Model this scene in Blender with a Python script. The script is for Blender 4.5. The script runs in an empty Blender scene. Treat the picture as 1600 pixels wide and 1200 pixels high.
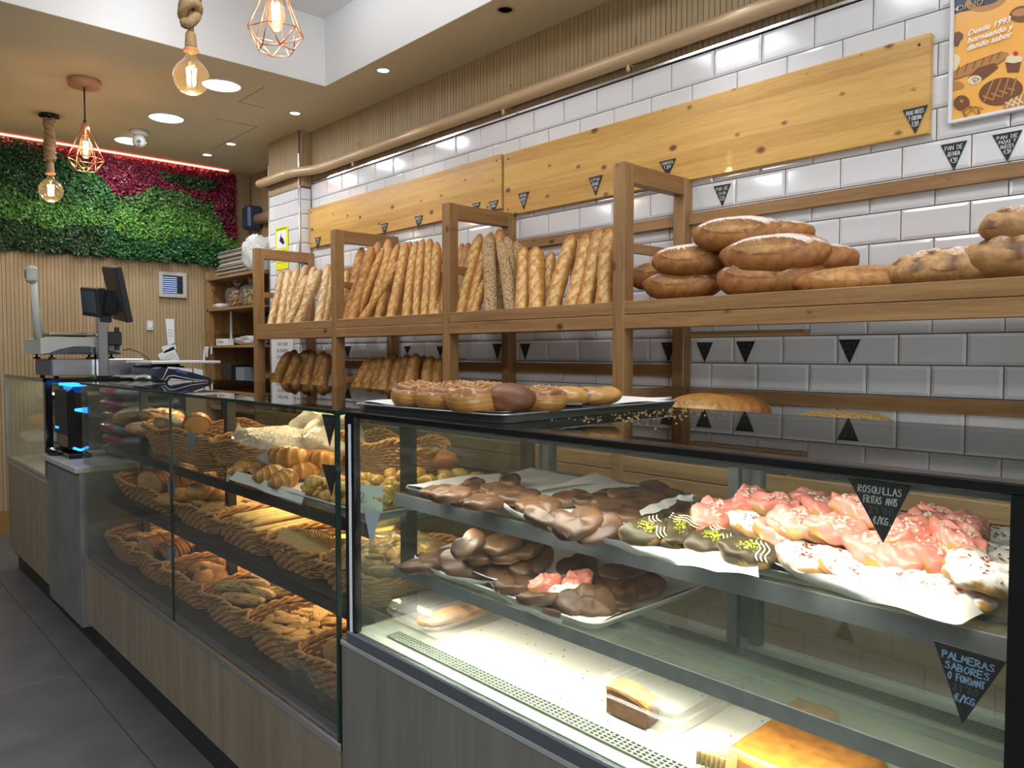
import bpy, math, random
import numpy as np
from mathutils import Vector, Matrix, Euler
sc = bpy.context.scene
PI = math.pi
# ------------------------------------------------------------------ camera
YAW, PITCH, FPX, CH = math.radians(47.306), math.radians(-2.334), 1190.58, 1.33
cd = bpy.data.cameras.new('camera'); cam = bpy.data.objects.new('camera', cd)
sc.collection.objects.link(cam); sc.camera = cam
cam.location = (0, 0, CH); cam.rotation_euler = (PI/2 + PITCH, 0, YAW)
cd.sensor_width = 36; cd.lens = FPX/1600*36; cd.clip_start = .02; cd.clip_end = 60
# ------------------------------------------------------------------ world, colour
w = bpy.data.worlds.new('world'); sc.world = w; w.use_nodes = True
w.node_tree.nodes['Background'].inputs[0].default_value = (.86, .90, 1, 1)
w.node_tree.nodes['Background'].inputs[1].default_value = 8.0
sc.view_settings.view_transform = 'Standard'; sc.view_settings.look = 'None'
sc.view_settings.gamma = 1; sc.view_settings.use_curve_mapping = False
sc.view_settings.exposure = EXPOSURE = -0.10
sc.cycles.transparent_max_bounces = 40; sc.cycles.max_bounces = 10
sc.cycles.diffuse_bounces = 4; sc.cycles.glossy_bounces = 4; sc.cycles.transmission_bounces = 8
sc.cycles.caustics_reflective = False; sc.cycles.caustics_refractive = False
sc.cycles.sample_clamp_indirect = 4
CEIL, WALL, BACK, FRONTG = 2.90, 2.68, -6.60, .88
# ------------------------------------------------------------------ room lamps
def area(name, loc, size, power, color, rot=(0,0,0), sizey=None, disk=False, spread=None):
    l = bpy.data.lights.new(name, 'AREA'); l.energy = power; l.color = color
    if disk: l.shape = 'DISK'; l.size = size
    elif sizey: l.shape = 'RECTANGLE'; l.size = size; l.size_y = sizey
    else: l.size = size
    if spread: l.spread = spread
    o = bpy.data.objects.new(name, l); sc.collection.objects.link(o); o.location = loc; o.rotation_euler = rot
    return o
COOL, NEUT, WARM = (.86,.93,1), (.95,.97,1), (1,.72,.42)
DISCS = [(-4.486,1.822), (-5.351,1.799), (-6.10,1.793)]
SPOTS = [(-3.645,2.39), (-4.68,2.385), (-5.688,2.376), (-6.125,2.366), (-1.55,2.39), (-.55,2.39), (.45,2.39)]
for i,(x,y) in enumerate(DISCS): area('disc_light', (x,y,CEIL-.012), .21, 11, COOL, disk=True)
for i,(x,y) in enumerate(SPOTS): area('spot_light', (x,y,CEIL-.012), .06, 1.1, NEUT, disk=True, spread=math.radians(80))
for x,y in ((-5.2,-.9),(-3.4,-.9),(-1.4,-1.1),(.8,-1.1),(2.2,.6)): area('disc_light', (x,y,CEIL-.012), .25, 20, (.92,.96,1), disk=True)   # unseen lamps added in the rest of the shop as fill
for x in (-2.6,-1.4,-.2,1.0): area('recess_light', (x,1.1,3.24), .6, 15, (.92,.95,1))
area('recess_fill_light', (-3.72,1.2,3.22), 1.9, 4.2, (.93,.96,1), rot=(0,math.radians(75),0), sizey=.03)  # added strip out of view, brightens the recess end wall
area('recess_fill_light', (-2.2,1.95,3.22), 3.2, 4.2, (.93,.96,1), rot=(math.radians(75),0,0), sizey=.03)  # second added strip, brightens the long recess wall
area('case_strip_light', (-.83,.918,1.174), 1.2, 5.2, (1,.93,.80), rot=(math.radians(10),0,0), sizey=.012)
area('case_strip_light', (-.83,.985,.818), 1.15, 5.0, (1,.93,.78), rot=(math.radians(-4),0,0), sizey=.01)  # strip added under the lower shelf to brighten the deck
area('case_strip_light', (-.83,.985,.978), 1.15, 1.6, (1,.93,.78), rot=(math.radians(8),0,0), sizey=.01)  # strip added under the upper shelf as extra light
area('case_strip_light', (-2.65,1.20,1.165), 2.0, 5.5, (1,.72,.36), sizey=.012)
area('case_strip_light', (-2.65,1.22,.900), 2.0, 6.5, (1,.68,.30), sizey=.012)  # strip added under the upper shelf to brighten the middle baskets
area('case_strip_light', (-2.65,1.22,.675), 2.0, 7.5, (1,.66,.30), sizey=.012)  # strip added under the middle shelf to brighten the floor baskets
area('case_strip_light', (-5.0,1.05,1.165), .9, 2.2, (1,.93,.70), sizey=.012)
# ------------------------------------------------------------------ pixel of the photograph -> point on a real plane
_cp,_sp,_cy,_sy = math.cos(PITCH),math.sin(PITCH),math.cos(YAW),math.sin(YAW)
_f = Vector((-_sy*_cp,_cy*_cp,_sp)); _r = Vector((_cy,_sy,0)); _u = _r.cross(_f); _O = Vector((0,0,CH))
def ray(x,y): return _f+_r*((x-800)/FPX)-_u*((y-600)/FPX)
def onY(x,y,Y): d = ray(x,y); return _O+d*(Y/d[1])
def onX(x,y,X): d = ray(x,y); return _O+d*(X/d[0])
def onZ(x,y,Z): d = ray(x,y); return _O+d*((Z-CH)/d[2])
rnd = random.Random(5)
# ------------------------------------------------------------------ materials
def newmat(name):
    m = bpy.data.materials.new(name); m.use_nodes = True
    nt = m.node_tree; nt.nodes.clear()
    out = nt.nodes.new('ShaderNodeOutputMaterial')
    return m, nt, out
def N(nt, t, **kw):
    n = nt.nodes.new(t)
    for k,v in kw.items():
        if k.startswith('_'): setattr(n, k[1:], v)
        else: n.inputs[k.replace('__',' ')].default_value = v
    return n
def c4(c): return (c[0],c[1],c[2],1)
def pmat(name, col, rough=.5, metal=0, col2=None, nscale=8, stretch=(1,1,1), detail=4, lo=.35, hi=.65, bump=0, bscale=None,
         attr=False, coat=0, emit=None, estr=0, sub=0, spec=.5, alpha=None, trans=0):
    m, nt, out = newmat(name); L = nt.links.new
    b = N(nt,'ShaderNodeBsdfPrincipled'); L(b.outputs[0], out.inputs[0])
    b.inputs['Roughness'].default_value = rough; b.inputs['Metallic'].default_value = metal
    b.inputs['Coat Weight'].default_value = coat; b.inputs['Coat Roughness'].default_value = .12
    b.inputs['Specular IOR Level'].default_value = spec
    if sub: b.inputs['Subsurface Weight'].default_value = sub; b.inputs['Subsurface Radius'].default_value = (.01,.006,.003)
    if alpha is not None: b.inputs['Alpha'].default_value = alpha
    if emit: b.inputs['Emission Color'].default_value = c4(emit); b.inputs['Emission Strength'].default_value = estr
    b.inputs['Base Color'].default_value = c4(col)
    src = None
    if attr:
        a = N(nt,'ShaderNodeAttribute',_attribute_name='Col'); src = a.outputs['Color']
    tc = N(nt,'ShaderNodeTexCoord'); mp = N(nt,'ShaderNodeMapping'); mp.inputs['Scale'].default_value = stretch
    L(tc.outputs['Object'], mp.inputs[0])
    if col2 is not None or (attr and nscale):
        no = N(nt,'ShaderNodeTexNoise',Scale=nscale,Detail=detail); L(mp.outputs[0], no.inputs['Vector'])
        rp = N(nt,'ShaderNodeValToRGB'); rp.color_ramp.elements[0].position = lo; rp.color_ramp.elements[1].position = hi
        if src:
            rp.color_ramp.elements[0].color = c4(col2 if col2 else (.72,.72,.72)); rp.color_ramp.elements[1].color = (1.08,1.08,1.08,1)
            mx = N(nt,'ShaderNodeMix',_data_type='RGBA',_blend_type='MULTIPLY'); mx.inputs[0].default_value = 1
            L(src, mx.inputs[6]); L(no.outputs[0], rp.inputs[0]); L(rp.outputs[0], mx.inputs[7]); src = mx.outputs[2]
        else:
            rp.color_ramp.elements[0].color = c4(col); rp.color_ramp.elements[1].color = c4(col2)
            L(no.outputs[0], rp.inputs[0]); src = rp.outputs[0]
    if src: L(src, b.inputs['Base Color'])
    if bump:
        n2 = N(nt,'ShaderNodeTexNoise',Scale=bscale or nscale*3,Detail=4); L(mp.outputs[0], n2.inputs['Vector'])
        bp = N(nt,'ShaderNodeBump',Strength=bump,Distance=.002); L(n2.outputs[0], bp.inputs['Height']); L(bp.outputs[0], b.inputs['Normal'])
    return m
def wood(name, a, b, axis='X', rough=.45, scale=1, knots=0, knotcol=(.09,.035,.012), coat=0, contrast=1, bump=.15, planks=None):
    """wood grain running along AXIS; knots>0 adds sparse dark knots; planks=(axis, width) varies tone stave by stave"""
    m, nt, out = newmat(name); L = nt.links.new
    p = N(nt,'ShaderNodeBsdfPrincipled',Roughness=rough); p.inputs['Coat Weight'].default_value = coat; L(p.outputs[0], out.inputs[0])
    tc = N(nt,'ShaderNodeTexCoord'); mp = N(nt,'ShaderNodeMapping'); st = [14,14,14]; st['XYZ'.index(axis)] = .9
    mp.inputs['Scale'].default_value = [s*scale for s in st]; L(tc.outputs['Object'], mp.inputs[0])
    n1 = N(nt,'ShaderNodeTexNoise',Scale=1.6,Detail=5,Roughness=.6,Distortion=.6); L(mp.outputs[0], n1.inputs['Vector'])
    n2 = N(nt,'ShaderNodeTexNoise',Scale=11,Detail=4,Roughness=.8); L(mp.outputs[0], n2.inputs['Vector'])
    ad = N(nt,'ShaderNodeMath',_operation='MULTIPLY_ADD'); ad.inputs[1].default_value = .65*contrast; L(n2.outputs[0], ad.inputs[0]); L(n1.outputs[0], ad.inputs[2])
    val = ad.outputs[0]
    if planks:
        sp = N(nt,'ShaderNodeSeparateXYZ'); L(tc.outputs['Object'], sp.inputs[0])
        dv = N(nt,'ShaderNodeMath',_operation='DIVIDE'); dv.inputs[1].default_value = planks[1]; L(sp.outputs['XYZ'.index(planks[0])], dv.inputs[0])
        fl = N(nt,'ShaderNodeMath',_operation='FLOOR'); L(dv.outputs[0], fl.inputs[0])
        wn = N(nt,'ShaderNodeTexWhiteNoise',_noise_dimensions='1D'); L(fl.outputs[0], wn.inputs['W'])
        a2 = N(nt,'ShaderNodeMath',_operation='MULTIPLY_ADD'); a2.inputs[1].default_value = .22; L(wn.outputs[0], a2.inputs[0]); L(val, a2.inputs[2])
        s2 = N(nt,'ShaderNodeMath',_operation='SUBTRACT'); s2.inputs[1].default_value = .1; L(a2.outputs[0], s2.inputs[0]); val = s2.outputs[0]
    rp = N(nt,'ShaderNodeValToRGB'); rp.color_ramp.elements[0].position = .58; rp.color_ramp.elements[1].position = 1.0
    rp.color_ramp.elements[0].color = c4(b); rp.color_ramp.elements[1].color = c4(a); L(val, rp.inputs[0]); col = rp.outputs[0]
    if knots:
        sx = N(nt,'ShaderNodeSeparateXYZ'); L(tc.outputs['Object'], sx.inputs[0]); ax = 'XYZ'.index(axis); other = 2 if axis != 'Z' else 0
        cb = N(nt,'ShaderNodeCombineXYZ')
        for k_,(src_,sc2) in enumerate(((ax,knots*.62),(other,knots))):
            mu = N(nt,'ShaderNodeMath',_operation='MULTIPLY'); mu.inputs[1].default_value = sc2; L(sx.outputs[src_], mu.inputs[0]); L(mu.outputs[0], cb.inputs[k_])
        vo = N(nt,'ShaderNodeTexVoronoi',_voronoi_dimensions='2D',Scale=1,_feature='F1'); L(cb.outputs[0], vo.inputs['Vector'])
        ns = N(nt,'ShaderNodeTexNoise',Scale=30,Detail=2); L(tc.outputs['Object'], ns.inputs['Vector'])
        sm = N(nt,'ShaderNodeMath',_operation='MULTIPLY_ADD'); sm.inputs[1].default_value = .05; L(ns.outputs[0], sm.inputs[0]); L(vo.outputs['Distance'], sm.inputs[2])
        wc_ = N(nt,'ShaderNodeSeparateColor'); L(vo.outputs['Color'], wc_.inputs[0]); w2 = N(nt,'ShaderNodeMath',_operation='MULTIPLY_ADD'); w2.inputs[1].default_value = .10; L(wc_.outputs[0], w2.inputs[0]); L(sm.outputs[0], w2.inputs[2])
        w3 = N(nt,'ShaderNodeMath',_operation='GREATER_THAN'); w3.inputs[1].default_value = .62 if planks else .40; L(wc_.outputs[1], w3.inputs[0]); w4 = N(nt,'ShaderNodeMath',_operation='ADD'); L(w3.outputs[0], w4.inputs[0]); L(w2.outputs[0], w4.inputs[1]); sm = w4
        kr = N(nt,'ShaderNodeValToRGB'); kr.color_ramp.elements[0].position = .09; kr.color_ramp.elements[0].color = (1,1,1,1)
        kr.color_ramp.elements[1].position = .17; kr.color_ramp.elements[1].color = (0,0,0,1); L(sm.outputs[0], kr.inputs[0])
        mx = N(nt,'ShaderNodeMix',_data_type='RGBA'); L(kr.outputs[0], mx.inputs[0]); L(col, mx.inputs[6]); mx.inputs[7].default_value = c4(knotcol); col = mx.outputs[2]
    L(col, p.inputs['Base Color'])
    bp = N(nt,'ShaderNodeBump',Strength=bump,Distance=.001); L(val, bp.inputs['Height']); L(bp.outputs[0], p.inputs['Normal'])
    return m
def thin_sheet(nt, fr, ior):
    """straight-through glass: both faces of the pane reflect like an outer face"""
    ge = N(nt,'ShaderNodeNewGeometry'); mr = N(nt,'ShaderNodeMapRange'); mr.inputs[3].default_value = ior; mr.inputs[4].default_value = 1/ior
    nt.links.new(ge.outputs['Backfacing'], mr.inputs[0]); nt.links.new(mr.outputs[0], fr.inputs['IOR'])
def glassmat(name, tint=(1,1,1), ior=1.45, rough=0.0, haze=0, hazecol=(.8,.85,.8), refl=(1,1,1)):
    m, nt, out = newmat(name); L = nt.links.new
    t = N(nt,'ShaderNodeBsdfTransparent'); t.inputs[0].default_value = c4(tint)
    g = N(nt,'ShaderNodeBsdfGlossy',Roughness=rough); g.inputs[0].default_value = c4(refl)
    fr = N(nt,'ShaderNodeFresnel',IOR=ior); mx = N(nt,'ShaderNodeMixShader')
    thin_sheet(nt, fr, ior)
    L(fr.outputs[0], mx.inputs[0]); L(t.outputs[0], mx.inputs[1]); L(g.outputs[0], mx.inputs[2]); last = mx.outputs[0]
    if haze:
        d = N(nt,'ShaderNodeBsdfDiffuse'); d.inputs[0].default_value = c4(hazecol); m2 = N(nt,'ShaderNodeMixShader')
        tc = N(nt,'ShaderNodeTexCoord'); no = N(nt,'ShaderNodeTexNoise',Scale=5,Detail=5,Roughness=.6); L(tc.outputs['Object'], no.inputs['Vector'])
        mu = N(nt,'ShaderNodeMath',_operation='MULTIPLY'); mu.inputs[1].default_value = haze*2; L(no.outputs[0], mu.inputs[0]); L(mu.outputs[0], m2.inputs[0])
        L(last, m2.inputs[1]); L(d.outputs[0], m2.inputs[2]); last = m2.outputs[0]
    L(last, out.inputs[0]); return m
def bagmat(name, op=.35, col=(.9,.9,.88)):
    """thin crumpled plastic film"""
    m, nt, out = newmat(name); L = nt.links.new
    t = N(nt,'ShaderNodeBsdfTransparent'); d = N(nt,'ShaderNodeBsdfDiffuse'); d.inputs[0].default_value = c4(col)
    tl = N(nt,'ShaderNodeBsdfTranslucent'); tl.inputs[0].default_value = c4(col)
    g = N(nt,'ShaderNodeBsdfGlossy',Roughness=.12)
    tc = N(nt,'ShaderNodeTexCoord'); no = N(nt,'ShaderNodeTexNoise',Scale=26,Detail=4,Distortion=2); L(tc.outputs['Object'], no.inputs['Vector'])
    bp = N(nt,'ShaderNodeBump',Strength=1,Distance=.012); L(no.outputs[0], bp.inputs['Height'])
    for x in (d,g,tl): L(bp.outputs[0], x.inputs['Normal'])
    a = N(nt,'ShaderNodeMixShader'); a.inputs[0].default_value = .4; L(d.outputs[0], a.inputs[1]); L(tl.outputs[0], a.inputs[2])
    b = N(nt,'ShaderNodeMixShader'); b.inputs[0].default_value = op; L(t.outputs[0], b.inputs[1]); L(a.outputs[0], b.inputs[2])
    fr = N(nt,'ShaderNodeFresnel',IOR=1.5); thin_sheet(nt, fr, 1.5); L(bp.outputs[0], fr.inputs['Normal'])
    c = N(nt,'ShaderNodeMixShader'); L(fr.outputs[0], c.inputs[0]); L(b.outputs[0], c.inputs[1]); L(g.outputs[0], c.inputs[2]); L(c.outputs[0], out.inputs[0])
    return m
def emat(name, col, s):
    m, nt, out = newmat(name); e = N(nt,'ShaderNodeEmission',Strength=s); e.inputs[0].default_value = c4(col); nt.links.new(e.outputs[0], out.inputs[0]); return m
M = dict(
 floor=pmat('floor_tile',(.085,.088,.095),.42,col2=(.115,.118,.122),nscale=5,bump=.06,bscale=60),
 grout=pmat('grout',(.10,.085,.085),.9),
 fgrout=pmat('floor_grout',(.03,.03,.032),.9),
 tile=pmat('glazed_tile',(.70,.69,.695),.10,spec=.6),
 ceil=pmat('ceiling_paint',(.66,.58,.41),.85,col2=(.69,.61,.43),nscale=2),
 white=pmat('white_paint',(.82,.83,.84),.8),
 plaster=pmat('shop_wall',(.20,.20,.18),.8,col2=(.25,.25,.22),nscale=3),
 slat=wood('slat_wood',(.43,.31,.17),(.34,.235,.12),'Z',.5,1.4,contrast=.8),
 slatgap=pmat('slat_backing',(.27,.19,.10),.9),
 pine=wood('pine_board',(.68,.40,.105),(.47,.235,.045),'X',.35,.8,knots=8,knotcol=(.14,.045,.010),coat=.15,planks=('Z',.062)),
 rackX=wood('rack_wood_along',(.37,.205,.080),(.20,.098,.034),'X',.42,1,knots=7,knotcol=(.08,.03,.01)),
 rackZ=wood('rack_wood_up',(.37,.205,.080),(.20,.098,.034),'Z',.42,1,knots=7,knotcol=(.08,.03,.01)),
 rackY=wood('rack_wood_deep',(.34,.18,.07),(.19,.09,.03),'Y',.42,1),
 steel=pmat('brushed_steel',(.55,.55,.56),.28,1,col2=(.46,.46,.48),nscale=3,stretch=(1,1,60)),
 chrome=pmat('chrome_trim',(.75,.75,.76),.15,1),
 alu=pmat('satin_aluminium',(.20,.215,.225),.42,.35,col2=(.24,.255,.265),nscale=30),
 alud=pmat('grey_rail',(.12,.13,.15),.45,.3),
 black=pmat('black_frame',(.008,.008,.009),.16),
 blackm=pmat('matt_black_plastic',(.014,.015,.018),.45),
 dark=pmat('dark_case_inside',(.05,.045,.035),.5),
 kick=pmat('toe_kick',(.018,.019,.020),.5),
 lam=wood('laminate_front',(.30,.245,.175),(.19,.155,.11),'Z',.5,.55,contrast=.7),
 lamg=wood('grey_laminate_front',(.235,.215,.195),(.15,.138,.127),'Z',.5,.55,contrast=.8),
 conc=pmat('concrete_laminate',(.125,.125,.13),.6,col2=(.175,.17,.165),nscale=6,bump=.05),
 stone=pmat('pale_worktop',(.36,.36,.35),.4),
 glass=glassmat('clear_glass',(.93,.97,.95)),
 glassf=glassmat('front_glass',(.95,.97,.95),haze=.010,hazecol=(.9,.9,.8)),
 glassl=glassmat('long_case_glass',(.95,.97,.95),ior=1.33,haze=.006,hazecol=(.8,.85,.75)),
 glassd=glassmat('dusky_glass',(.70,.74,.70),ior=1.5,haze=.02,hazecol=(.5,.55,.5)),
 glasst=glassmat('top_glass',(.42,.45,.43),ior=1.35),
 gedge=pmat('glass_edge',(.015,.035,.028),.1),
 shelfg=glassmat('shelf_glass',(.84,.90,.86),haze=.05,hazecol=(.55,.62,.55)),
 pet=glassmat('clear_plastic',(.97,.97,.96),ior=1.38,rough=.06,haze=.05,hazecol=(1,1,1)),
 deck=pmat('white_deck',(.78,.76,.70),.35),
 grille=pmat('pale_grille',(.50,.51,.47),.4,.2),
 hole=pmat('grille_dark',(.02,.02,.018),.8),
 paper=pmat('baking_paper',(.80,.79,.76),.6,bump=.1,bscale=30,alpha=.93),
 wpaper=pmat('white_paper',(.75,.76,.77),.6),
 print_=pmat('grey_print',(.12,.12,.13),.7),
 tray=pmat('metal_tray',(.42,.43,.45),.35,.8),
 trayw=pmat('pale_tray',(.62,.63,.62),.4,.2),
 tag=pmat('slate_tag',(.008,.008,.009),.5),
 tagb=pmat('slate_tag_back',(.16,.20,.26),.5),
 chalk=pmat('chalk_pen',(.72,.74,.76),.6,emit=None),
 chalkb=pmat('blue_chalk_pen',(.33,.55,.85),.6),
 chalkd=pmat('faded_chalk_pen',(.075,.085,.10),.7),
 bread=pmat('bread_crust',(.6,.3,.1),.5,attr=True,nscale=30,col2=(.70,.62,.52),lo=.3,hi=.7,bump=.35,bscale=90,coat=.06),
 seedb=pmat('seeded_crust',(.6,.3,.1),.7,attr=True,nscale=170,detail=1,col2=(.20,.14,.09),lo=.38,hi=.46,bump=.6,bscale=170),
 pastry=pmat('glossy_pastry',(.6,.3,.1),.35,attr=True,nscale=22,col2=(.68,.58,.45),lo=.3,hi=.7,bump=.2,bscale=60,coat=.2),
 choc=pmat('chocolate',(.075,.034,.017),.46,attr=True,nscale=18,col2=(.80,.76,.72),bump=.12,bscale=40),
 icing=pmat('icing',(.8,.3,.25),.38,attr=True,nscale=26,col2=(.90,.86,.84),lo=.3,hi=.6,bump=.6,bscale=90,coat=.1),
 pist=pmat('pistachio_bits',(.42,.44,.05),.6,col2=(.28,.33,.03),nscale=200),
 cream=pmat('cream_drizzle',(.72,.70,.45),.4),
 almond=pmat('white_sprinkle',(.9,.82,.7),.5),
 redbit=pmat('red_shavings',(.30,.045,.03),.6),
 wick=pmat('wicker',(.33,.155,.045),.55,col2=(.48,.25,.085),nscale=60),
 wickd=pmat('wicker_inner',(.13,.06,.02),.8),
 bag=bagmat('cloudy_bag',.55), bagc=bagmat('clear_bag',.10), bagw=bagmat('white_bag',.85),
 rope=pmat('hemp_rope',(.40,.27,.14),.9,col2=(.27,.17,.08),nscale=60,stretch=(1,1,3),bump=.8,bscale=120),
 copper=pmat('copper_wire',(.85,.42,.24),.3,.9),
 woodcap=pmat('wooden_rose',(.55,.28,.14),.5),
 bulb=glassmat('bulb_glass',(1,.94,.82),ior=1.4,haze=.05,hazecol=(1,.85,.6)),
 fil=emat('filament',(1,.72,.38),38), fil2=emat('hot_filament',(1,.62,.40),30),
 ledp=emat('pink_led',(1,.20,.16),7), ledb=emat('blue_led',(.02,.22,1),4.5), lensw=emat('lamp_lens',(.9,.95,1),9), ventlamp=emat('vent_lamp',(.42,.52,1),1.5),
 leaf=pmat('leaf',(.1,.3,.05),.42,attr=True,nscale=0,spec=.4),
 beige=pmat('beige_plastic',(.42,.43,.37),.5), beiged=pmat('beige_plastic_dark',(.06,.065,.08),.4),
 screen=pmat('grey_screen',(.075,.095,.11),.15),
 navy=pmat('navy_plastic',(.015,.02,.035),.35), bluem=pmat('blue_mark',(.05,.13,.5),.4),
 pipe=pmat('painted_pipe',(.50,.34,.19),.35,coat=.2), bluec=pmat('blue_casing',(.03,.05,.10),.4),
 yellow=pmat('yellow_card',(.80,.74,.02),.5), ink=pmat('black_ink',(.01,.01,.01),.5),
 posto=pmat('orange_print',(.86,.42,.075),.25,col2=(.80,.37,.06),nscale=3,coat=.3), wframe=pmat('white_frame',(.70,.70,.72),.3),
 pbr=pmat('print_brown',(.17,.055,.012),.3), pbr2=pmat('print_tan',(.45,.20,.05),.3), pnavy=pmat('print_navy',(.012,.016,.045),.3), pcr=pmat('print_cream',(.75,.62,.38),.3), pred=pmat('print_red',(.5,.03,.02),.3), pwh=pmat('print_white',(.85,.85,.82),.3), pgold=pmat('print_gold',(.55,.35,.12),.3),
 camw=pmat('camera_white',(.62,.63,.62),.35), lens=pmat('lens_black',(.01,.01,.012),.15),
 redp=pmat('red_packet',(.26,.03,.03),.3), greyp=pmat('grey_packet',(.20,.23,.27),.35), card=pmat('card_box',(.33,.25,.15),.7),
)
def floured(name, rough=.55):
    """crust: vertex colour 'Col' with fine mottling, flour dust where 'Fl' is high"""
    m, nt, out = newmat(name); L = nt.links.new; p = N(nt,'ShaderNodeBsdfPrincipled',Roughness=rough); L(p.outputs[0], out.inputs[0])
    a = N(nt,'ShaderNodeAttribute',_attribute_name='Col'); fl = N(nt,'ShaderNodeAttribute',_attribute_name='Fl'); tc = N(nt,'ShaderNodeTexCoord')
    n1 = N(nt,'ShaderNodeTexNoise',Scale=42,Detail=6,Roughness=.65); L(tc.outputs['Object'], n1.inputs['Vector'])
    rp = N(nt,'ShaderNodeValToRGB'); rp.color_ramp.elements[0].position = .33; rp.color_ramp.elements[1].position = .66; rp.color_ramp.elements[0].color = (.64,.54,.46,1); rp.color_ramp.elements[1].color = (1.18,1.14,1.08,1); L(n1.outputs[0], rp.inputs[0])
    mx = N(nt,'ShaderNodeMix',_data_type='RGBA',_blend_type='MULTIPLY'); mx.inputs[0].default_value = 1; L(a.outputs['Color'], mx.inputs[6]); L(rp.outputs[0], mx.inputs[7])
    n2 = N(nt,'ShaderNodeTexNoise',Scale=120,Detail=5,Roughness=.75); L(tc.outputs['Object'], n2.inputs['Vector'])
    ad = N(nt,'ShaderNodeMath',_operation='ADD'); L(n2.outputs[0], ad.inputs[0]); L(fl.outputs['Fac'], ad.inputs[1])
    mr = N(nt,'ShaderNodeMapRange'); mr.inputs[1].default_value = .84; mr.inputs[2].default_value = 1.06; L(ad.outputs[0], mr.inputs[0])
    m2 = N(nt,'ShaderNodeMix',_data_type='RGBA'); L(mr.outputs[0], m2.inputs[0]); L(mx.outputs[2], m2.inputs[6]); m2.inputs[7].default_value = (.72,.66,.58,1); L(m2.outputs[2], p.inputs['Base Color'])
    bp = N(nt,'ShaderNodeBump',Strength=.5,Distance=.003); L(n1.outputs[0], bp.inputs['Height']); L(bp.outputs[0], p.inputs['Normal']); return m
M['flour'] = floured('floured_crust')
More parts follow.
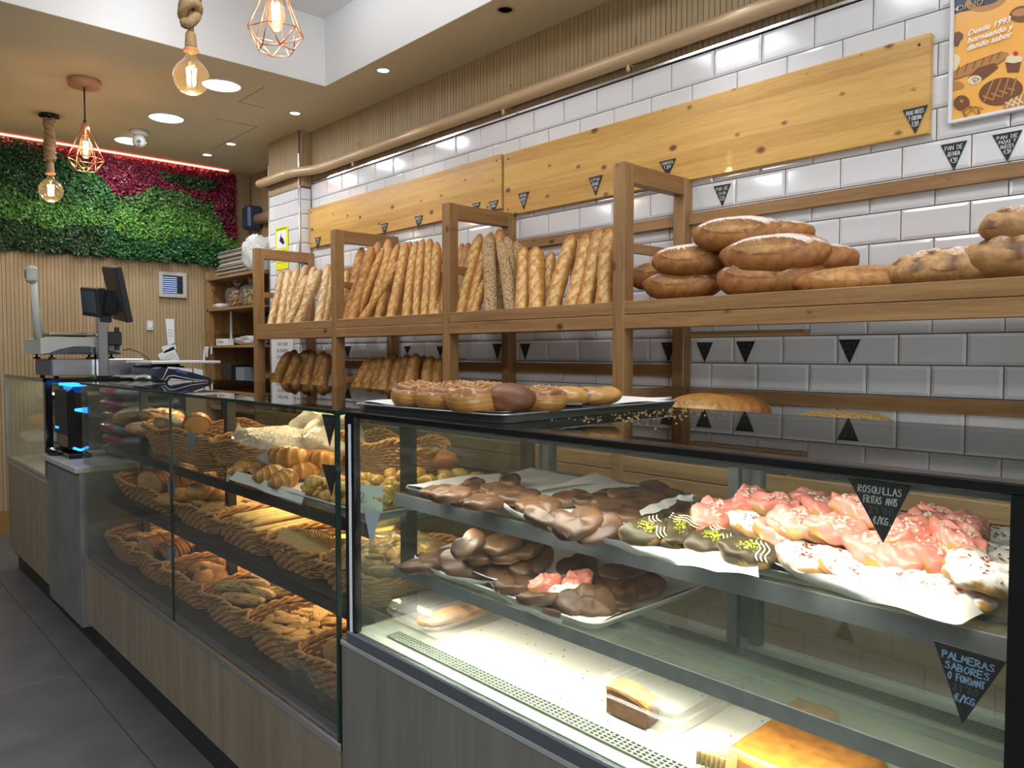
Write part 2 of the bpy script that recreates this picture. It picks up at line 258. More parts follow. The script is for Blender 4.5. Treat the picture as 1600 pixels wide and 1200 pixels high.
# ------------------------------------------------------------------ mesh builder
class MB:
    def __init__(s): s.v = []; s.f = []; s.sm = []; s.c = {}; s.fl = {}
    def box(s, a, b, bev=0):
        x0,y0,z0 = [min(a[i],b[i]) for i in range(3)]; x1,y1,z1 = [max(a[i],b[i]) for i in range(3)]
        bev = min(bev, (x1-x0)/2.01, (y1-y0)/2.01, (z1-z0)/2.01)
        k = len(s.v)
        if bev <= 0:
            s.v += [(x0,y0,z0),(x1,y0,z0),(x1,y1,z0),(x0,y1,z0),(x0,y0,z1),(x1,y0,z1),(x1,y1,z1),(x0,y1,z1)]
            s._q(k, [(0,3,2,1),(4,5,6,7),(0,1,5,4),(1,2,6,5),(2,3,7,6),(3,0,4,7)]); return s
        # chamfered box: three vertices per corner
        C = [(x0,y0,z0),(x1,y0,z0),(x1,y1,z0),(x0,y1,z0),(x0,y0,z1),(x1,y0,z1),(x1,y1,z1),(x0,y1,z1)]
        cx,cy,cz = (x0+x1)/2,(y0+y1)/2,(z0+z1)/2
        for c in C:
            d = [bev if c[i] < (cx,cy,cz)[i] else -bev for i in range(3)]
            s.v += [(c[0],c[1]+d[1],c[2]+d[2]), (c[0]+d[0],c[1],c[2]+d[2]), (c[0]+d[0],c[1]+d[1],c[2])]   # on x face, y face, z face
        X = lambda i: 3*i; Y = lambda i: 3*i+1; Z = lambda i: 3*i+2
        F = [(X(0),X(4),X(7),X(3)),(X(1),X(2),X(6),X(5)),(Y(0),Y(1),Y(5),Y(4)),(Y(3),Y(7),Y(6),Y(2)),(Z(0),Z(3),Z(2),Z(1)),(Z(4),Z(5),Z(6),Z(7)),
             (X(0),Y(0),Y(4),X(4)),(X(1),X(5),Y(5),Y(1)),(X(2),Y(2),Y(6),X(6)),(X(3),X(7),Y(7),Y(3)),
             (X(0),X(3),Z(3),Z(0)),(X(1),Z(1),Z(2),X(2)),(X(4),Z(4),Z(7),X(7)),(X(5),X(6),Z(6),Z(5)),
             (Y(0),Z(0),Z(1),Y(1)),(Y(3),Y(2),Z(2),Z(3)),(Y(4),Y(5),Z(5),Z(4)),(Y(7),Z(7),Z(6),Y(6))]
        F += [(X(i),Y(i),Z(i)) if i in (1,3,4,6) else (X(i),Z(i),Y(i)) for i in range(8)]
        s._q(k, F); return s
    def _q(s, k, F, sm=False):
        for f in F: s.f.append(tuple(k+i for i in f)); s.sm.append(sm)
    def poly(s, pts, flip=False):
        k = len(s.v); s.v += [tuple(p) for p in pts]; f = tuple(range(k,k+len(pts))); s.f.append(f[::-1] if flip else f); s.sm.append(False); return s
    def prism(s, pts, d):
        """extrude the flat outline PTS along vector D"""
        k = len(s.v); n = len(pts); d = Vector(d)
        s.v += [tuple(p) for p in pts]+[tuple(Vector(p)+d) for p in pts]
        s._q(k, [tuple(range(n))[::-1], tuple(range(n,2*n))]+[(i,(i+1)%n,n+(i+1)%n,n+i) for i in range(n)]); return s
    def tube(s, pts, r, seg=8, cap=True, closed=False, smooth=True):
        pts = [Vector(p) for p in pts]; n = len(pts); k = len(s.v); rs = r if hasattr(r,'__len__') else [r]*n
        prev = None
        for i,p in enumerate(pts):
            t = (pts[(i+1)%n]-pts[i-1]) if closed else (pts[min(i+1,n-1)]-pts[max(i-1,0)])
            if t.length < 1e-9: t = Vector((0,0,1))
            t.normalize()
            if prev is None: a = t.orthogonal().normalized()
            else:
                a = prev-t*prev.dot(t); a = a.normalized() if a.length > 1e-6 else t.orthogonal().normalized()
            prev = a; b = t.cross(a)
            for j in range(seg):
                an = 2*PI*j/seg; q = p+(a*math.cos(an)+b*math.sin(an))*rs[i]; s.v.append(tuple(q))
        for i in range(n if closed else n-1):
            i2 = (i+1)%n
            for j in range(seg):
                j2 = (j+1)%seg; s.f.append((k+i*seg+j,k+i*seg+j2,k+i2*seg+j2,k+i2*seg+j)); s.sm.append(smooth)
        if cap and not closed:
            s.f.append(tuple(k+j for j in range(seg))[::-1]); s.sm.append(False)
            s.f.append(tuple(k+(n-1)*seg+j for j in range(seg))); s.sm.append(False)
        return s
    def lathe(s, prof, c=(0,0,0), seg=24, smooth=True):
        """PROF: (radius, z) pairs turned about a vertical axis through C"""
        k = len(s.v); n = len(prof)
        for r,z in prof:
            for j in range(seg):
                a = 2*PI*j/seg; s.v.append((c[0]+r*math.cos(a), c[1]+r*math.sin(a), c[2]+z))
        for i in range(n-1):
            for j in range(seg):
                j2 = (j+1)%seg; s.f.append((k+i*seg+j,k+i*seg+j2,k+(i+1)*seg+j2,k+(i+1)*seg+j)); s.sm.append(smooth)
        s.f.append(tuple(k+j for j in range(seg))[::-1]); s.sm.append(False)
        s.f.append(tuple(k+(n-1)*seg+j for j in range(seg))); s.sm.append(False)
        return s
    def grid(s, nu, nv, fn, wrapv=False, smooth=True, col=None):
        """fn(u,v) -> point, u,v in 0..1 ; col(u,v,p) -> rgb"""
        k = len(s.v)
        for i in range(nu+1):
            for j in range(nv if wrapv else nv+1):
                u,v = i/nu, j/nv; p = fn(u,v)
                if col:
                    cc_ = col(u,v,p); s.c[len(s.v)] = cc_[:3]
                    if len(cc_) > 3: s.fl[len(s.v)] = cc_[3]
                s.v.append(tuple(p))
        w_ = nv if wrapv else nv+1
        for i in range(nu):
            for j in range(nv):
                j2 = (j+1)%w_; s.f.append((k+i*w_+j,k+i*w_+j2,k+(i+1)*w_+j2,k+(i+1)*w_+j)); s.sm.append(smooth)
        return s
    def blob(s, nu, nv, fn, col=None):
        """closed surface: poles at u=0 and 1"""
        return s.grid(nu, nv, fn, wrapv=True, col=col)
    def xf(s, m, frm=0):
        for i in range(frm, len(s.v)): s.v[i] = tuple(m @ Vector(s.v[i]))
        return s
    def mesh(s, name, off=(0,0,0)):
        me = bpy.data.meshes.new(name); o = Vector(off)
        me.from_pydata([(p[0]-o[0],p[1]-o[1],p[2]-o[2]) for p in s.v], [], s.f)
        me.polygons.foreach_set('use_smooth', s.sm)
        if s.c:
            ca = me.color_attributes.new('Col','FLOAT_COLOR','POINT'); arr = np.ones((len(s.v),4),dtype=np.float32)
            for i,c in s.c.items(): arr[i,:3] = c
            ca.data.foreach_set('color', arr.ravel())
            if s.fl:
                cb = me.color_attributes.new('Fl','FLOAT_COLOR','POINT'); arr = np.ones((len(s.v),4),dtype=np.float32)
                for i,c in s.fl.items(): arr[i,:3] = c
                cb.data.foreach_set('color', arr.ravel())
        me.update(); return me
COL = sc.collection
def tag(o, label=None, cat=None, group=None, kind=None):
    if label: o['label'] = label
    if cat: o['category'] = cat
    if group: o['group'] = group
    if kind: o['kind'] = kind
    return o
def empty(name, loc=(0,0,0), rot=(0,0,0), label=None, cat=None, group=None, kind=None):
    o = bpy.data.objects.new(name, None); o.empty_display_size = .05; COL.objects.link(o); o.location = loc; o.rotation_euler = rot
    return tag(o, label, cat, group, kind)
def wpos(o):
    v = Vector(o.location)
    while o.parent: o = o.parent; v += Vector(o.location)
    return v
def part(name, mb, mat, parent=None, label=None, kind=None, local=False):
    """link MB as one mesh object; vertices are given in world space unless LOCAL"""
    off = (0,0,0) if (local or parent is None) else wpos(parent)
    me = mb.mesh(name, off); me.materials.append(M[mat] if isinstance(mat,str) else mat)
    o = bpy.data.objects.new(name, me); COL.objects.link(o)
    if parent: o.parent = parent
    if label: o['label'] = label
    if kind: o['kind'] = kind
    return o
def thing1(name, mb, mat, label, cat, group=None, loc=None, rot=(0,0,0)):
    """a thing that is one mesh; if LOC is given the mesh is local"""
    me = mb.mesh(name); me.materials.append(M[mat] if isinstance(mat,str) else mat)
    o = bpy.data.objects.new(name, me); COL.objects.link(o)
    if loc is not None: o.location = loc; o.rotation_euler = rot
    return tag(o, label, cat, group)
def inst(name, mesh, parent=None, loc=(0,0,0), rot=(0,0,0), scale=None):
    o = bpy.data.objects.new(name, mesh); COL.objects.link(o); o.parent = parent; o.location = loc; o.rotation_euler = rot
    if scale: o.scale = scale
    return o
def wmesh(mb, name, mat):
    me = mb.mesh(name); me.materials.append(M[mat]); return me
ORD = ['first','second','third','fourth','fifth','sixth','seventh','eighth','ninth','tenth','eleventh','twelfth','thirteenth','fourteenth','fifteenth','sixteenth','seventeenth','eighteenth','nineteenth','twentieth','twenty-first','twenty-second','twenty-third','twenty-fourth','twenty-fifth','twenty-sixth']
# ------------------------------------------------------------------ hand lettering (single strokes)
G = {'A':[[(0,0),(.5,1),(1,0)],[(.2,.4),(.8,.4)]],'B':[[(0,0),(0,1),(.8,.85),(.75,.6),(0,.52),(.9,.35),(.8,.05),(0,0)]],'C':[[(.95,.85),(.5,1),(.05,.6),(.1,.2),(.5,0),(.95,.12)]],
'D':[[(0,0),(0,1),(.75,.8),(.95,.4),(.6,.05),(0,0)]],'E':[[(.9,1),(0,1),(0,0),(.9,0)],[(0,.5),(.7,.52)]],'F':[[(.95,1),(.05,1),(.1,0)],[(0,.5),(.75,.55)]],'G':[[(.95,.85),(.5,1),(.05,.6),(.1,.15),(.6,0),(.95,.2),(.95,.45),(.55,.45)]],
'H':[[(0,0),(0,1)],[(1,0),(1,1)],[(0,.5),(1,.5)]],'I':[[(.5,0),(.5,1)]],'J':[[(.8,1),(.8,.2),(.5,0),(.1,.15)]],'K':[[(0,0),(0,1)],[(.9,1),(0,.45),(.95,0)]],'L':[[(0,1),(0,0),(.9,.02)]],'M':[[(0,0),(.12,1),(.5,.35),(.88,1),(1,0)]],
'N':[[(0,0),(0,1),(1,0),(1,1)]],'O':[[(.5,1),(.05,.6),(.2,.08),(.6,0),(.95,.45),(.8,.9),(.5,1)]],'P':[[(.1,0),(.1,1),(.8,.92),(.85,.6),(.1,.48)]],'Q':[[(.5,1),(.05,.6),(.2,.08),(.6,0),(.95,.45),(.8,.9),(.5,1)],[(.55,.3),(1,-.08)]],
'R':[[(0,0),(.05,1),(.8,.9),(.8,.6),(0,.5),(.9,0)]],'S':[[(.9,.88),(.5,1),(.1,.78),(.8,.38),(.75,.08),(.4,0),(.05,.12)]],'T':[[(0,1),(1,1)],[(.5,1),(.5,0)]],'U':[[(0,1),(.05,.2),(.5,0),(.9,.2),(.95,1)]],'V':[[(0,1),(.45,0),(1,1)]],
'X':[[(0,0),(1,1)],[(0,1),(1,0)]],'Y':[[(0,1),(.5,.5),(1,1)],[(.5,.5),(.4,0)]],'Z':[[(0,1),(1,1),(0,0),(1,0)]],'/':[[(.1,-.1),(.9,1.1)]],"'":[[(.5,1.05),(.4,.8)]],'.':[[(.45,0),(.6,.08)]],
'0':[[(.5,1),(.1,.6),(.2,.1),(.6,0),(.9,.5),(.75,.92),(.5,1)]],'1':[[(.2,.7),(.55,1),(.55,0)]],'2':[[(.1,.8),(.5,1),(.85,.75),(.1,0),(.95,.03)]],'3':[[(.1,.9),(.6,1),(.8,.75),(.35,.52),(.9,.3),(.5,0),(.05,.1)]],'4':[[(.7,0),(.75,1),(.05,.35),(.95,.35)]],
'5':[[(.9,1),(.2,1),(.15,.55),(.7,.6),(.9,.25),(.5,0),(.1,.08)]],'6':[[(.8,1),(.2,.55),(.15,.15),(.55,0),(.85,.25),(.5,.5),(.15,.3)]],'7':[[(.05,1),(.95,1),(.4,0)]],'8':[[(.5,.52),(.15,.75),(.5,1),(.85,.75),(.5,.52),(.1,.25),(.5,0),(.9,.25),(.5,.52)]],'9':[[(.85,.7),(.5,.5),(.15,.75),(.5,1),(.85,.8),(.7,0)]],
'E_':[[(.95,.9),(.5,1),(.2,.6),(.25,.15),(.6,0),(.95,.12)],[(0,.6),(.75,.62)],[(0,.4),(.7,.42)]],'_':[[(0,0),(1,0)]]}
def strokes(mb, text, o, ux, uz, n, w, h, th, lift=.0006, track=1.25):
    """write TEXT from origin O along unit UX (up UZ, facing N); letters W wide, H high, strokes TH thick"""
    x = 0
    for ch in text:
        g = G.get('E_' if ch == '€' else ch)
        if g:
            for st in g:
                for (a,b) in zip(st,st[1:]):
                    p = o+ux*(x+a[0]*w)+uz*(a[1]*h)+n*lift; q = o+ux*(x+b[0]*w)+uz*(b[1]*h)+n*lift
                    d = q-p
                    if d.length < 1e-7: continue
                    d.normalize(); s_ = n.cross(d)*th*.5; e = d*th*.3
                    k = len(mb.v); mb.v += [tuple(p-s_-e),tuple(q-s_+e),tuple(q+s_+e),tuple(p+s_-e)]; mb.f.append((k,k+1,k+2,k+3)); mb.sm.append(False)
        x += w*track*(.55 if ch in "'.I" else 1)
    return x
# ================================================================== SETTING
def structure(name, mb, mat, label=None):
    o = part(name, mb, mat); o['kind'] = 'structure'
    return tag(o, label)
# floor: large-format tiles in their joints
fl = structure('floor', MB().box((-7.2,-3.2,-.06),(3.2,3.2,-.004)), 'fgrout', 'grey shop floor laid with large square-edged tiles')
ftm = wmesh(MB().box((0,0,-.004),(1.217,.607,0),.0015), 'floor_tile', 'floor')
for i in range(-1,7):
    for j in range(-6,4):
        if -7.2 < -4.742+1.221*(i-2) < 3 : inst('floor_tile', ftm, fl, (-4.740+1.221*(i-2), .785+.61*j-.61, 0))
# ceiling with a deep recess
RX0,RX1,RY0,RY1,RZ = -4.10,1.9,.10,2.285,3.29
c = MB()
for a,b in (((-7.2,-3.2),(RX0,3.2)),((RX1,-3.2),(3.2,3.2)),((RX0,-3.2),(RX1,RY0)),((RX0,RY1),(RX1,3.2))): c.box((a[0],a[1],CEIL),(b[0],b[1],CEIL+.05))
ce = structure('ceiling', c, 'ceil', 'beige painted shop ceiling around a deep white recess')
r = MB()
E_ = .002
r.box((RX0-.03,RY0-.03,CEIL+.001),(RX0+E_,RY1+.03,RZ)); r.box((RX1-E_,RY0-.03,CEIL+.001),(RX1+.03,RY1+.03,RZ))
r.box((RX0,RY0-.03,CEIL+.001),(RX1,RY0+E_,RZ)); r.box((RX0,RY1-E_,CEIL+.001),(RX1,RY1+.03,RZ)); r.box((RX0-.03,RY0-.03,RZ),(RX1+.03,RY1+.03,RZ+.03))
part('recess_lining', r, 'white', ce, 'bright white recess lining')
s = MB()
for a,b in (((-4.72,2.02),(-4.35,2.025)),((-4.72,2.02),(-4.715,2.2)),((-5.15,2.05),(-5.145,2.34)),((-5.9,2.33),(-5.15,2.335))): s.box((a[0],a[1],CEIL-.0012),(b[0],b[1],CEIL+.002))
part('access_hatch_seam', s, pmat('seam',(.25,.21,.14),.9), ce)
0 and part('ceiling_duct', MB().box((-6.55,2.45,CEIL-.11),(-5.52,2.92,CEIL+.002),.01), pmat('duct_paint',(.52,.42,.25),.7), ce)
# outer walls of the shop
structure('wall_left', MB().box((-7.2,-3.1,0),(3.1,-3.0,CEIL)), 'plaster', 'plain pale wall on the customers side of the shop')
structure('wall_front', MB().box((3.0,-3.0,0),(3.1,-1.9,CEIL)).box((3.0,.6,0),(3.1,3.2,CEIL)).box((3.0,-1.9,2.2),(3.1,.6,CEIL)), 'plaster', 'shop front wall with a wide glazed opening')
wn = structure('window_1', MB().box((3.03,-1.9,.02),(3.045,.6,2.2)), 'glass', 'glazed street front of the shop')
wr = structure('wall_right', MB().box((-6.6,WALL,0),(3.1,WALL+.3,CEIL)) if False else MB().box((-5.02,WALL,0),(3.1,WALL+.3,CEIL)), 'grout', 'white brick-tiled wall behind the bread racks with dark joints')
wc = structure('wall_column', MB().box((-5.50,2.59,0),(-5.02,WALL+.3,CEIL)), 'grout', 'square tiled pillar with metal corner trims')
wk = structure('wall_nook', MB().box((-6.6,2.935,0),(-5.50,3.0,CEIL)), 'grout', 'cream tiled wall of the nook beyond the pillar')
wb = structure('wall_back', MB().box((-6.75,-3.0,0),(BACK,3.0,CEIL)), 'slatgap', 'slatted pale wood wall at the end of the shop')
ZR, TH, TW = 1.290, .1027, .205
def metro(name, w, h, d=.009, b=.010, mat='tile'):
    """bevelled metro tile lying in the xz plane, facing -y"""
    m = MB(); w -= .0035; h -= .0035; m.v = [(0,0,0),(w,0,0),(w,0,h),(0,0,h),(b,-.0032,b),(w-b,-.0032,b),(w-b,-.0032,h-b),(b,-.0032,h-b),(0,d,0),(w,d,0),(w,d,h),(0,d,h)]
    m.f = [(4,5,6,7),(0,1,5,4),(1,2,6,5),(2,3,7,6),(3,0,4,7),(8,9,1,0),(9,10,2,1),(10,11,3,2),(11,8,0,3)]; m.sm = [False]*9
    return wmesh(m, name, mat)
_tc = {}
def tile_face(par, x0, x1, rows, face, off, side=False, mat='tile', skip=None, top=None, stuff_from=None):
    """lay brick-bond tiles from X0 to X1 (along +x, or along +y when SIDE) for row numbers ROWS; FACE is the wall's plane"""
    big = MB()
    for r_ in rows:
        z = ZR+TH*r_; h = TH if not (top and r_ == rows[-1]) else top-z
        st = off+(0 if r_%2 == 0 else TW/2); k = math.floor((x0-st)/TW)
        x = st+k*TW
        while x < x1-.004:
            a, b = max(x,x0), min(x+TW,x1)
            if b-a > .012 and not (skip and skip(a,b,z,z+h)):
                key = (round(b-a,3), round(h,4), mat)
                if key not in _tc: _tc[key] = metro('wall_tile', b-a, h, b=min(.010,(b-a)*.3), mat=mat)
                tilt = rnd.uniform(-.0012,.0012)
                loc = (a+.0017, face-.006, z+.0017) if not side else (face+.006, a+.0017, z+.0017)
                if stuff_from is not None and a >= stuff_from:
                    n0 = len(big.v); 
                    for vv in _tc[key].vertices: big.v.append((vv.co[0]+loc[0],vv.co[1]+loc[1],vv.co[2]+loc[2]))
                    for pp in _tc[key].polygons: big.f.append(tuple(n0+i for i in pp.vertices)); big.sm.append(False)
                else:
                    inst('wall_tile', _tc[key], par, loc, (tilt, 0, (PI/2 if side else 0)+rnd.uniform(-.0012,.0012)))
            x += TW
    if big.v: part('wall_tile_field', big, mat, par, kind='stuff')
tile_face(wr, -5.012, .8, range(-4,12), WALL, -.997, skip=lambda a,b,z0,z1: (a > -5.04 and b < -2.995 and z0 > 2.09 and z1 < 2.38) or (a > -2.99 and b < -.93 and z0 > 2.05 and z1 < 2.36), top=2.532, stuff_from=-.30)
tile_face(wc, -5.498, -5.022, range(-3,12), 2.59, -5.40, top=2.50)
tile_face(wc, 2.592, 2.672, range(-3,12), -5.02, 2.592, side=True, top=2.50)
tile_face(wk, -6.1, -5.5, range(2,12), 2.935, -6.1, mat='tile', top=2.517)
# vertical slats
def slats(par, lab, p0, p1, along, z0, z1, d, depth=.005, pitch=.026, mat='slat'):
    m = MB(); n = int(round(abs(p1-p0)/pitch)); L_ = (p1-p0)/n
    for i in range(n):
        a = p0+L_*i; b = a+L_*.86
        if along == 'x': m.box((a,d,z0),(b,d-depth,z1))
        else: m.box((d,a,z0),(d+depth,b,z1))
    o = part('slat_cladding', m, mat, par, lab, kind='stuff')
structure('unseen_dark_panel', MB().box((BACK-.004,-1.3,0),(BACK+.03,.22,2.1)).box((BACK-.004,-2.9,0),(BACK+.01,-1.31,2.1)), 'dark', 'added dark panel on the far wall, out of view, darkening the glass reflections')  # unseen panels added so the long case glass reflects less light
slats(wb, 'pale vertical wood slats', .24, 2.92, 'y', .17, CEIL, BACK)
part('plinth', MB().box((BACK,.24,0),(BACK+.012,2.6,.165)), pmat('ochre_plinth',(.30,.17,.045),.35), wb, 'glossy ochre plinth')
part('slat_band', MB().box((-5.02,WALL-.004,2.55),(3,WALL,CEIL)), 'slatgap', wr)
slats(wr, None, -5.01, .6, 'x', 2.552, CEIL, WALL-.004)
slats(wc, None, -5.495, -5.03, 'x', 2.512, CEIL, 2.588)
slats(wc, None, 2.592, 2.675, 'y', 2.512, CEIL, -5.018)
slats(wk, None, -6.59, -5.52, 'x', 2.53, CEIL, 2.935)
slats(wk, None, -6.59, -6.12, 'x', 0, 2.53, 2.935)
structure('trim_1', MB().box((-5.02,WALL-.016,2.534),(3,WALL-.002,2.548),.002), 'chrome', 'shiny metal strip along the top of the wall tiles')
structure('trim_2', MB().box((-5.028,2.576,.9),(-5.014,2.592,2.74),.004), 'chrome', 'shiny metal strip up the near corner of the tiled pillar')
structure('trim_3', MB().box((-5.506,2.576,.9),(-5.494,2.592,2.74),.004), 'chrome', 'shiny metal strip up the far corner of the tiled pillar')
structure('trim_4', MB().box((-5.494,2.578,2.498),(-5.028,2.59,2.510)), pmat('tan_trim',(.25,.17,.10),.5), 'brown strip between tiles and slats on the pillar')
structure('trim_5', MB().box((-6.12,2.92,2.515),(-5.5,2.935,2.530)), 'alud', 'dark strip above the cream tiles of the nook')
# ================================================================== pine boards on the wall
def board(x0,x1,z0,z1,lab):
    t = empty('pine_board', ((x0+x1)/2,WALL-.01,z0), label=lab, cat='wall board', group='pine boards on the tiled wall')
    part('panel', MB().box((x0,WALL-.034,z0),(x1,WALL-.0095,z1),.002), 'pine', t)
    for x in (x0+.035,x1-.035):
        for z in (z0+.03,z1-.03):
            m = MB().lathe([(.0045,0),(.0045,.002)],seg=8); m.xf(Matrix.Translation((x,WALL-.034,z)) @ Matrix.Rotation(PI/2,4,'X')); part('screw', m, 'ink', t)
a,b = onY(483,388,WALL-.034), onY(783,240,WALL-.034); board(a.x,b.x,a.z+.0,b.z,'long knotty pine board on the tiles beside the pillar')
a,b = onY(787,329,WALL-.034), onY(1455,50,WALL-.034); board(a.x,b.x,a.z-.03,b.z,'long knotty pine board on the tiles ending beside the orange poster')
BZ = WALL-.036
# ================================================================== bread rack
YF, YB = 2.237, WALL-.006
rack = empty('bread_rack', (-2.9,2.45,0), label='long brown wooden rack of open bays standing against the tiled wall', cat='rack')
PX = [-5.03,-3.975,-2.920,-1.866,-.02]       # left faces of the five frames
PW, PT = .056, 2.04
for i,x in enumerate(PX):
    pz = PT
    part('post', MB().box((x,YF,0),(x+PW,YF+.058,pz),.003), 'rackZ', rack)
    part('post', MB().box((x,YB-.055,0),(x+PW,YB,pz),.003), 'rackZ', rack)
    part('top_bar', MB().box((x+.006,YF+.056,pz-.072),(x+PW-.002,YB-.053,pz-.002),.002), 'rackY', rack)
    for z in (1.157,1.707):
        part('side_bar', MB().box((x+PW-.022,YF+.055,z),(x+PW,YB-.052,z+.036),.001), 'rackY', rack)
    for z in (.93,.12):
        part('side_bar', MB().box((x+.01,YF+.055,z-.05),(x+PW-.01,YB-.052,z),.001), 'rackY', rack)
SH, SL = 1.447, .905     # shelf board heights
for i in range(4):
    a, b = PX[i]+PW, PX[i+1]
    part('shelf_lip', MB().box((a,YF+.002,1.473),(b,YF+.028,1.522),.002), 'rackX', rack)
    part('shelf_beam', MB().box((a,YF,1.420),(b,YF+.034,1.471),.002), 'rackX', rack)
    sb = SH if i < 3 else SH+.045
    part('shelf_board', MB().box((a,YF+.034,sb-.018),(b,YB-.055,sb),.001), 'rackX', rack)
    part('lower_lip', MB().box((a,YF,.888),(b,YF+.024,.942),.002), 'rackX', rack)
    part('lower_beam', MB().box((a,YF,.80),(b,YF+.03,.885),.002), 'rackX', rack)
    part('lower_shelf', MB().box((a,YF+.024,SL-.018),(b,YB-.055,SL)), 'rackX', rack)
    part('lower_panel', MB().box((a,YF+.01,.10),(b,YF+.03,.79)), 'rackX', rack)
    z = 1.233 if i < 3 else 1.137
    part('back_rail', MB().box((a-.0,YB-.026,z),(b,YB-.004,z+.048),.001), 'rackX', rack)
    part('back_rail', MB().box((a-.0,YB-.026,1.851),(b,YB-.004,1.897),.001), 'rackX', rack)
part('underside_batten', MB().box((-1.56,YF+.06,1.385),(-1.14,YF+.10,1.405)), 'rackX', rack)
# ================================================================== price tags
def pricetag(p0, p1, pb, lines, label, mat='tag', ink='chalk', th=.0016, n=Vector((0,-1,0)), rows=None, group='triangular price tags on the wall', under=True):
    """P0,P1 upper corners, PB lower tip (world). LINES: list of text rows"""
    p0,p1,pb = Vector(p0),Vector(p1),Vector(pb)
    nn = (p1-p0).cross(p0-pb).normalized()
    if nn.dot(n) < 0: nn = -nn
    t = empty('price_tag', (p0+p1)/2, label=label, cat='price tag', group=group)
    part('card', MB().prism([p0-nn*.0008,pb-nn*.0008,p1-nn*.0008], nn*.0016), mat, t)
    ux = (p1-p0).normalized(); W = (p1-p0).length; mid = (p0+p1)/2; uz = (mid-pb); H_ = uz.length; uz = nn.cross(ux); 
    if uz.dot(mid-pb) < 0: uz = -uz
    H_ = (mid-pb).dot(uz); lean = (mid-pb)/H_
    m2 = MB(); nl = len(lines); z = H_*.93; 
    hs = H_*.62/max(nl,3)
    for i,tx in enumerate(lines):
        faded = tx.startswith('~'); tx = tx.lstrip('~')
        zt = z-hs*.86; wl = W*(zt+hs*.3)/H_*.86
        cw = min(wl/(max(len(tx),1)*1.22), hs*.75)
        tot = sum(cw*1.22*(.55 if ch in "'.I" else 1) for ch in tx)
        o = pb+lean*zt-ux*(tot/2)+ux*cw*.1
        m = MB(); strokes(m2 if faded else m, tx, o, ux, uz, nn, cw, hs*.74, th, lift=.0012, track=1.22); z -= hs*1.06
        if m.v: part('writing', m, ink, t)
    if under and nl > 1:
        o = pb+lean*(z+hs*.02); d = W*.16; m = MB(); k = 0; 
        q = [o-ux*d*.5+nn*.0012,o+ux*d*.5+nn*.0012,o+ux*d*.5+uz*th+nn*.0012,o-ux*d*.5+uz*th+nn*.0012]; m.v += [tuple(x) for x in q]; m.f.append((k,k+1,k+2,k+3)); m.sm.append(False); part('underline', m, ink, t)
    if m2.v: part('faded_writing', m2, 'chalkd', t)
    return t
def ptag(cx, ytop, ybot, wpx, lines, label, Y=BZ-.001, **k):
    a, b, c_ = onY(cx-wpx/2,ytop+wpx*.06,Y), onY(cx+wpx/2,ytop-wpx*.06,Y), onY(cx,ybot,Y)
    z = (a.z+b.z)/2; a.z = b.z = z; pricetag(a,b,c_,lines,label,**k)
TT = WALL-.0105
ptag(496.5,371,390,9,['PAN','1 20'],'small black price tag low on the pine board nearest the pillar')
ptag(541,367,379,8,[],'price tag mostly hidden behind the top bar of the second rack frame')
ptag(600.5,349,369,11,['RUSTICA','1 10'],'black price tag on the pine board above the second bay, tip behind bread frame')
ptag(654,337.5,359,12.5,["BAGUETTE","1'30"],'black baguette price tag on the lower edge of the first pine board')
ptag(744,317,334,13,['BARRA'],'price tag half hidden behind the top bar of the third rack frame')
ptag(771,314,334,15,['BAGUETTE','INTEGRAL'],'black price tag for wholemeal baguette at the end of the first pine board')
ptag(818,301,327,17,['INTEGRAL','CEREALES',"1'30"],'black cereal bread price tag low on the second pine board beside the gap')
ptag(930.5,275.5,306,21.5,['ESPIGA','GRANDE',"1'00"],'black price tag reading espiga on the second pine board')
ptag(1043,250,277,26,['CHAPATA',"1'80"],'black price tag reading 1 80 partly behind the top bar of the fourth frame')
ptag(1128.5,289,322.5,27,['PAN DE','CHIA',"5'20"],'black pan de chia price tag on the white tiles',Y=TT)
ptag(1430,168,209,39.5,['PASAS NUECES','Y CURCUMA',"3'00"],'black price tag reading pasas nueces y curcuma at the end of the pine board')
ptag(1490.5,223,266.5,41.5,['PAN DE','QUINOA',"4'90"],'black pan de quinoa price tag on the tiles under the poster',Y=TT)
ptag(1574,207,252.5,47,['PAN DE','PASAS Y','NUECES',"4'90"],'black pan de pasas y nueces price tag on the tiles under the poster',Y=TT)
for cx,yt,yb,w_,ln,lb in ((1327.5,530.5,568,34,['PAN DE','ESPELTA',"4'90"],'price tag for spelt bread alone on the tiles under the long shelf'),
  (1165,533.5,567.5,29.5,['PAN DE','MAIZ',"2'30"],'price tag reading pan de maiz on the tiles just below the long shelf'),
  (1101,535,566,25,['PAN DE','PUEBLO',"2'50"],'price tag on the lower tiles just beside the fourth rack frame post'),
  (1044.5,535,566,23,['PAN DE','AJO',"1'50"],'price tag on the lower tiles half behind the fourth frame rear post'),
  (820.5,537,562.5,16,['BARRA',"1'00"],'price tag on the lower tiles right after the third frame rear post'),
  (777,537.5,562,14.5,['BARRA',"'90"],'price tag on the lower tiles just before the third frame rear post'),
  (688,541,558,12,[],'dim price tag on the lower tiles behind the third frame front post'),
  (636.5,541,553,11,[],'dim price tag on the lower tiles above the dark lower loaves'),
  (543,541,559,11,[],'dim price tag on the lower tiles beside the second frame front post')):
    ptag(cx,yt,yb,w_,ln,lb,Y=TT,ink='chalkd',group='triangular price tags under the shelf')
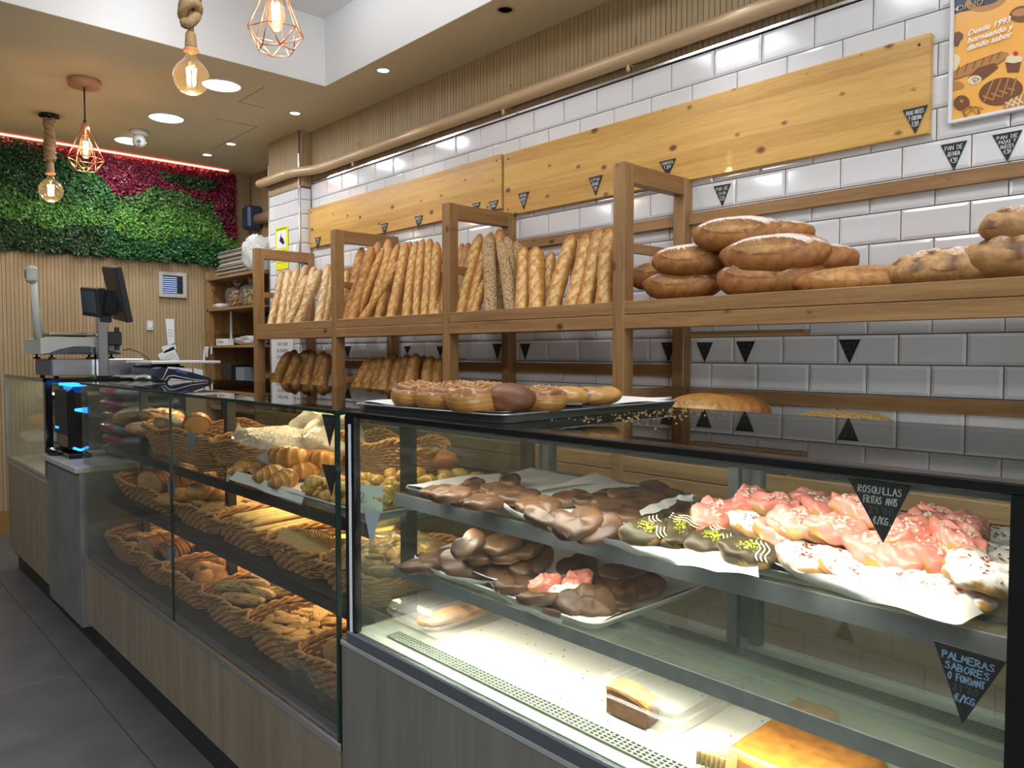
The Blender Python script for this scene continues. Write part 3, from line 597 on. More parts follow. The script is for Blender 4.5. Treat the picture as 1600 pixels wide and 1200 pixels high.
# ================================================================== poster
def textobj(s, font_size, mat, parent, origin, ux, uz, n, shear=0, bold=0, name='lettering'):
    cu = bpy.data.curves.new(name,'FONT'); cu.body = s; cu.size = font_size; cu.shear = shear; cu.offset = bold; cu.extrude = .0002; cu.resolution_u = 3
    o = bpy.data.objects.new(name, cu); COL.objects.link(o); dg = bpy.context.evaluated_depsgraph_get(); me = bpy.data.meshes.new_from_object(o.evaluated_get(dg))
    bpy.data.objects.remove(o); me.materials.clear(); me.materials.append(M[mat])
    R = Matrix((ux,uz,n)).transposed().to_4x4(); R.translation = Vector(origin)-(wpos(parent) if parent else Vector()); me.transform(R)
    o = bpy.data.objects.new(name, me); COL.objects.link(o); o.parent = parent; return o
px0 = onY(1483,197,TT).x; pz0 = onY(1483,197,TT).z; px1 = px0+.62; pz1 = pz0+.80
po = empty('framed_poster', (px0+.3,TT,pz0), label='orange framed bakery poster with drawn loaves, cakes and pretzel', cat='poster')
fb = MB()
for a,b in (((px0,pz0),(px0+.012,pz1)),((px1-.012,pz0),(px1,pz1)),((px0+.012,pz0),(px1-.012,pz0+.012)),((px0+.012,pz1-.012),(px1-.012,pz1))): fb.box((a[0],TT-.02,a[1]),(b[0],TT,b[1]),.003)
part('picture_frame', fb, 'wframe', po)
part('print', MB().box((px0+.012,TT-.009,pz0+.012),(px1-.012,TT,pz1-.012)), 'posto', po)
PY = TT-.0095
def pp(x,y): q = onY(x,y,PY); return (q.x,PY,q.z)
_pl = [0]
def flat(name, pts, mat, par=None):
    _pl[0] += 1; d = .00006*_pl[0]
    return part(name, MB().poly([(p[0],PY-d,p[2]) for p in pts]), mat, par or po)
def pell(cx,cy,rx,ry,rot=0,n=20,a0=0,a1=2*PI):
    return [pp(cx+rx*math.cos(a)*math.cos(rot)-ry*math.sin(a)*math.sin(rot), cy+rx*math.cos(a)*math.sin(rot)+ry*math.sin(a)*math.cos(rot)) for a in [a0+(a1-a0)*i/n for i in range(n+(0 if a1-a0 > 6.2 else 1))]]
def stroke2(pts, wd, mat, name='ink_line'):
    m = MB(); _pl[0] += 1; d = .00006*_pl[0]
    Q = [Vector(pp(*p)) for p in pts]
    for a,b in zip(Q,Q[1:]):
        e = (b-a); 
        if e.length < 1e-6: continue
        s_ = Vector((-e.z,0,e.x)).normalized()*wd/2; e = e.normalized()*wd*.3; k = len(m.v)
        m.v += [tuple(v+Vector((0,-d,0))) for v in (a-s_-e,b-s_+e,b+s_+e,a+s_-e)]; m.f.append((k,k+1,k+2,k+3)); m.sm.append(False)
    return part(name, m, mat, po)
flat('dark_banner',[pp(1484.5,25),pp(1484.5,-40),pp(1600,-75),pp(1600,-20),pp(1570,-6),pp(1528,14),pp(1500,19)],'pnavy')
flat('drawn_loaf',pell(1541,0,33,17,-.25),'pbr2'); flat('drawn_loaf_mark',pell(1541,-3,25,11,-.25),'pnavy'); flat('drawn_roll',pell(1597,22,20,13,-.2),'pbr'); flat('drawn_roll_shine',pell(1595,19,14,6,-.2),'pbr2')
flat('drawn_muffin',[pp(1486,60),pp(1489,52),pp(1498,49),pp(1505,53),pp(1505,60),pp(1501,64),pp(1497,73),pp(1486,72)],'pbr')
flat('drawn_bread_slice',[pp(1485,83),pp(1492,84),pp(1500,88),pp(1500,97),pp(1492,110),pp(1485,112)],'pcr')
flat('drawn_baguette',[pp(1485,116),pp(1510,101),pp(1545,88),pp(1565,81),pp(1575,82),pp(1577,88),pp(1560,100),pp(1520,115),pp(1492,126),pp(1485,126)],'pbr2')
for t_ in (1497,1510,1523,1536,1549,1561): stroke2([(t_-3,118-(t_-1497)*.40),(t_+2,104-(t_-1497)*.34)],.003,'pbr')
stroke2([(1485,116),(1510,101),(1545,88),(1566,81)],.002,'pbr'); stroke2([(1485,126),(1520,115),(1560,100),(1577,88)],.002,'pbr')
flat('drawn_croissant',[pp(1485,127),(pp(1500,127)),pp(1507,132),pp(1505,138),pp(1486,143)],'pbr2')
flat('drawn_cream_roll',[pp(1512,122),pp(1528,106),pp(1555,98),pp(1560,106),pp(1545,118),pp(1528,130)],'pbr'); flat('drawn_roll_end',pell(1523,125,11,7,-.2),'pcr'); stroke2([(1518,125),(1523,121),(1530,124),(1524,129),(1521,126),(1525,125)],.0022,'pbr')
flat('drawn_cupcake',[pp(1571,97),pp(1596,95),pp(1592,113),pp(1574,113)],'pbr'); flat('cupcake_icing',[pp(1570,97),pp(1574,88),pp(1584,85),pp(1598,89),pp(1597,96),pp(1584,99)],'pcr'); flat('cherry',pell(1587,84,4,4),'pred')
flat('drawn_round_loaf',pell(1564,143,35,21,-.22,24),'pbr')
for k in range(4):
    stroke2([(1536+k*13,142-k*4+8),(1552+k*11,156-k*5)],.004,'pbr2'); stroke2([(1538+k*14,158-k*3),(1552+k*12,126-k*1.5)],.004,'pbr2')
flat('drawn_tart',[pp(1567,170),pp(1572,160),pp(1590,150),pp(1602,146),pp(1602,168),pp(1575,172)],'pred' if False else 'pbr2')
for k in range(3): stroke2([(1573+k*9,168-k),(1581+k*8,154-k*3)],.003,'pcr'); stroke2([(1571+k*9,160-k*3),(1585+k*7,165-k*2)],.003,'pcr')
flat('drawn_doughnut',pell(1503,161,12.5,12,-.3),'pbr'); flat('doughnut_hole',pell(1503,158,3.2,2.6),'pbr2')
stroke2([(1507+12*math.cos(a)+11,176+9*math.sin(a)) for a in [i*PI/9-.6 for i in range(17)]],.0045,'pbr2'); stroke2([(1509,180),(1524,167),(1536,170)],.004,'pbr2'); stroke2([(1530,182),(1516,168),(1507,172)],.004,'pbr2')
a_,b_ = Vector(pp(1484.5,24)),Vector(pp(1530,6))
ux = Vector((1,0,0)); uz = Vector((0,0,1)); nn = Vector((0,-1,0))
def postext(s, x, y, size, mat, ang=0, shear=0, bold=0):
    o = Vector(pp(x,y)); o.y = PY-.004; u1 = Vector((math.cos(ang),0,math.sin(ang))); textobj(s,size,mat,po,o,u1,Vector((-math.sin(ang),0,math.cos(ang))),nn,shear,bold)
postext('H',1488,21,.024,'pwh'); postext('ORNO',1496,19,.024,'pgold')
postext('Desde 1993',1512,57,.0235,'pwh',.07,.35,.0004); postext('horneando y',1511.5,69,.0235,'pwh',.07,.35,.0004); postext('dando sabor',1511,80,.0235,'pwh',.07,.35,.0004)
# ================================================================== signs on the pillar
CY = 2.579
q = onY(431,357,CY); q1 = onY(451,419,CY)
sg = empty('camera_warning_card', ((q.x+q1.x)/2,CY,q1.z), label='yellow camera surveillance warning card on the white tiled pillar', cat='sign')
part('card', MB().box((q.x,CY-.002,q1.z),(q.x+.195,CY,q.z)), 'yellow', sg)
xa = q.x; za = q.z
part('white_panel', MB().box((xa+.025,CY-.0032,za-.155),(xa+.165,CY-.0021,za-.028)), 'wpaper', sg)
m = MB(); m.box((xa+.07,CY-.0046,za-.115),(xa+.125,CY-.0034,za-.075)); m.xf(Matrix.Translation((xa+.095,0,za-.095)) @ Matrix.Rotation(.5,4,'Y') @ Matrix.Translation((-xa-.095,0,-za+.095)))
m.box((xa+.118,CY-.0046,za-.13),(xa+.140,CY-.0034,za-.105)); m.box((xa+.088,CY-.0046,za-.075),(xa+.094,CY-.0034,za-.05)); part('camera_symbol', m, 'ink', sg)
m = MB(); strokes(m,'ZONA VIDEOVIGILADA',Vector((xa+.012,CY-.002,za-.022)),ux,uz,nn,.0078,.013,.002)
part('writing', m, 'ink', sg)
for zz in (za-.175,za-.262): part('ruled_line', MB().box((xa+.015,CY-.0028,zz),(xa+.18,CY-.0021,zz+.002)), 'ink', sg)
q = onY(425,529,CY); 
sg = empty('paper_notice', (q.x+.17,CY,1.0), label='white paper notice taped low on the tiled pillar behind the loaves', cat='notice')
part('sheet', MB().box((q.x,CY-.0015,1.0),(q.x+.35,CY,q.z+.02)), 'wpaper', sg)
m = MB()
for i,tx in enumerate(('POR FAVOR','NO ROGAMOS','TOCAR EL PAN')): m = MB(); strokes(m,tx,Vector((q.x+.10-.012*i,CY-.0016,q.z-.055-.048*i)),ux,uz,nn,.0145,.022,.003); part('writing', m, 'print_', sg)
# ================================================================== pipe
pi_ = empty('water_pipe', (-3,2.62,2.6), label='tan painted pipe running under the ceiling and around the pillar', cat='pipe')
zp = 2.600
path = [Vector((3,2.628,zp+.0)),Vector((-4.66,2.628,zp)),Vector((-4.80,2.622,zp)),Vector((-4.90,2.60,zp)),Vector((-5.02,2.55,zp)),Vector((-5.12,2.535,zp)),Vector((-5.47,2.535,zp)),Vector((-5.545,2.535,zp)),Vector((-5.555,2.56,zp)),Vector((-5.56,2.9,zp))]
part('pipe_run', MB().tube(path,.033,14), 'pipe', pi_)
part('rear_run', MB().tube([(-5.56,2.88,zp-.12),(-6.35,2.88,zp-.12)],.045,14), 'pipe', pi_)
for x in (-4.35,-2.9,-2.1):
    m = MB().tube([(x,2.64+.036*math.cos(a),zp+.036*math.sin(a)) for a in [i*PI/8 for i in range(16)]],.003,6,closed=True); m.lathe([(.003,-.045),(.009,-.06),(.009,-.07),(.003,-.078)],(x,2.615,zp+.01),8); m.tube([(x,2.64,zp+.036),(x,2.66,zp+.09),(x,2.676,zp+.09)],.003,6)
    part('pipe_clip', m, 'pipe', pi_)
m = MB().box((-6.50,2.80,zp-.20),(-6.36,2.93,zp+.0),.02); thing1('valve_casing', m, 'bluec', 'dark blue casing at the end of the pipe in the far nook','valve')
# ================================================================== ceiling lamps
for i,(x,y) in enumerate(DISCS):
    t = empty('ceiling_light', (x,y,CEIL-.02), label='round white ceiling light '+('nearest the recess corner','in the middle of the row of three','beside the dome camera near the plant wall')[i], cat='ceiling light', group='round flush ceiling lights')
    part('rim', MB().lathe([(.118,0),(.122,-.006),(.108,-.010),(.105,-.002)],(x,y,CEIL),32), 'camw', t); part('diffuser', MB().lathe([(0.001,-.0045),(.105,-.0045)],(x,y,CEIL),32), 'lensw', t)
    # rim is a ring; diffuser glows
for i,(x,y) in enumerate(SPOTS[:4]+[(-2.63,2.385)]):
    t = empty('spotlight', (x,y,CEIL-.02), label='small recessed ceiling spotlight '+('nearest the recess corner above the rack','above the pillar side of the rack','beyond the pillar','last of the row by the plant wall','unlit above the slatted band')[i], cat='spotlight', group='small recessed spotlights along the rack')
    part('rim', MB().lathe([(.041,0),(.043,-.004),(.035,-.006),(.032,-.001)],(x,y,CEIL),24), 'camw' if i < 4 else 'pipe', t); part('lamp', MB().lathe([(.001,-.002),(.032,-.002)],(x,y,CEIL),24), 'lensw' if i < 4 else 'dark', t)
x,y = -5.80,1.76
t = empty('dome_camera', (x,y,CEIL-.1), label='small white security dome camera on the ceiling', cat='camera')
part('mount', MB().lathe([(.001,0),(.062,-.001),(.060,-.03),(.05,-.036),(.001,-.036)][::1],(x,y,CEIL),24), 'camw', t)
part('eyeball', MB().lathe([(.001,-.118),(.02,-.114),(.038,-.10),(.046,-.078),(.042,-.05),(.03,-.034)],(x,y,CEIL),20), 'camw', t)
d = (Vector((0,0,CH))-Vector((x,y,CEIL-.08))).normalized()
for k,rr in ((.004,.014),(-.022,.008)):
    cc = Vector((x,y,CEIL-.078+k))+d*.043; m = MB().tube([cc-d*.004,cc+d*.004],rr,12); part('lens', m, 'lens', t)
thing1('led_strip', MB().box((-6.535,-.9,CEIL-.013),(-6.523,2.70,CEIL-.003)), 'ledp', 'thin glowing pink LED strip along the top of the plant wall','light strip')
area('led_strip_light', (-6.535,.9,CEIL-.02), 3.4, 5, (1,.12,.10), sizey=.02, rot=(0,0,PI/2))
# pendant lamps
def ropelamp(x,y,ztop,zb,lab,knot,r_=.071):
    """zb = centre of the globe"""
    t = empty('rope_pendant', (x,y,zb), label=lab, cat='pendant lamp', group='hemp rope pendant lamps')
    part('ceiling_cup', MB().lathe([(.001,0),(.06,-.001),(.06,-.022),(.001,-.026)],(x,y,ztop),24), 'black', t)
    zs = zb+r_+.115     # top of rope socket
    if knot == 'twist':
        m = MB()
        for ph in (0,PI):
            pts = [(x+.016*math.cos(ph+k*.55),y+.016*math.sin(ph+k*.55),ztop-.02-(ztop-.02-zs)*k/46) for k in range(47)]
            m.tube(pts,[.019+.004*math.sin(k*.8) for k in range(47)],8)
        for zz in (ztop-.05,(ztop+zs)/2-.02,zs+.05,zs+.02):
            m.tube([(x+.027*math.cos(a),y+.027*math.sin(a),zz+.012*math.sin(a)) for a in [i*PI/7 for i in range(14)]],.013,8,closed=True)
        part('rope', m, 'rope', t)
    else:
        m = MB().tube([(x,y,ztop),(x,y,zs+.17)],.013,8)
        kz = zs+.085
        for rr,dz,tl,th_ in ((.026,.034,.9,.022),(.022,-.034,-.5,.021),(.030,.0,1.3,.021)):
            m.tube([(x+rr*math.cos(a),y+rr*math.sin(a),kz+dz+.022*math.sin(a+tl)*1.2) for a in [i*PI/8 for i in range(16)]],th_,8,closed=True)
        m.tube([(x,y,kz),(x+.004,y,zs)],.0125,8); part('rope', m, 'rope', t)
    m = MB().tube([(x,y,zs+.005),(x,y,zs-.01),(x,y,zs-.06),(x,y,zs-.072)],[.013,.021,.024,.022],12); part('socket', m, 'rope', t)
    part('socket_ring', MB().lathe([(.012,.006),(.029,.006),(.031,0),(.029,-.006),(.012,-.006)],(x,y,zs-.076),20), 'woodcap', t)
    prof = [(.001,-r_)]+[(r_*math.sin(a),-r_*math.cos(a)) for a in [i*PI/14 for i in range(1,12)]]+[(.026,r_*.96+.006),(.018,r_+.025),(.017,r_+.045)]
    bulb = part('bulb', MB().lathe(prof,(x,y,zb),24), 'bulb', t)
    m = MB()
    for k in range(6):
        a = k*PI/3; m.tube([(x+.014*math.cos(a),y+.014*math.sin(a),zb-.032),(x+.018*math.cos(a),y+.018*math.sin(a),zb+.038)],.0024,6)
    part('filament', m, 'fil', bulb)
    pl = bpy.data.lights.new('bulb_glow','POINT'); pl.energy = 4; pl.color = (1,.66,.34); pl.shadow_soft_size = .02; o = bpy.data.objects.new('bulb_glow',pl); COL.objects.link(o); o.location = (x,y,zb-r_-.02)
def cagelamp(x,y,ztop,zm,lab):
    """zm = height of the widest ring; half-width .094"""
    t = empty('cage_pendant', (x,y,zm), label=lab, cat='pendant lamp', group='copper wire cage pendant lamps')
    part('ceiling_rose', MB().lathe([(.001,0),(.083,-.001),(.085,-.01),(.083,-.04),(.001,-.042)],(x,y,ztop),28), 'woodcap', t)
    zt = zm+.165
    part('cord', MB().tube([(x,y,ztop-.04),(x,y,zt+.06)],.0045,8), 'blackm', t)
    part('cord_grip', MB().tube([(x,y,zt+.065),(x,y,zt+.045),(x,y,zt+.04)],[.005,.011,.011],10), 'blackm', t)
    m = MB(); n = 6; R_,rt,rb,zb = .094,.022,.048,zm-.062
    T = [Vector((x+rt*math.cos(a),y+rt*math.sin(a),zt)) for a in [i*PI/3+.3 for i in range(6)]]
    A = [Vector((x+R_*math.cos(a),y+R_*math.sin(a),zm)) for a in [i*PI/3+.3 for i in range(6)]]
    B_ = [Vector((x+rb*1.25*math.cos(a+PI/6),y+rb*1.25*math.sin(a+PI/6),zb)) for a in [i*PI/3+.3 for i in range(6)]]
    for i in range(6):
        j = (i+1)%6
        for p,q_ in ((T[i],A[i]),(T[i],T[j]),(A[i],A[j]),(A[i],B_[i]),(A[j],B_[i]),(B_[i],B_[j])): m.tube([p,q_],.0023,6)
    part('wire_cage', m, 'copper', t)
    part('lampholder', MB().lathe([(.002,.045),(.016,.04),(.022,.01),(.022,-.03),(.019,-.034)],(x,y,zt),20), 'copper', t)
    zb_ = zt-.10
    bulb = part('bulb', MB().lathe([(.001,-.062),(.014,-.058),(.028,-.035),(.033,-.008),(.029,.022),(.018,.05),(.013,.066)],(x,y,zb_),20), 'bulb', t)
    m = MB()
    for k in range(5):
        a = k*2*PI/5; m.tube([(x+.009*math.cos(a),y+.009*math.sin(a),zb_-.035),(x+.012*math.cos(a),y+.012*math.sin(a),zb_+.035)],.0028,6)
    part('filament', m, 'fil2', bulb)
    pl = bpy.data.lights.new('bulb_glow','POINT'); pl.energy = 4; pl.color = (1,.6,.3); pl.shadow_soft_size = .02; o = bpy.data.objects.new('bulb_glow',pl); COL.objects.link(o); o.location = (x,y,zb_-.075)
ropelamp(-5.815,1.21,CEIL,2.403,'rope-wrapped pendant with round glowing bulb in front of the plant wall','twist',.074)
cagelamp(-4.945,1.21,CEIL,2.45,'copper cage pendant hanging from a round wooden ceiling rose')
ropelamp(-3.29,1.21,RZ,2.482,'knotted rope pendant with large amber globe bulb hanging from the recess','knot',.072)
cagelamp(-2.507,1.21,RZ,2.430,'copper cage pendant hanging inside the bright recess')
# ================================================================== plant wall
def interp(x, pts):
    if x <= pts[0][0]: return pts[0][1]
    for (a,b),(c_,d) in zip(pts,pts[1:]):
        if x <= c_: return b+(d-b)*(x-a)/(c_-a)
    return pts[-1][1]
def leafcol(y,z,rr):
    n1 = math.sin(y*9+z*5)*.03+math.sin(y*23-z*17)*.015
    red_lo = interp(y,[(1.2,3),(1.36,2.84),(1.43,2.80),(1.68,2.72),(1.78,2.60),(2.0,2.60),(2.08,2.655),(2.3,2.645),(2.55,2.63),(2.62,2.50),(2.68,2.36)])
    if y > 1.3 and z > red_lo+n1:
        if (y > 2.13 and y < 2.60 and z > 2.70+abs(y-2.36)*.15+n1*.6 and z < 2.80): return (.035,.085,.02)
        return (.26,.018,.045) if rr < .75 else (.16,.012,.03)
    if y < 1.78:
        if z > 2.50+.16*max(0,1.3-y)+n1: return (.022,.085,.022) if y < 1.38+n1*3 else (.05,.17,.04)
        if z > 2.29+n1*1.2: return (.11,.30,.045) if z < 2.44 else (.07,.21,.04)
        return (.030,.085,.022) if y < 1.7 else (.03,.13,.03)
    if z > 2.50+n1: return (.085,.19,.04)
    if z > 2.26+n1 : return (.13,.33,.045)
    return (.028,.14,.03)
def build_leaves(n, seed):
    R = np.random.RandomState(seed); V = []; F = []; C = []
    for i in range(n):
        y = R.uniform(.35,2.765); z = R.uniform(2.075,2.872); d = R.uniform(0,.050)+.012*math.sin(y*21)*math.sin(z*19)
        if z < 2.11 and R.rand() < .35+.5*math.sin(y*40): continue
        s = R.uniform(.011,.019); c = np.array([BACK+.035+d,y,z])
        nrm = np.array([1,R.uniform(-.8,.8),R.uniform(-.35,1.0)]); nrm /= np.linalg.norm(nrm)
        a = np.cross(nrm,[0,R.uniform(-1,1),R.uniform(-1,1)]); a /= np.linalg.norm(a)+1e-9; b = np.cross(nrm,a)
        k = len(V); V += [c-a*s, c+b*s*.6+nrm*s*.25, c+a*s, c-b*s*.6+nrm*s*.25]; F += [(k,k+1,k+2),(k,k+2,k+3)]
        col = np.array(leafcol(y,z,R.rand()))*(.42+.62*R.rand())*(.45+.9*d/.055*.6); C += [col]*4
    me = bpy.data.meshes.new('foliage'); me.from_pydata([tuple(v) for v in V],[],F)
    ca = me.color_attributes.new('Col','FLOAT_COLOR','POINT'); arr = np.ones((len(V),4),dtype=np.float32); arr[:,:3] = C; ca.data.foreach_set('color',arr.ravel())
    me.materials.append(M['leaf']); return me
pw = empty('plant_wall', (0,0,0), label='dense panel of green and crimson artificial foliage on the far wall', cat='plant wall')
part('backing_panel', MB().box((BACK+.002,.34,2.085),(BACK+.03,2.768,2.878)), pmat('leaf_backing',(.012,.03,.010),.9), pw)
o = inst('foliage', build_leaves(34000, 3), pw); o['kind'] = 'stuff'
# ================================================================== things on the back wall
def bx(px,py,X=BACK+.012): return onX(px,py,X)
a,b = bx(247,424),bx(291,466)
vt = empty('wall_vent', (BACK+.01,(a.y+b.y)/2,b.z), label='square pale wall vent with lit louvres below the plants', cat='vent')
y0,y1,z0,z1 = a.y,b.y,b.z,a.z+.0
fb = MB()
for p,q in (((y0,z0),(y0+.03,z1)),((y1-.03,z0),(y1,z1)),((y0+.03,z0),(y1-.03,z0+.03)),((y0+.03,z1-.03),(y1-.03,z1))): fb.box((BACK+.010,p[0],p[1]),(BACK+.030,q[0],q[1]),.002)
part('vent_frame', fb, 'beige', vt)
part('cavity', MB().box((BACK+.0105,y0+.03,z0+.03),(BACK+.0125,y1-.03,z1-.03)), 'blackm', vt)
part('lamp_tube', MB().box((BACK+.013,y0+.031,z0+.031),(BACK+.015,y0+.031+(y1-y0-.06)*.72,z1-.04)), 'ventlamp', vt, 'blue-white light behind the louvres')
n = 9
lv = wmesh(MB().box((0,0,0),(.012,y1-y0-.06,.0075)), 'louvre', 'beiged')
for i in range(n): inst('louvre', lv, vt, Vector((BACK+.016,y0+.03,z0+.034+(z1-z0-.07)*i/(n-1)))-vt.location, (0,.5,0))
a,b = bx(229,501),bx(239.5,516)
t = empty('wall_switch', (BACK+.01,a.y,b.z), label='small white switch plate on the slatted wall under the vent', cat='switch')
part('plate', MB().box((BACK+.010,a.y,b.z),(BACK+.018,b.y,a.z),.002), 'camw', t); part('rocker', MB().box((BACK+.018,a.y+.012,b.z+.018),(BACK+.021,b.y-.012,a.z-.018),.001), 'wpaper', t)
def sheetw(pts, lab, n_lines=3, mat='wpaper', name='paper_note'):
    P = [bx(*p,BACK+.016+k_*0) for p,k_ in zip(pts,range(9))]
    t = empty(name, P[0], label=lab, cat='paper', group='papers pinned to the slatted wall')
    part('sheet', MB().prism(P, (.0012,0,0)), mat, t)
    m = MB(); c = sum((Vector(p) for p in P),Vector())/len(P); u_ = (P[1]-P[0]); L_ = u_.length; u_.normalize(); v_ = Vector((1,0,0)).cross(u_)
    for i in range(n_lines):
        o = c+Vector((.0016,0,0))+v_*(.012*(i-n_lines/2)*2); m.prism([o-u_*L_*.3,o+u_*L_*.3,o+u_*L_*.3+v_*.003,o-u_*L_*.3+v_*.003],(.0002,0,0))
    part('print', m, 'print_', t)
sheetw([(258.5,498),(272,498.5),(273,538),(262,539)],'long white receipt strip pinned to the slatted wall',3)
sheetw([(252,542),(273,536),(276,545),(256,552)],'small white slip under the receipt strip',1)
sheetw([(246,554),(271,541),(281,562),(272,563),(250,562)],'angled white sheet under the receipt strip',2)
# ------------------------------------------------ shelf unit in the far corner
X0,X1,Yf,Yb = -6.565,-5.56,2.495,2.90
sh = empty('storage_shelves', (X0,Yf,0), label='dark brown wooden storage shelves in the far corner beside the slatted wall', cat='shelves')
part('side_panel', MB().box((X0,Yf,0),(X0+.035,Yb,2.015)), 'rackZ', sh)
part('front_post', MB().box((X0+.036,Yf+.0,0),(X0+.075,Yf+.05,1.93)), 'rackZ', sh)
SZ = [1.955,1.698,1.392]
for z in SZ: part('shelf_board', MB().box((X0+.035,Yf,z-.018),(X1,Yb,z)), 'rackX', sh)
part('shelf_board', MB().box((X0+.035,Yf,.86),(X1,Yb,.88)), 'rackX', sh)
part('bracket', MB().box((X0+.076,Yf+.03,1.86),(X0+.09,Yf+.05,1.93)), 'rackZ', sh)
# stack of trays and papers on top
rr = random.Random(2); z = 1.955
t = empty('paper_sack_stack', (-6.2,2.65,z), label='stack of flattened paper and card piled on top of the corner shelves', cat='stack')
for i in range(26):
    xa,xb = -6.42+rr.uniform(-.02,.03)+(.06 if i > 6 else 0), -5.78+rr.uniform(-.03,.03)-(.02 if i > 6 else 0)
    h = .0075 if i > 6 else .009
    part('sheet', MB().box((xa,2.53+rr.uniform(-.01,.02),z),(xb,2.86,z+h*.8)), pmat('stack%d'%i,[(.45,.42,.36),(.34,.31,.26),(.22,.24,.22),(.5,.42,.3)][i%4],.7), t); z += h
# bags, boxes, papers on the shelves
def crumple(rx,ry,rz,seed,amp=.12,nu=18,nv=26,sq=.7,flat=.0):
    R = random.Random(seed); ph = [R.uniform(0,6.28) for _ in range(12)]
    def fn(u,v):
        th = PI*u; a = 2*PI*v; s_,c_ = math.sin(th),math.cos(th)
        k = 1+amp*(math.sin(3*a+ph[0]+4*th)*.5+math.sin(5*a+ph[1]-7*th)*.35+math.sin(11*a+9*th+ph[2])*.22+math.sin(17*a-5*th+ph[3])*.15)
        x = abs(s_*math.cos(a))**sq*(1 if math.cos(a) >= 0 else -1); y = abs(s_*math.sin(a))**sq*(1 if math.sin(a) >= 0 else -1)
        zz = abs(c_)**sq*(1 if c_ >= 0 else -1)
        return (rx*x*k, ry*y*k, rz+rz*max(zz,-.97)*(k if zz > 0 else 1))
    return MB().blob(nu,nv,fn)
def bagthing(name, loc, r, seed, mat, lab, amp=.12, knot=True, cat='bag', group=None, contents=None):
    t = empty(name, loc, label=lab, cat=cat, group=group)
    mb = crumple(*r,seed,amp); part('film', mb, mat, t, local=True)
    if knot:
        m = MB(); R = random.Random(seed)
        for k in range(9):
            a = k*2*PI/9; m.tube([(0,0,r[2]*1.85),(.012*math.cos(a),.012*math.sin(a),r[2]*2.1),(r[0]*.38*math.cos(a)*R.uniform(.6,1.2),r[0]*.3*math.sin(a),r[2]*2.1+r[0]*R.uniform(.2,.6))],[.012,.007,.009],6)
        part('gathered_neck', m, mat, t, local=True)
    if contents: contents(t)
    return t
bagthing('plastic_bag',(-5.66,2.56,1.957),(.11,.10,.135),4,'bagw','big crumpled white plastic bag on top of the corner shelves beside the pillar',.16,False)
def nuts(col, r, n, seed):
    def f(t):
        R = random.Random(seed); m = MB()
        for k in range(n):
            a = R.uniform(0,6.28); q = R.uniform(0,1)**.5; x,y,z = r[0]*q*math.cos(a),r[1]*q*math.sin(a),R.uniform(.01,r[2])
            m.tube([(x,y,z),(x+.008,y,z+.012),(x+.012,y+.01,z+.02)],[.003,.011,.003],5)
        part('biscuits', m, pmat('bisc%d'%seed,col,.6), t, local=True, kind='stuff')
    return f
bagthing('biscuit_bag',(-6.14,2.60,1.70),(.105,.085,.085),5,'bagc','clear bag of orange biscuits on the middle corner shelf',.08,True,contents=nuts((.42,.20,.04),(.08,.06,.12),90,3))
bagthing('biscuit_bag',(-5.86,2.60,1.70),(.105,.085,.085),6,'bagc','clear bag of pale yellow biscuits beside the pillar end of the corner shelf',.08,True,contents=nuts((.40,.28,.07),(.08,.06,.12),90,4))
bagthing('flat_packet',(-6.36,2.56,1.70),(.10,.06,.022),7,'bagw','low flattened pale packet at the slatted wall end of the corner shelf',.08,False)
t = empty('clipboard', (-6.2,2.6,1.392), label='thin white upright board standing on the lower corner shelf', cat='board'); part('board', MB().box((-6.30,2.60,1.393),(-6.285,2.612,1.675)), 'wpaper', t)
t = empty('label_card', (-6.30,2.5,1.392), label='white printed card box on the edge of the lower corner shelf', cat='box')
part('card', MB().box((-6.36,2.505,1.392),(-6.13,2.56,1.445),.002), 'wpaper', t); m = MB(); strokes(m,'FACTURAS',Vector((-6.33,2.5045,1.412)),Vector((1,0,0)),Vector((0,0,1)),Vector((0,-1,0)),.014,.015,.002) if False else m.box((-6.33,2.504,1.415),(-6.2,2.5048,1.419)).box((-6.33,2.504,1.425),(-6.22,2.5048,1.428)); part('print', m, 'print_', t)
bagthing('carrier_bag',(-5.88,2.60,1.394),(.20,.08,.035),9,'bagw','crumpled white carrier bag lying on the lower corner shelf',.2,False)
bagthing('dark_bag',(-5.77,2.72,1.394),(.07,.07,.13),10,'blackm','dark bundled cloth standing behind the white carrier bag',.15,False,cat='cloth')
for i,(x,c_,h) in enumerate(((-6.18,'card',.17),(-5.93,'redp',.15))):
    t = empty('carton', (x,2.6,1.0), label=('brown card carton standing low in the corner shelves','red and white carton standing low in the corner shelves')[i], cat='carton')
    part('box_body', MB().box((x-.08,2.52,.88),(x+.08,2.68,1.05+h*.3),.003), c_, t); part('box_label', MB().box((x-.082,2.5185,1.06 if i == 0 else 1.03),(x+.082,2.52,1.10 if i == 0 else 1.09)), 'wpaper', t)
    part('box_top', MB().box((x-.08,2.52,1.05+h*.3),(x+.08,2.68,1.05+h*1.1),.003), 'blackm' if i == 0 else 'greyp', t)
for i,(xx,w_,h,cv) in enumerate(((-6.60+.04,.055,.125,.02),(-6.50,.04,.09,.012),(-6.425,.04,.065,0))):
    m = MB().grid(6,2,lambda u,v: (xx+w_*v+cv*math.sin(PI*u)*-1, 2.488-.003*i-cv*u, 1.385-h*u)); thing1('hanging_ticket', m, 'wpaper', 'curling white ticket hanging from the shelf edge, '+('longest','middle','shortest')[i]+' of three','ticket','white tickets hanging from the corner shelf')
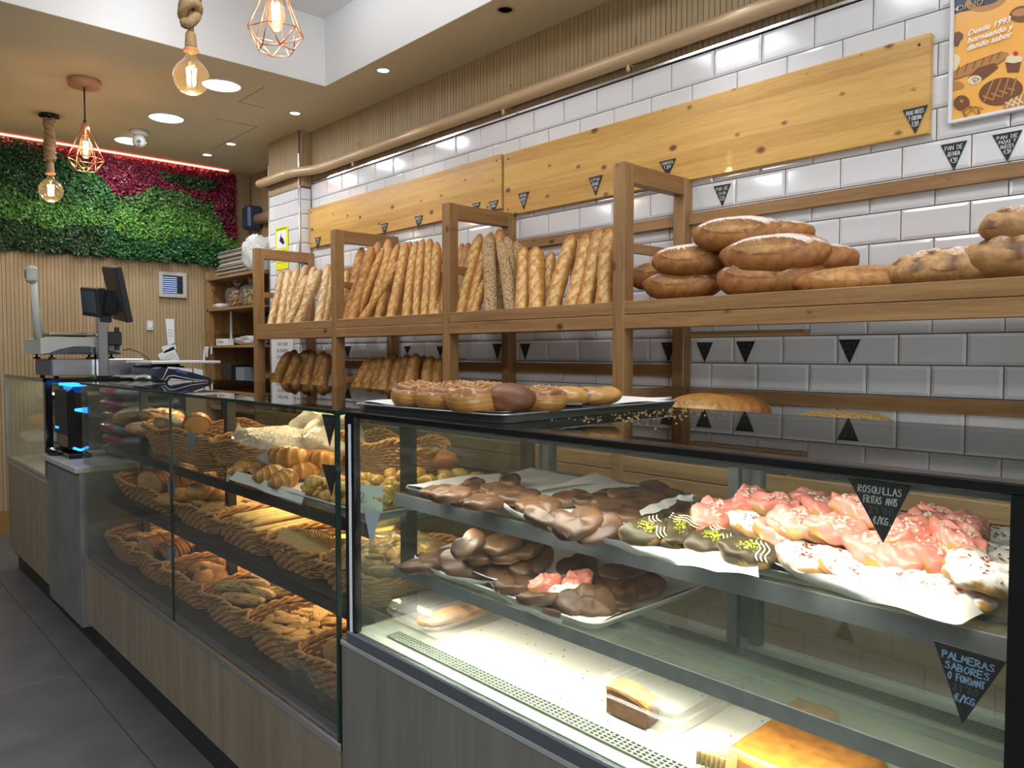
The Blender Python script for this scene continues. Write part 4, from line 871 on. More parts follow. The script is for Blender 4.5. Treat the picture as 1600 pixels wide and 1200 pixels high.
# ================================================================== counters and display cases
TOPZ, DK = 1.200, .70
def case_shell(t, x0, x1, zg, yb, lamm, frame, opt):
    """base, kick, rail and glass box; ZG is the height where the glass starts"""
    part('front_panel', MB().box((x0,FRONTG,.135),(x1,FRONTG+.022,zg-.02)), lamm, t)
    part('body', MB().box((x0+.002,FRONTG+.022,.10),(x1-.002,yb,zg-.03)), 'kick', t)
    part('toe_kick', MB().box((x0,FRONTG+.042,0),(x1,yb-.05,.10)), 'kick', t)
# ---- near case
nc = empty('display_case', (-.83,1.2,0), label='bright glass display case with black edges, chocolate and pink pastries inside', cat='display case', group='glass display cases of the counter')
NX0,NX1,NYB = -1.50,-.165,1.52
case_shell(nc, NX0-.03, NX1, .70, NYB, 'lamg', 'black', None)
part('panel_edge', MB().box((NX0-.03,FRONTG-.004,.664),(NX1,FRONTG+.024,.676),.002), 'stone', nc)
part('bottom_rail', MB().box((NX0,FRONTG-.006,.676),(NX1,FRONTG+.016,.7045),.003), 'alud', nc)
part('front_glass', MB().box((NX0+.012,FRONTG+.001,.704),(NX1-.035,FRONTG+.007,1.188)), 'glassf', nc)
part('top_glass', MB().box((NX0,FRONTG+.030,TOPZ-.006),(NX1,NYB,TOPZ)), 'glasst', nc)
part('top_border', MB().box((NX0,FRONTG-.004,1.187),(NX1,FRONTG+.030,TOPZ+.0005),.002), 'black', nc)
part('corner_bar', MB().box((NX0-.004,FRONTG-.002,.70),(NX0+.034,FRONTG+.014,1.19)), 'black', nc)
part('silver_strip', MB().box((NX0+.012,FRONTG-.003,.705),(NX0+.022,FRONTG-.0018,1.172)), 'white', nc, 'narrow white strip on the black corner bar')
part('corner_bar', MB().box((NX1-.052,FRONTG-.004,.70),(NX1,FRONTG+.030,1.19)), 'black', nc)
part('end_glass', MB().box((NX0+.006,FRONTG+.014,.705),(NX0+.012,NYB-.03,1.19)), 'glassf', nc)
part('end_panel', MB().box((NX1-.03,FRONTG+.03,.70),(NX1-.004,NYB,1.19)), 'black', nc)
part('light_rail', MB().box((NX0+.05,FRONTG+.030,1.176),(NX1-.05,FRONTG+.060,1.193)), 'alu', nc)
part('deck', MB().box((NX0+.012,FRONTG+.008,.690),(NX1-.004,NYB-.02,.7065)), 'deck', nc)
part('rear_frame', MB().box((NX0,NYB-.03,1.165),(NX1,NYB,1.195)), 'alu', nc)
for x in (-1.545+.06,-.86,-.20): part('door_stile', MB().box((x-.024,NYB-.03,.70),(x+.024,NYB,1.17),.004), 'alu', nc)
part('door_stile', MB().box((-.845,NYB-.055,.70),(-.815,NYB-.031,1.17),.004), 'alu', nc)
part('sliding_door', MB().box((NX0+.02,NYB-.016,.71),(-.86,NYB-.011,1.165)), 'glass', nc)
part('sliding_door', MB().box((-.84,NYB-.044,.71),(NX1-.03,NYB-.039,1.165)), 'glass', nc)
def grille(t, x0, x1, y0, y1, z, nx, ny, mat='grille', lab=None):
    m = MB(); dx = (x1-x0)/nx; dy = (y1-y0)/ny; bw = .30
    for i in range(nx+1): m.box((x0+dx*i-dx*bw/2,y0,z),(x0+dx*i+dx*bw/2,y1,z+.0022))
    for j in range(ny+1): m.box((x0,y0+dy*j-dy*bw/2,z+.0001),(x1,y0+dy*j+dy*bw/2,z+.0023))
    part('vent_grille', m, mat, t, lab)
    part('vent_slot', MB().box((x0,y0,z-.0015),(x1,y1,z-.0002)), 'hole', t)
grille(nc, -1.40, -.25, .918, .951, .7085, 104, 4)
grille(nc, -1.10, -.26, 1.385, 1.425, .7085, 76, 4, 'alud')
part('low_guard', MB().prism([(NX0+.02,.905,.7085),(NX0+.02,.908,.7085),(NX0+.02,.894,.768),(NX0+.02,.890,.768)],(NX1-NX0-.06,0,0)), 'shelfg', nc)
def glass_shelf(t, x0, x1, z, y0, y1, lip=.027):
    part('glass_shelf', MB().box((x0,y0+.003,z-.006),(x1,y1,z)), 'shelfg', t)
    part('shelf_edge', MB().box((x0,y0,z-lip),(x1,y0+.004,z+.001)), 'alu', t)
    part('shelf_strip', MB().box((x0,y0+.075,z-.010),(x1,y0+.10,z-.0065)), 'alu', t)
glass_shelf(nc, NX0+.055, NX1-.04, 1.012, .970, 1.43, .028)
glass_shelf(nc, NX0+.052, NX1-.04, .846, .970, 1.43, .024)
for x in (-1.42,-.86,-.24): part('shelf_support', MB().box((x-.012,1.43,.707),(x+.012,1.445,1.17)), 'alu', nc)
# ---- left case
LX0,LX1,LYB,LZ = -3.765,-1.545,1.52,.425
lc = empty('display_case', (-2.6,1.2,0), label='long dark glass display case full of wicker baskets of bread, croissants and biscuits', cat='display case', group='glass display cases of the counter')
case_shell(lc, LX0, LX1, LZ, LYB, 'lam', 'black', None)
part('bottom_rail', MB().box((LX0,FRONTG-.006,LZ-.020),(LX1+.012,FRONTG+.012,LZ+.004),.004), 'chrome', lc)
part('inner_rail', MB().box((LX0,FRONTG+.012,LZ-.02),(LX1,FRONTG+.04,LZ+.001),.002), 'alud', lc)
xs = onY(265,700,FRONTG).x
part('front_glass', MB().box((xs+.001,FRONTG+.001,LZ),(LX1,FRONTG+.007,TOPZ-.008)), 'glassl', lc)
part('front_glass', MB().box((LX0,FRONTG+.001,LZ),(xs-.001,FRONTG+.007,TOPZ-.008)), 'glassl', lc)
part('glass_joint', MB().box((xs-.001,FRONTG,LZ),(xs+.001,FRONTG+.008,TOPZ-.008)), 'gedge', lc)
part('top_glass', MB().box((LX0,FRONTG+.004,TOPZ-.007),(LX1+.006,LYB,TOPZ-.001)), 'glasst', lc)
part('top_edge', MB().box((LX0,FRONTG-.004,TOPZ-.009),(LX1+.008,FRONTG+.004,TOPZ),.001), 'gedge', lc)
part('top_edge', MB().box((LX1+.006,FRONTG+.004,TOPZ-.009),(LX1+.010,LYB,TOPZ),.001), 'gedge', lc)
part('end_glass', MB().box((LX1-.004,FRONTG+.008,LZ),(LX1+.002,LYB-.02,TOPZ-.009)), 'glass', lc)
part('glass_edge', MB().box((LX1-.003,FRONTG-.003,LZ),(LX1+.004,FRONTG+.008,TOPZ-.009)), 'gedge', lc)
part('end_panel', MB().box((LX0+.0,FRONTG+.01,LZ),(LX0+.012,LYB,TOPZ-.009)), 'glass', lc)
part('deck', MB().box((LX0,FRONTG+.04,LZ-.02),(LX1,LYB,LZ+.004)), 'dark', lc)
part('rear_frame', MB().box((LX0,LYB-.02,TOPZ-.045),(LX1,LYB,TOPZ-.010)), 'black', lc)
for x in (-2.73,-1.605,-3.70): part('upright', MB().box((x-.016,1.105,LZ),(x+.016,1.135,TOPZ-.01)), 'kick', lc)
US, MS = .915, .690
for z,y1 in ((US,1.42),(MS,1.44)):
    part('shelf', MB().box((LX0+.02,.985,z-.008),(LX1-.01,y1,z)), 'dark' if z == MS else 'glassd', lc)
    part('shelf_edge', MB().box((LX0+.02,.975,z-.030),(LX1-.01,.985,z+.001)), 'black', lc)
for x in (-3.74,-2.66,-1.57): part('door_stile', MB().box((x-.02,LYB-.02,LZ),(x+.02,LYB,TOPZ-.04)), 'black', lc)
part('sliding_door', MB().box((LX0+.02,LYB-.012,LZ+.01),(LX1-.02,LYB-.008,TOPZ-.045)), 'glassd', lc)
# ---- grey pedestal with pale worktop
pd = empty('counter_pedestal', (-4.1,1.1,0), label='grey concrete-look counter block with a pale worktop between two glass cases', cat='counter')
part('block', MB().box((-4.40,FRONTG-.012,.10),(-3.775,1.50,.795)), 'conc', pd)
part('worktop', MB().box((-4.43,FRONTG-.03,.795),(-3.772,1.50,.822),.003), 'stone', pd)
part('toe_kick', MB().box((-4.40,FRONTG+.04,0),(-3.775,1.4,.10)), 'kick', pd)
# ---- far case
FX0,FX1 = -5.51,-4.45
fc = empty('display_case', (-5,1.2,0), label='far glass display case with bagged loaves beside the slatted wall', cat='display case', group='glass display cases of the counter')
case_shell(fc, FX0, FX1+.03, .69, NYB, 'lam', 'black', None)
part('panel_edge', MB().box((FX0,FRONTG-.004,.665),(FX1+.03,FRONTG+.02,.672)), 'stone', fc)
part('bottom_rail', MB().box((FX0,FRONTG-.003,.672),(FX1,FRONTG+.014,.69)), 'alu', fc)
part('front_glass', MB().box((FX0,FRONTG+.001,.69),(FX1,FRONTG+.007,TOPZ-.01)), 'glassf', fc)
part('top_glass', MB().box((FX0,FRONTG+.008,TOPZ-.008),(FX1,NYB,TOPZ-.001)), 'glasst', fc)
part('top_edge', MB().box((FX0,FRONTG-.004,TOPZ-.018),(FX1,FRONTG+.008,TOPZ)), 'gedge', fc)
part('end_panel', MB().box((FX0,FRONTG+.01,.69),(FX0+.006,NYB,TOPZ-.01)), pmat('olive_panel',(.10,.11,.075),.4,col2=(.16,.16,.09),nscale=6), fc)
part('end_glass', MB().box((FX1-.006,FRONTG+.03,.69),(FX1,NYB-.03,TOPZ-.01)), 'glass', fc)
part('corner_post', MB().box((FX1-.036,FRONTG-.004,.69),(FX1,FRONTG+.03,TOPZ)), 'black', fc)
part('corner_post', MB().box((FX1-.03,NYB-.03,.69),(FX1,NYB,TOPZ)), 'black', fc)
part('rear_beam', MB().box((FX1-.02,FRONTG+.03,TOPZ-.022),(FX1+.0,NYB-.03,TOPZ-.008)), 'black', fc)
part('deck', MB().box((FX0,FRONTG+.015,.68),(FX1,NYB,.694)), 'deck', fc)
part('glass_shelf', MB().box((FX0+.02,1.0,.99),(FX1-.02,1.42,.998)), 'shelfg', fc)
part('rear_panel', MB().box((FX0,NYB-.02,.69),(FX1-.03,NYB,TOPZ-.02)), 'glassd', fc)
part('side_strip', MB().box((FX0-.006,FRONTG-.004,.66),(FX0,FRONTG+.02,TOPZ)), 'alu', fc)
# ================================================================== till, scale and gadgets
tb = empty('cash_drawer', (-4.8,1.17,TOPZ), label='wide brushed steel cash drawer under the white scale', cat='cash drawer')
part('drawer_body', MB().box((-5.0,.944,1.207),(-4.603,1.40,1.297),.003), 'steel', tb)
part('drawer_front', MB().box((-4.99,.940,1.212),(-4.612,.944,1.292)), 'alud', tb)
for x,y in ((-4.97,.97),(-4.64,.97),(-4.97,1.37),(-4.64,1.37)): part('foot', MB().lathe([(.012,0),(.012,.008)],(x,y,1.199),12), 'black', tb)
sc_ = empty('shop_scale', (-4.9,1.09,1.30), label='beige shop scale with steel platter and a tall display column', cat='scale')
ys = [.895,.93,.98,1.05,1.12,1.19,1.25,1.285]; zt_ = [1.405,1.412,1.415,1.416,1.415,1.408,1.392,1.362]; zb_ = [1.325,1.328,1.350,1.366,1.366,1.355,1.338,1.330]
out = [(-4.615,y,z) for y,z in zip(ys,zt_)]+[(-4.615,y,z) for y,z in zip(ys[::-1],zb_[::-1])]
part('scale_body', MB().prism(out,(-.42,0,0)), 'beige', sc_)
out = [(-4.617,y,z-.0005) for y,z in zip(ys[1:],zb_[1:])]+[(-4.617,y,1.322) for y in (1.285,.93)]
part('keyboard_base', MB().prism(out,(-.41,0,0)), 'beiged', sc_)
part('customer_display', MB().box((-4.614,1.03,1.331),(-4.611,1.17,1.356)), 'screen', sc_, 'grey display strip')
for x,y in ((-4.64,.95),(-4.64,1.13),(-5.0,.95),(-5.0,1.25),(-4.64,1.24)): part('foot', MB().lathe([(.018,0),(.018,.008),(.006,.012),(.006,.030)],(x,y,1.297),12), 'black', sc_)
part('platter', MB().box((-5.0,.935,1.424),(-4.63,1.27,1.438),.005), 'steel', sc_)
part('platter_stem', MB().box((-4.85,1.05,1.412),(-4.78,1.15,1.426)), 'black', sc_)
part('display_column', MB().tube([(-4.70,.905,1.405),(-4.70,.895,1.55),(-4.70,.885,1.72)],[.023,.018,.016],12), 'beige', sc_)
part('display_head', MB().box((-4.735,.852,1.700),(-4.665,.905,1.790),.014), 'beige', sc_)
part('head_screen', MB().box((-4.722,.8495,1.725),(-4.680,.852,1.765)), 'screen', sc_)
ps = empty('till_screen', (-4.5,1.18,TOPZ), label='black touch till with two angled screens on a silver pole', cat='till')
part('stand_pole', MB().box((-4.585,1.150,1.200),(-4.54,1.200,1.53),.003), 'steel', ps)
part('pole_foot', MB().box((-4.60,1.12,1.199),(-4.47,1.235,1.208),.003), 'black', ps)
part('pole_clamp', MB().box((-4.57,1.195,1.37),(-4.52,1.265,1.445),.006).box((-4.555,1.235,1.345),(-4.535,1.255,1.47)), 'blackm', ps)
def rotbox(sz, loc, rot, bev=.006):
    m = MB().box((-sz[0]/2,-sz[1]/2,-sz[2]/2),(sz[0]/2,sz[1]/2,sz[2]/2),bev); return m.xf(Matrix.Translation(loc) @ Euler(rot).to_matrix().to_4x4())
part('operator_screen', rotbox((.30,.035,.30),(-4.56,1.255,1.655),(.20,.10,math.radians(-2))), 'blackm', ps)
part('screen_arm', rotbox((.10,.07,.13),(-4.55,1.21,1.60),(-.1,0,0)), 'black', ps)
part('customer_screen', rotbox((.17,.055,.155),(-4.60,1.150,1.607),(.12,.10,math.radians(14))), 'blackm', ps)
part('customer_glass', rotbox((.135,.003,.115),(-4.593,1.1215,1.607),(.12,.10,math.radians(14)),0), 'screen', ps, 'grey glass of the small screen')
part('screen_bracket', rotbox((.05,.06,.07),(-4.56,1.19,1.53),(0,0,0)), 'blackm', ps)
cbl = thing1('cable', MB().tube([(-4.6,1.29,1.345),(-4.55,1.31,1.352),(-4.52,1.35,1.335),(-4.5,1.39,1.30),(-4.48,1.42,1.26),(-4.47,1.44,1.21)],.003,6), 'black', 'thin black cable drooping behind the scale', 'cable')
pr = empty('receipt_printer', (-4.35,1.42,TOPZ), label='low black receipt printer with a flat white tray on top beside the till', cat='printer')
part('printer_body', MB().box((-4.50,1.30,.83),(-4.14,1.47,1.262),.012), 'blackm', pr); part('printer_body_cap', MB().box((-4.44,1.31,1.262),(-4.2,1.46,1.274),.003), 'black', pr)
part('flat_tray', MB().box((-4.48,1.27,1.274),(-4.05,1.62,1.288),.003), 'trayw', pr)
for i,(a,b) in enumerate((((262,573),(300,590)),((303,575),(317,593)))):
    p,q = onX(*a,-3.74),onX(*b,-3.74); m = MB().prism([(-3.74,p.y,TOPZ),(-3.74,q.y,TOPZ),(-3.74,q.y,max(p.z-.01,TOPZ+.03)),(-3.74,p.y,p.z)],(-.002,0,0)); thing1('propped_sheet', m, 'wpaper', ('wide white sheet propped behind the card terminal','narrow white slip propped behind the card terminal')[i],'paper')
# card terminal on the case top
ct = empty('card_terminal', (-3.5,1.28,TOPZ), label='black card payment terminal with blue marks resting on the glass counter', cat='card terminal')
X1_ = -3.50
p = [onX(*q_,X1_) for q_ in ((246,578),(253,575),(300,583),(330,592),(331,597),(300,596),(285,594),(268,592),(262,597),(250,596),(246,590))]
zoff = TOPZ-min(v.z for v in p)
p = [(v.x,v.y,v.z+zoff) for v in p]; part('terminal_body', MB().prism(p,(-.09,0,0)), 'navy', ct)
pts = [onX(*q_,X1_+.003) for q_ in ((262,577),(256,590),(252,594),(258,595),(263,589),(271,588),(300,594),(324,596))]; part('white_trim', MB().tube([(v.x,v.y,v.z+zoff) for v in pts],.0016,5), 'wpaper', ct)
part('blue_mark', MB().box((X1_-.07,p[2][1]-.07,p[2][2]+.012),(X1_-.02,p[2][1]-.045,p[2][2]+.016)), 'bluem', ct)
p2 = onX(275,581,X1_); p3 = onX(293,585,X1_); part('keypad', MB().prism([(X1_+.001,p2.y,p2.z+zoff-.003),(X1_+.001,p3.y,p3.z+zoff-.003),(X1_+.001,p3.y,p3.z+zoff+.003),(X1_+.001,p2.y,p2.z+zoff+.003)],(-.0015,0,0)), 'bluem', ct)
mb = MB().grid(14,8,lambda u,v: (-4.12+.36*u,1.10+.16*v,TOPZ+.004+.012*abs(math.sin(u*14+v*5))+.008*abs(math.sin(v*17-u*6)))); thing1('crumpled_film', mb, bagmat('film_crumple',.25), 'crumpled shiny clear film on the counter in front of the till','film')
# drinks machine with blue lights
dm = empty('drinks_machine', (-4.25,1.0,.822), label='slim black machine with glowing blue strips on the grey counter block', cat='machine')
part('machine_body', MB().box((-4.38,.905,.842),(-4.10,.995,1.168),.03), 'black', dm)
part('front_face', MB().box((-4.355,.899,.93),(-4.125,.906,1.15),.004), 'blackm', dm)
part('machine_foot', MB().box((-4.39,.90,.822),(-4.09,1.0,.845),.006), 'black', dm)
part('top_light', MB().box((-4.34,.915,1.1685),(-4.095,.985,1.181),.004), 'ledb', dm, 'glowing blue top strip')
part('side_light', MB().prism([(-4.0995,.93,1.063),(-4.0995,.985,1.068),(-4.0995,.985,1.038),(-4.0995,.93,1.052)],(.002,0,0)), 'ledb', dm, 'glowing blue wedge')
part('small_light', MB().box((-4.34,.896,.957),(-4.28,.899,.966)), 'ledb', dm)
part('ring_light', MB().tube([(-4.098,.92+.065*i/6,.868+.006*math.cos(i*PI/3)) for i in range(7)],.006,6), 'ledb', dm, 'glowing blue lower strip')
part('drip_tray', MB().lathe([(.001,0),(.055,0),(.07,.03),(.066,.03),(.052,.006),(.001,.006)],(-4.33,.915,.823),20), 'black', dm)
# ================================================================== FOOD: shapes
from mathutils import noise as nz
def tri(x): return abs((x%1)*2-1)
def mixc(a,b,t): t = max(0,min(1,t)); return tuple(a[i]+(b[i]-a[i])*t for i in range(3))
def baguette(L, r, style, seed, nu=54, nv=20):
    R = random.Random(seed); ph = [R.uniform(0,6.28) for _ in range(8)]
    P = dict(pale=((.50,.30,.11),(.72,.56,.31),(.36,.17,.05),5,.55), gold=((.53,.255,.055),(.74,.48,.17),(.34,.12,.022),7,.6), dark=((.44,.18,.04),(.62,.34,.10),(.28,.09,.02),6,.6),
             leaf=((.50,.225,.04),(.74,.52,.21),(.34,.12,.02),5,1.0), seed=((.44,.29,.14),(.44,.29,.14),(.34,.21,.10),0,0), low=((.40,.19,.045),(.52,.31,.09),(.20,.07,.018),3,.5))[style]
    base,pale,darkc,ns,amp = P; fo = .22 if style == 'pale' else .04; bend = R.uniform(-.012,.012)
    def sl(u,a):
        best = 9
        for k in range(ns):
            uk = .08+.84*(k+.5)/ns; t = (u-uk)*ns/.84; d = math.sqrt((a/.62)**2+((t-a*.75)/(.50 if style == 'leaf' else .46))**2); best = min(best,d)
        return best
    def rad(u,a):
        e = min(u,1-u)/.10; k = min(1,max(0,e))**.5 if e < 1 else 1
        k *= .93+.07*math.sin(PI*u)
        d = sl(u,a) if ns else 9; z = 0
        if d < 1.35: z = (.10*math.exp(-((d-1.0)/.16)**2)-.07*(1 if d < .8 else 0))*amp
        lump = .03*math.sin(u*25+ph[0])+.025*math.sin(a*2+u*9+ph[1])+.02*math.sin(u*60+a*3+ph[2])
        return r*k*(1+z+lump), d
    def fn(u,v):
        a = 2*PI*v; a = a if a <= PI else a-2*PI
        q,_ = rad(u,a); return (q*math.sin(a)+bend*math.sin(PI*u), -q*math.cos(a)*.9, u*L)
    def col(u,v,p):
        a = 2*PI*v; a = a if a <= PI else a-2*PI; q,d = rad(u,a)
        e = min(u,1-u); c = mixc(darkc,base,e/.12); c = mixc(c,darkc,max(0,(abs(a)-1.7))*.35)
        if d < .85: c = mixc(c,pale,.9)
        elif d < 1.15: c = mixc(c,darkc,.35 if style != 'leaf' else .25)
        n = .5+.5*math.sin(u*33+a*4+ph[3])*math.sin(u*13-a*3+ph[4]); return mixc(c,mixc(c,pale,.5),n*.6)+(fo,)
    m = MB().blob(nu,nv,fn,col); mat = {'seed':'seedb'}.get(style,'flour')
    return wmesh(m,'baguette',mat)
def loafmesh(L, W, H, seed, flour=.6, base=(.42,.19,.045), crumb=(.50,.28,.075), slash=True, name='loaf', mat='flour', nu=44, nv=40, cracks=False, sprk=None):
    R = random.Random(seed); ph = [R.uniform(0,6.28) for _ in range(8)]
    def psi(y,z): return math.degrees(math.atan2((z-H*.5)/H,-y/W))     # 0 faces the front, 90 the top
    def sd(x,y,z):      # distance from the slash
        return math.sqrt(((x/L*2+.10)/.60)**2+((psi(y,z)-38-14*(x/L*2)**2)/21)**2)
    def fn(u,v):
        th = PI*u; a = 2*PI*v; s_ = math.sin(th)**.85 if math.sin(th) > 0 else 0; c_ = math.cos(th)
        k = 1+.025*math.sin(3*a+ph[0])+.03*math.sin(2*a+3*th+ph[1])+.012*math.sin(9*a+ph[2]+6*th)
        x = L/2*s_*math.cos(a)*k; y = W/2*s_*math.sin(a)*k; z = H*.5+H*.5*(c_ if c_ > 0 else max(c_,-.8))*(1 if c_ > 0 else 1.0)
        if slash and c_ > .05:
            d = sd(x,y,z)
            if d < 1.2: z += H*.13*math.exp(-((d-1)/.10)**2)*(1 if y > -W*.2 else .5)-(H*.08 if d < .88 else 0)
        if cracks and c_ > 0: z += H*.06*math.sin(x*90+ph[3])*math.sin(y*60+x*40+ph[4])
        return (x,y,z)
    def col(u,v,p):
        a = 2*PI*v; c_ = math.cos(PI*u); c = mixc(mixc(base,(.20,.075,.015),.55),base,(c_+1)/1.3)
        if slash and c_ > .05:
            d = sd(p[0],p[1],p[2])
            if d < .92: return mixc(crumb,base,.15+.3*abs(math.sin(p[0]*200+p[1]*170)))+(.0,)
            if d < 1.12: return mixc(base,(.16,.06,.015),.5)+(.35*flour,)
        n = math.sin(p[0]*55+ph[5])*math.sin(p[1]*70+ph[6])+.5*math.sin(p[0]*170+p[1]*130)
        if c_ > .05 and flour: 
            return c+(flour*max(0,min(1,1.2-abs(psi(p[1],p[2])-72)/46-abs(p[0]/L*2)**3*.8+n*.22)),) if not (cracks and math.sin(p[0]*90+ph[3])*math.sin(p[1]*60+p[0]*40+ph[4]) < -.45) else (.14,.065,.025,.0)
        if cracks and math.sin(p[0]*90+ph[3])*math.sin(p[1]*60+p[0]*40+ph[4]) < -.45 and c_ > 0: c = (.16,.075,.03)
        return c+(0.,)
    return wmesh(MB().blob(nu,nv,fn,col),name,mat)
def heart(a, k=1):
    """outline radius of a palmier heart"""
    return 1-.30*k*math.exp(-((a-PI/2)/.30)**2)+.10*math.cos(2*(a-PI/2))*-1+.06*math.cos(a-PI/2)
def puck(R0, T, seed, colfn, mat, name, hk=1, amp=.04, nu=18, nv=38, asp=.85, sq=.35, rough_=.6):
    R = random.Random(seed); ph = [R.uniform(0,6.28) for _ in range(8)]
    def fn(u,v):
        th = PI*u; a = 2*PI*v; s_ = max(0,math.sin(th))**sq; c_ = math.cos(th); c_ = (abs(c_)**.75)*(1 if c_ > 0 else -1)
        aa = a if a < 1.5*PI else a-2*PI
        k = heart(aa,hk)*(1+amp*math.sin(4*a+ph[0])*.6+amp*math.sin(7*a+ph[1]+2*th)*.5)
        z = T/2+T/2*c_+T*.9*amp*math.sin(5*a+ph[2])*s_+T*1.1*amp*math.sin(a*2+s_*5+ph[3])
        q = Vector((R0*k*s_*math.cos(a), R0*asp*k*s_*math.sin(a), z)); o_ = Vector((seed*1.7,seed*.9,0))
        d_ = nz.noise(q*75+o_)*.0022*rough_+nz.noise(q*190+o_)*.0011*rough_; k2 = 1+d_/R0*1.2
        return (q.x*k2, q.y*k2, q.z+d_)
    def col(u,v,p): return colfn(u,2*PI*v,p,ph,R)
    return wmesh(MB().blob(nu,nv,fn,col),name,mat)
CH1,CH2,CH3 = (.074,.037,.018),(.046,.021,.011),(.115,.058,.028)
def c_choc(base, gap=False):
    def f(u,a,p,ph,R):
        c = mixc(base,CH3,.5+.5*math.sin(a*2+ph[4]+u*4))
        if gap and u > .52 and math.sin(a+ph[5]) > .45: return mixc((.50,.23,.06),c,.3*R.random())
        return c
    return f
def c_iced(top, speck=None, dough=(.56,.31,.095)):
    def f(u,a,p,ph,R):
        lim = .52+.10*math.sin(3*a+ph[4])+.07*math.sin(7*a+ph[5])
        if u > lim: return mixc(dough,(.60,.36,.13),R.random()*.6)
        if speck and R.random() < .09: return speck
        return mixc(top,tuple(min(1,x*1.15) for x in top),R.random())
    return f
PINK, WHT = (.80,.27,.22), (.80,.77,.73)
chocm = [puck(.038,.021,10+i,c_choc((CH1,CH2,CH3,CH1)[i%4],i%3 == 1),'choc','chocolate_palmier',amp=.05,asp=(.85,.75,.95,.8)[i%4]) for i in range(6)]
brown_d = [puck(.042,.017,30+i,c_choc(CH2),'choc','chocolate_palmier',amp=.03) for i in range(2)]
pinkm = [puck(.038,.030,40+i,c_iced(PINK,(.93,.62,.52)),'icing','pink_pastry',hk=.4,amp=.09,asp=(.72,.85,.62,.8)[i%4],sq=.42,rough_=1.7) for i in range(6)]
whtm = [puck(.040,.027,50+i,c_iced(WHT,(.42,.12,.08) if i else (.8,.75,.7)),'icing','white_pastry',hk=.4,amp=.07,asp=(.65,.8,.7)[i%3],sq=.42,rough_=1.5) for i in range(4)]
pism = [puck(.036,.026,60+i,c_iced((.055,.040,.016),None,(.40,.26,.10)),'choc','pistachio_pastry',hk=.5,amp=.06,asp=.8,sq=.5) for i in range(2)]
def bits(rx, ry, z, n, seed, mat, r=.0012, spread=1, name='sprinkles', L=.004):
    R = random.Random(seed); m = MB()
    for k in range(n):
        a = R.uniform(0,6.28); q = R.random()**.6*spread; x,y = rx*q*math.cos(a), ry*q*math.sin(a); zz = z*(1-.14*(q/spread)**4) 
        b = R.uniform(0,3.14); d = Vector((math.cos(b),math.sin(b),R.uniform(-.3,.3)))*L/2; c_ = Vector((x,y,zz)); m.tube([c_-d,c_+d],r,4,smooth=False)
    return wmesh(m,name,mat)
spr_p = [bits(.028,.022,.0305,34,70+i,'almond') for i in range(3)]; spr_w = [bits(.028,.022,.0275,22,80+i,'redbit',r=.0009) for i in range(3)]; spr_g = [bits(.016,.014,.0272,60,90+i,'pist',r=.0013,L=.003) for i in range(2)]
def driz(seed):
    m = MB()
    for k in range(3): m.tube([(.012+.006*k-.003*math.sin(t*1.2),-.026+.006*t,.0262-.00045*(t-4)**2*.35) for t in range(9)],.0011,5)
    return wmesh(m,'drizzle','cream')
drz = driz(1)
def put(name, mesh, loc, rz, tilt, lab, cat, group, kids=(), s=1, az=0):
    o = bpy.data.objects.new(name, mesh); COL.objects.link(o)
    o.rotation_mode = 'QUATERNION'; o.rotation_quaternion = (Matrix.Rotation(az,3,'Z') @ Matrix.Rotation(tilt,3,'X') @ Matrix.Rotation(rz-az,3,'Z')).to_quaternion()
    o.location = loc; o.scale = (s,s,s); tag(o,lab,cat,group)
    for nm,me in kids:
        c_ = bpy.data.objects.new(nm,me); COL.objects.link(c_); c_.parent = o
        if nm in ('sprinkles','pistachio_crumbs'): c_['kind'] = 'stuff'
    return o
# ------------------------------------------------ trays and papers
def traymesh(t, x0,x1,y0,y1,z,mat,h=.014,ang=0):
    m = MB(); R_ = .03
    def rr(ins,zz):
        P = []
        for cx,cy,a0 in ((x1-R_,y1-R_,0),(x0+R_,y1-R_,90),(x0+R_,y0+R_,180),(x1-R_,y0+R_,270)):
            for k in range(5): a = math.radians(a0+22.5*k); P.append((cx+(R_-ins)*math.cos(a),cy+(R_-ins)*math.sin(a),zz))
        return P
    rings = [rr(.012,z),rr(.003,z+h),rr(-.002,z+h),rr(-.002,z+h-.003),rr(.001,z+h-.003),rr(.010,z-.001)]
    for rg in rings: m.v += rg
    n = 20
    for i in range(5):
        for j in range(n): m.f.append((i*n+j,i*n+(j+1)%n,(i+1)*n+(j+1)%n,(i+1)*n+j)); m.sm.append(True)
    m.f.append(tuple(range(n))); m.sm.append(False)
    if ang: cc = Vector(((x0+x1)/2,(y0+y1)/2,0)); m.xf(Matrix.Translation(cc) @ Matrix.Rotation(ang,4,'Z') @ Matrix.Translation(-cc))
    return part('tray_body', m, mat, t)
def tray(x0,x1,y0,y1,z,lab,mat='tray',ang=0,h=.014,group='metal baking trays'):
    t = empty('baking_tray',((x0+x1)/2,(y0+y1)/2,z),label=lab,cat='tray',group=group); traymesh(t,x0,x1,y0,y1,z+.0015,mat,h,ang); return t
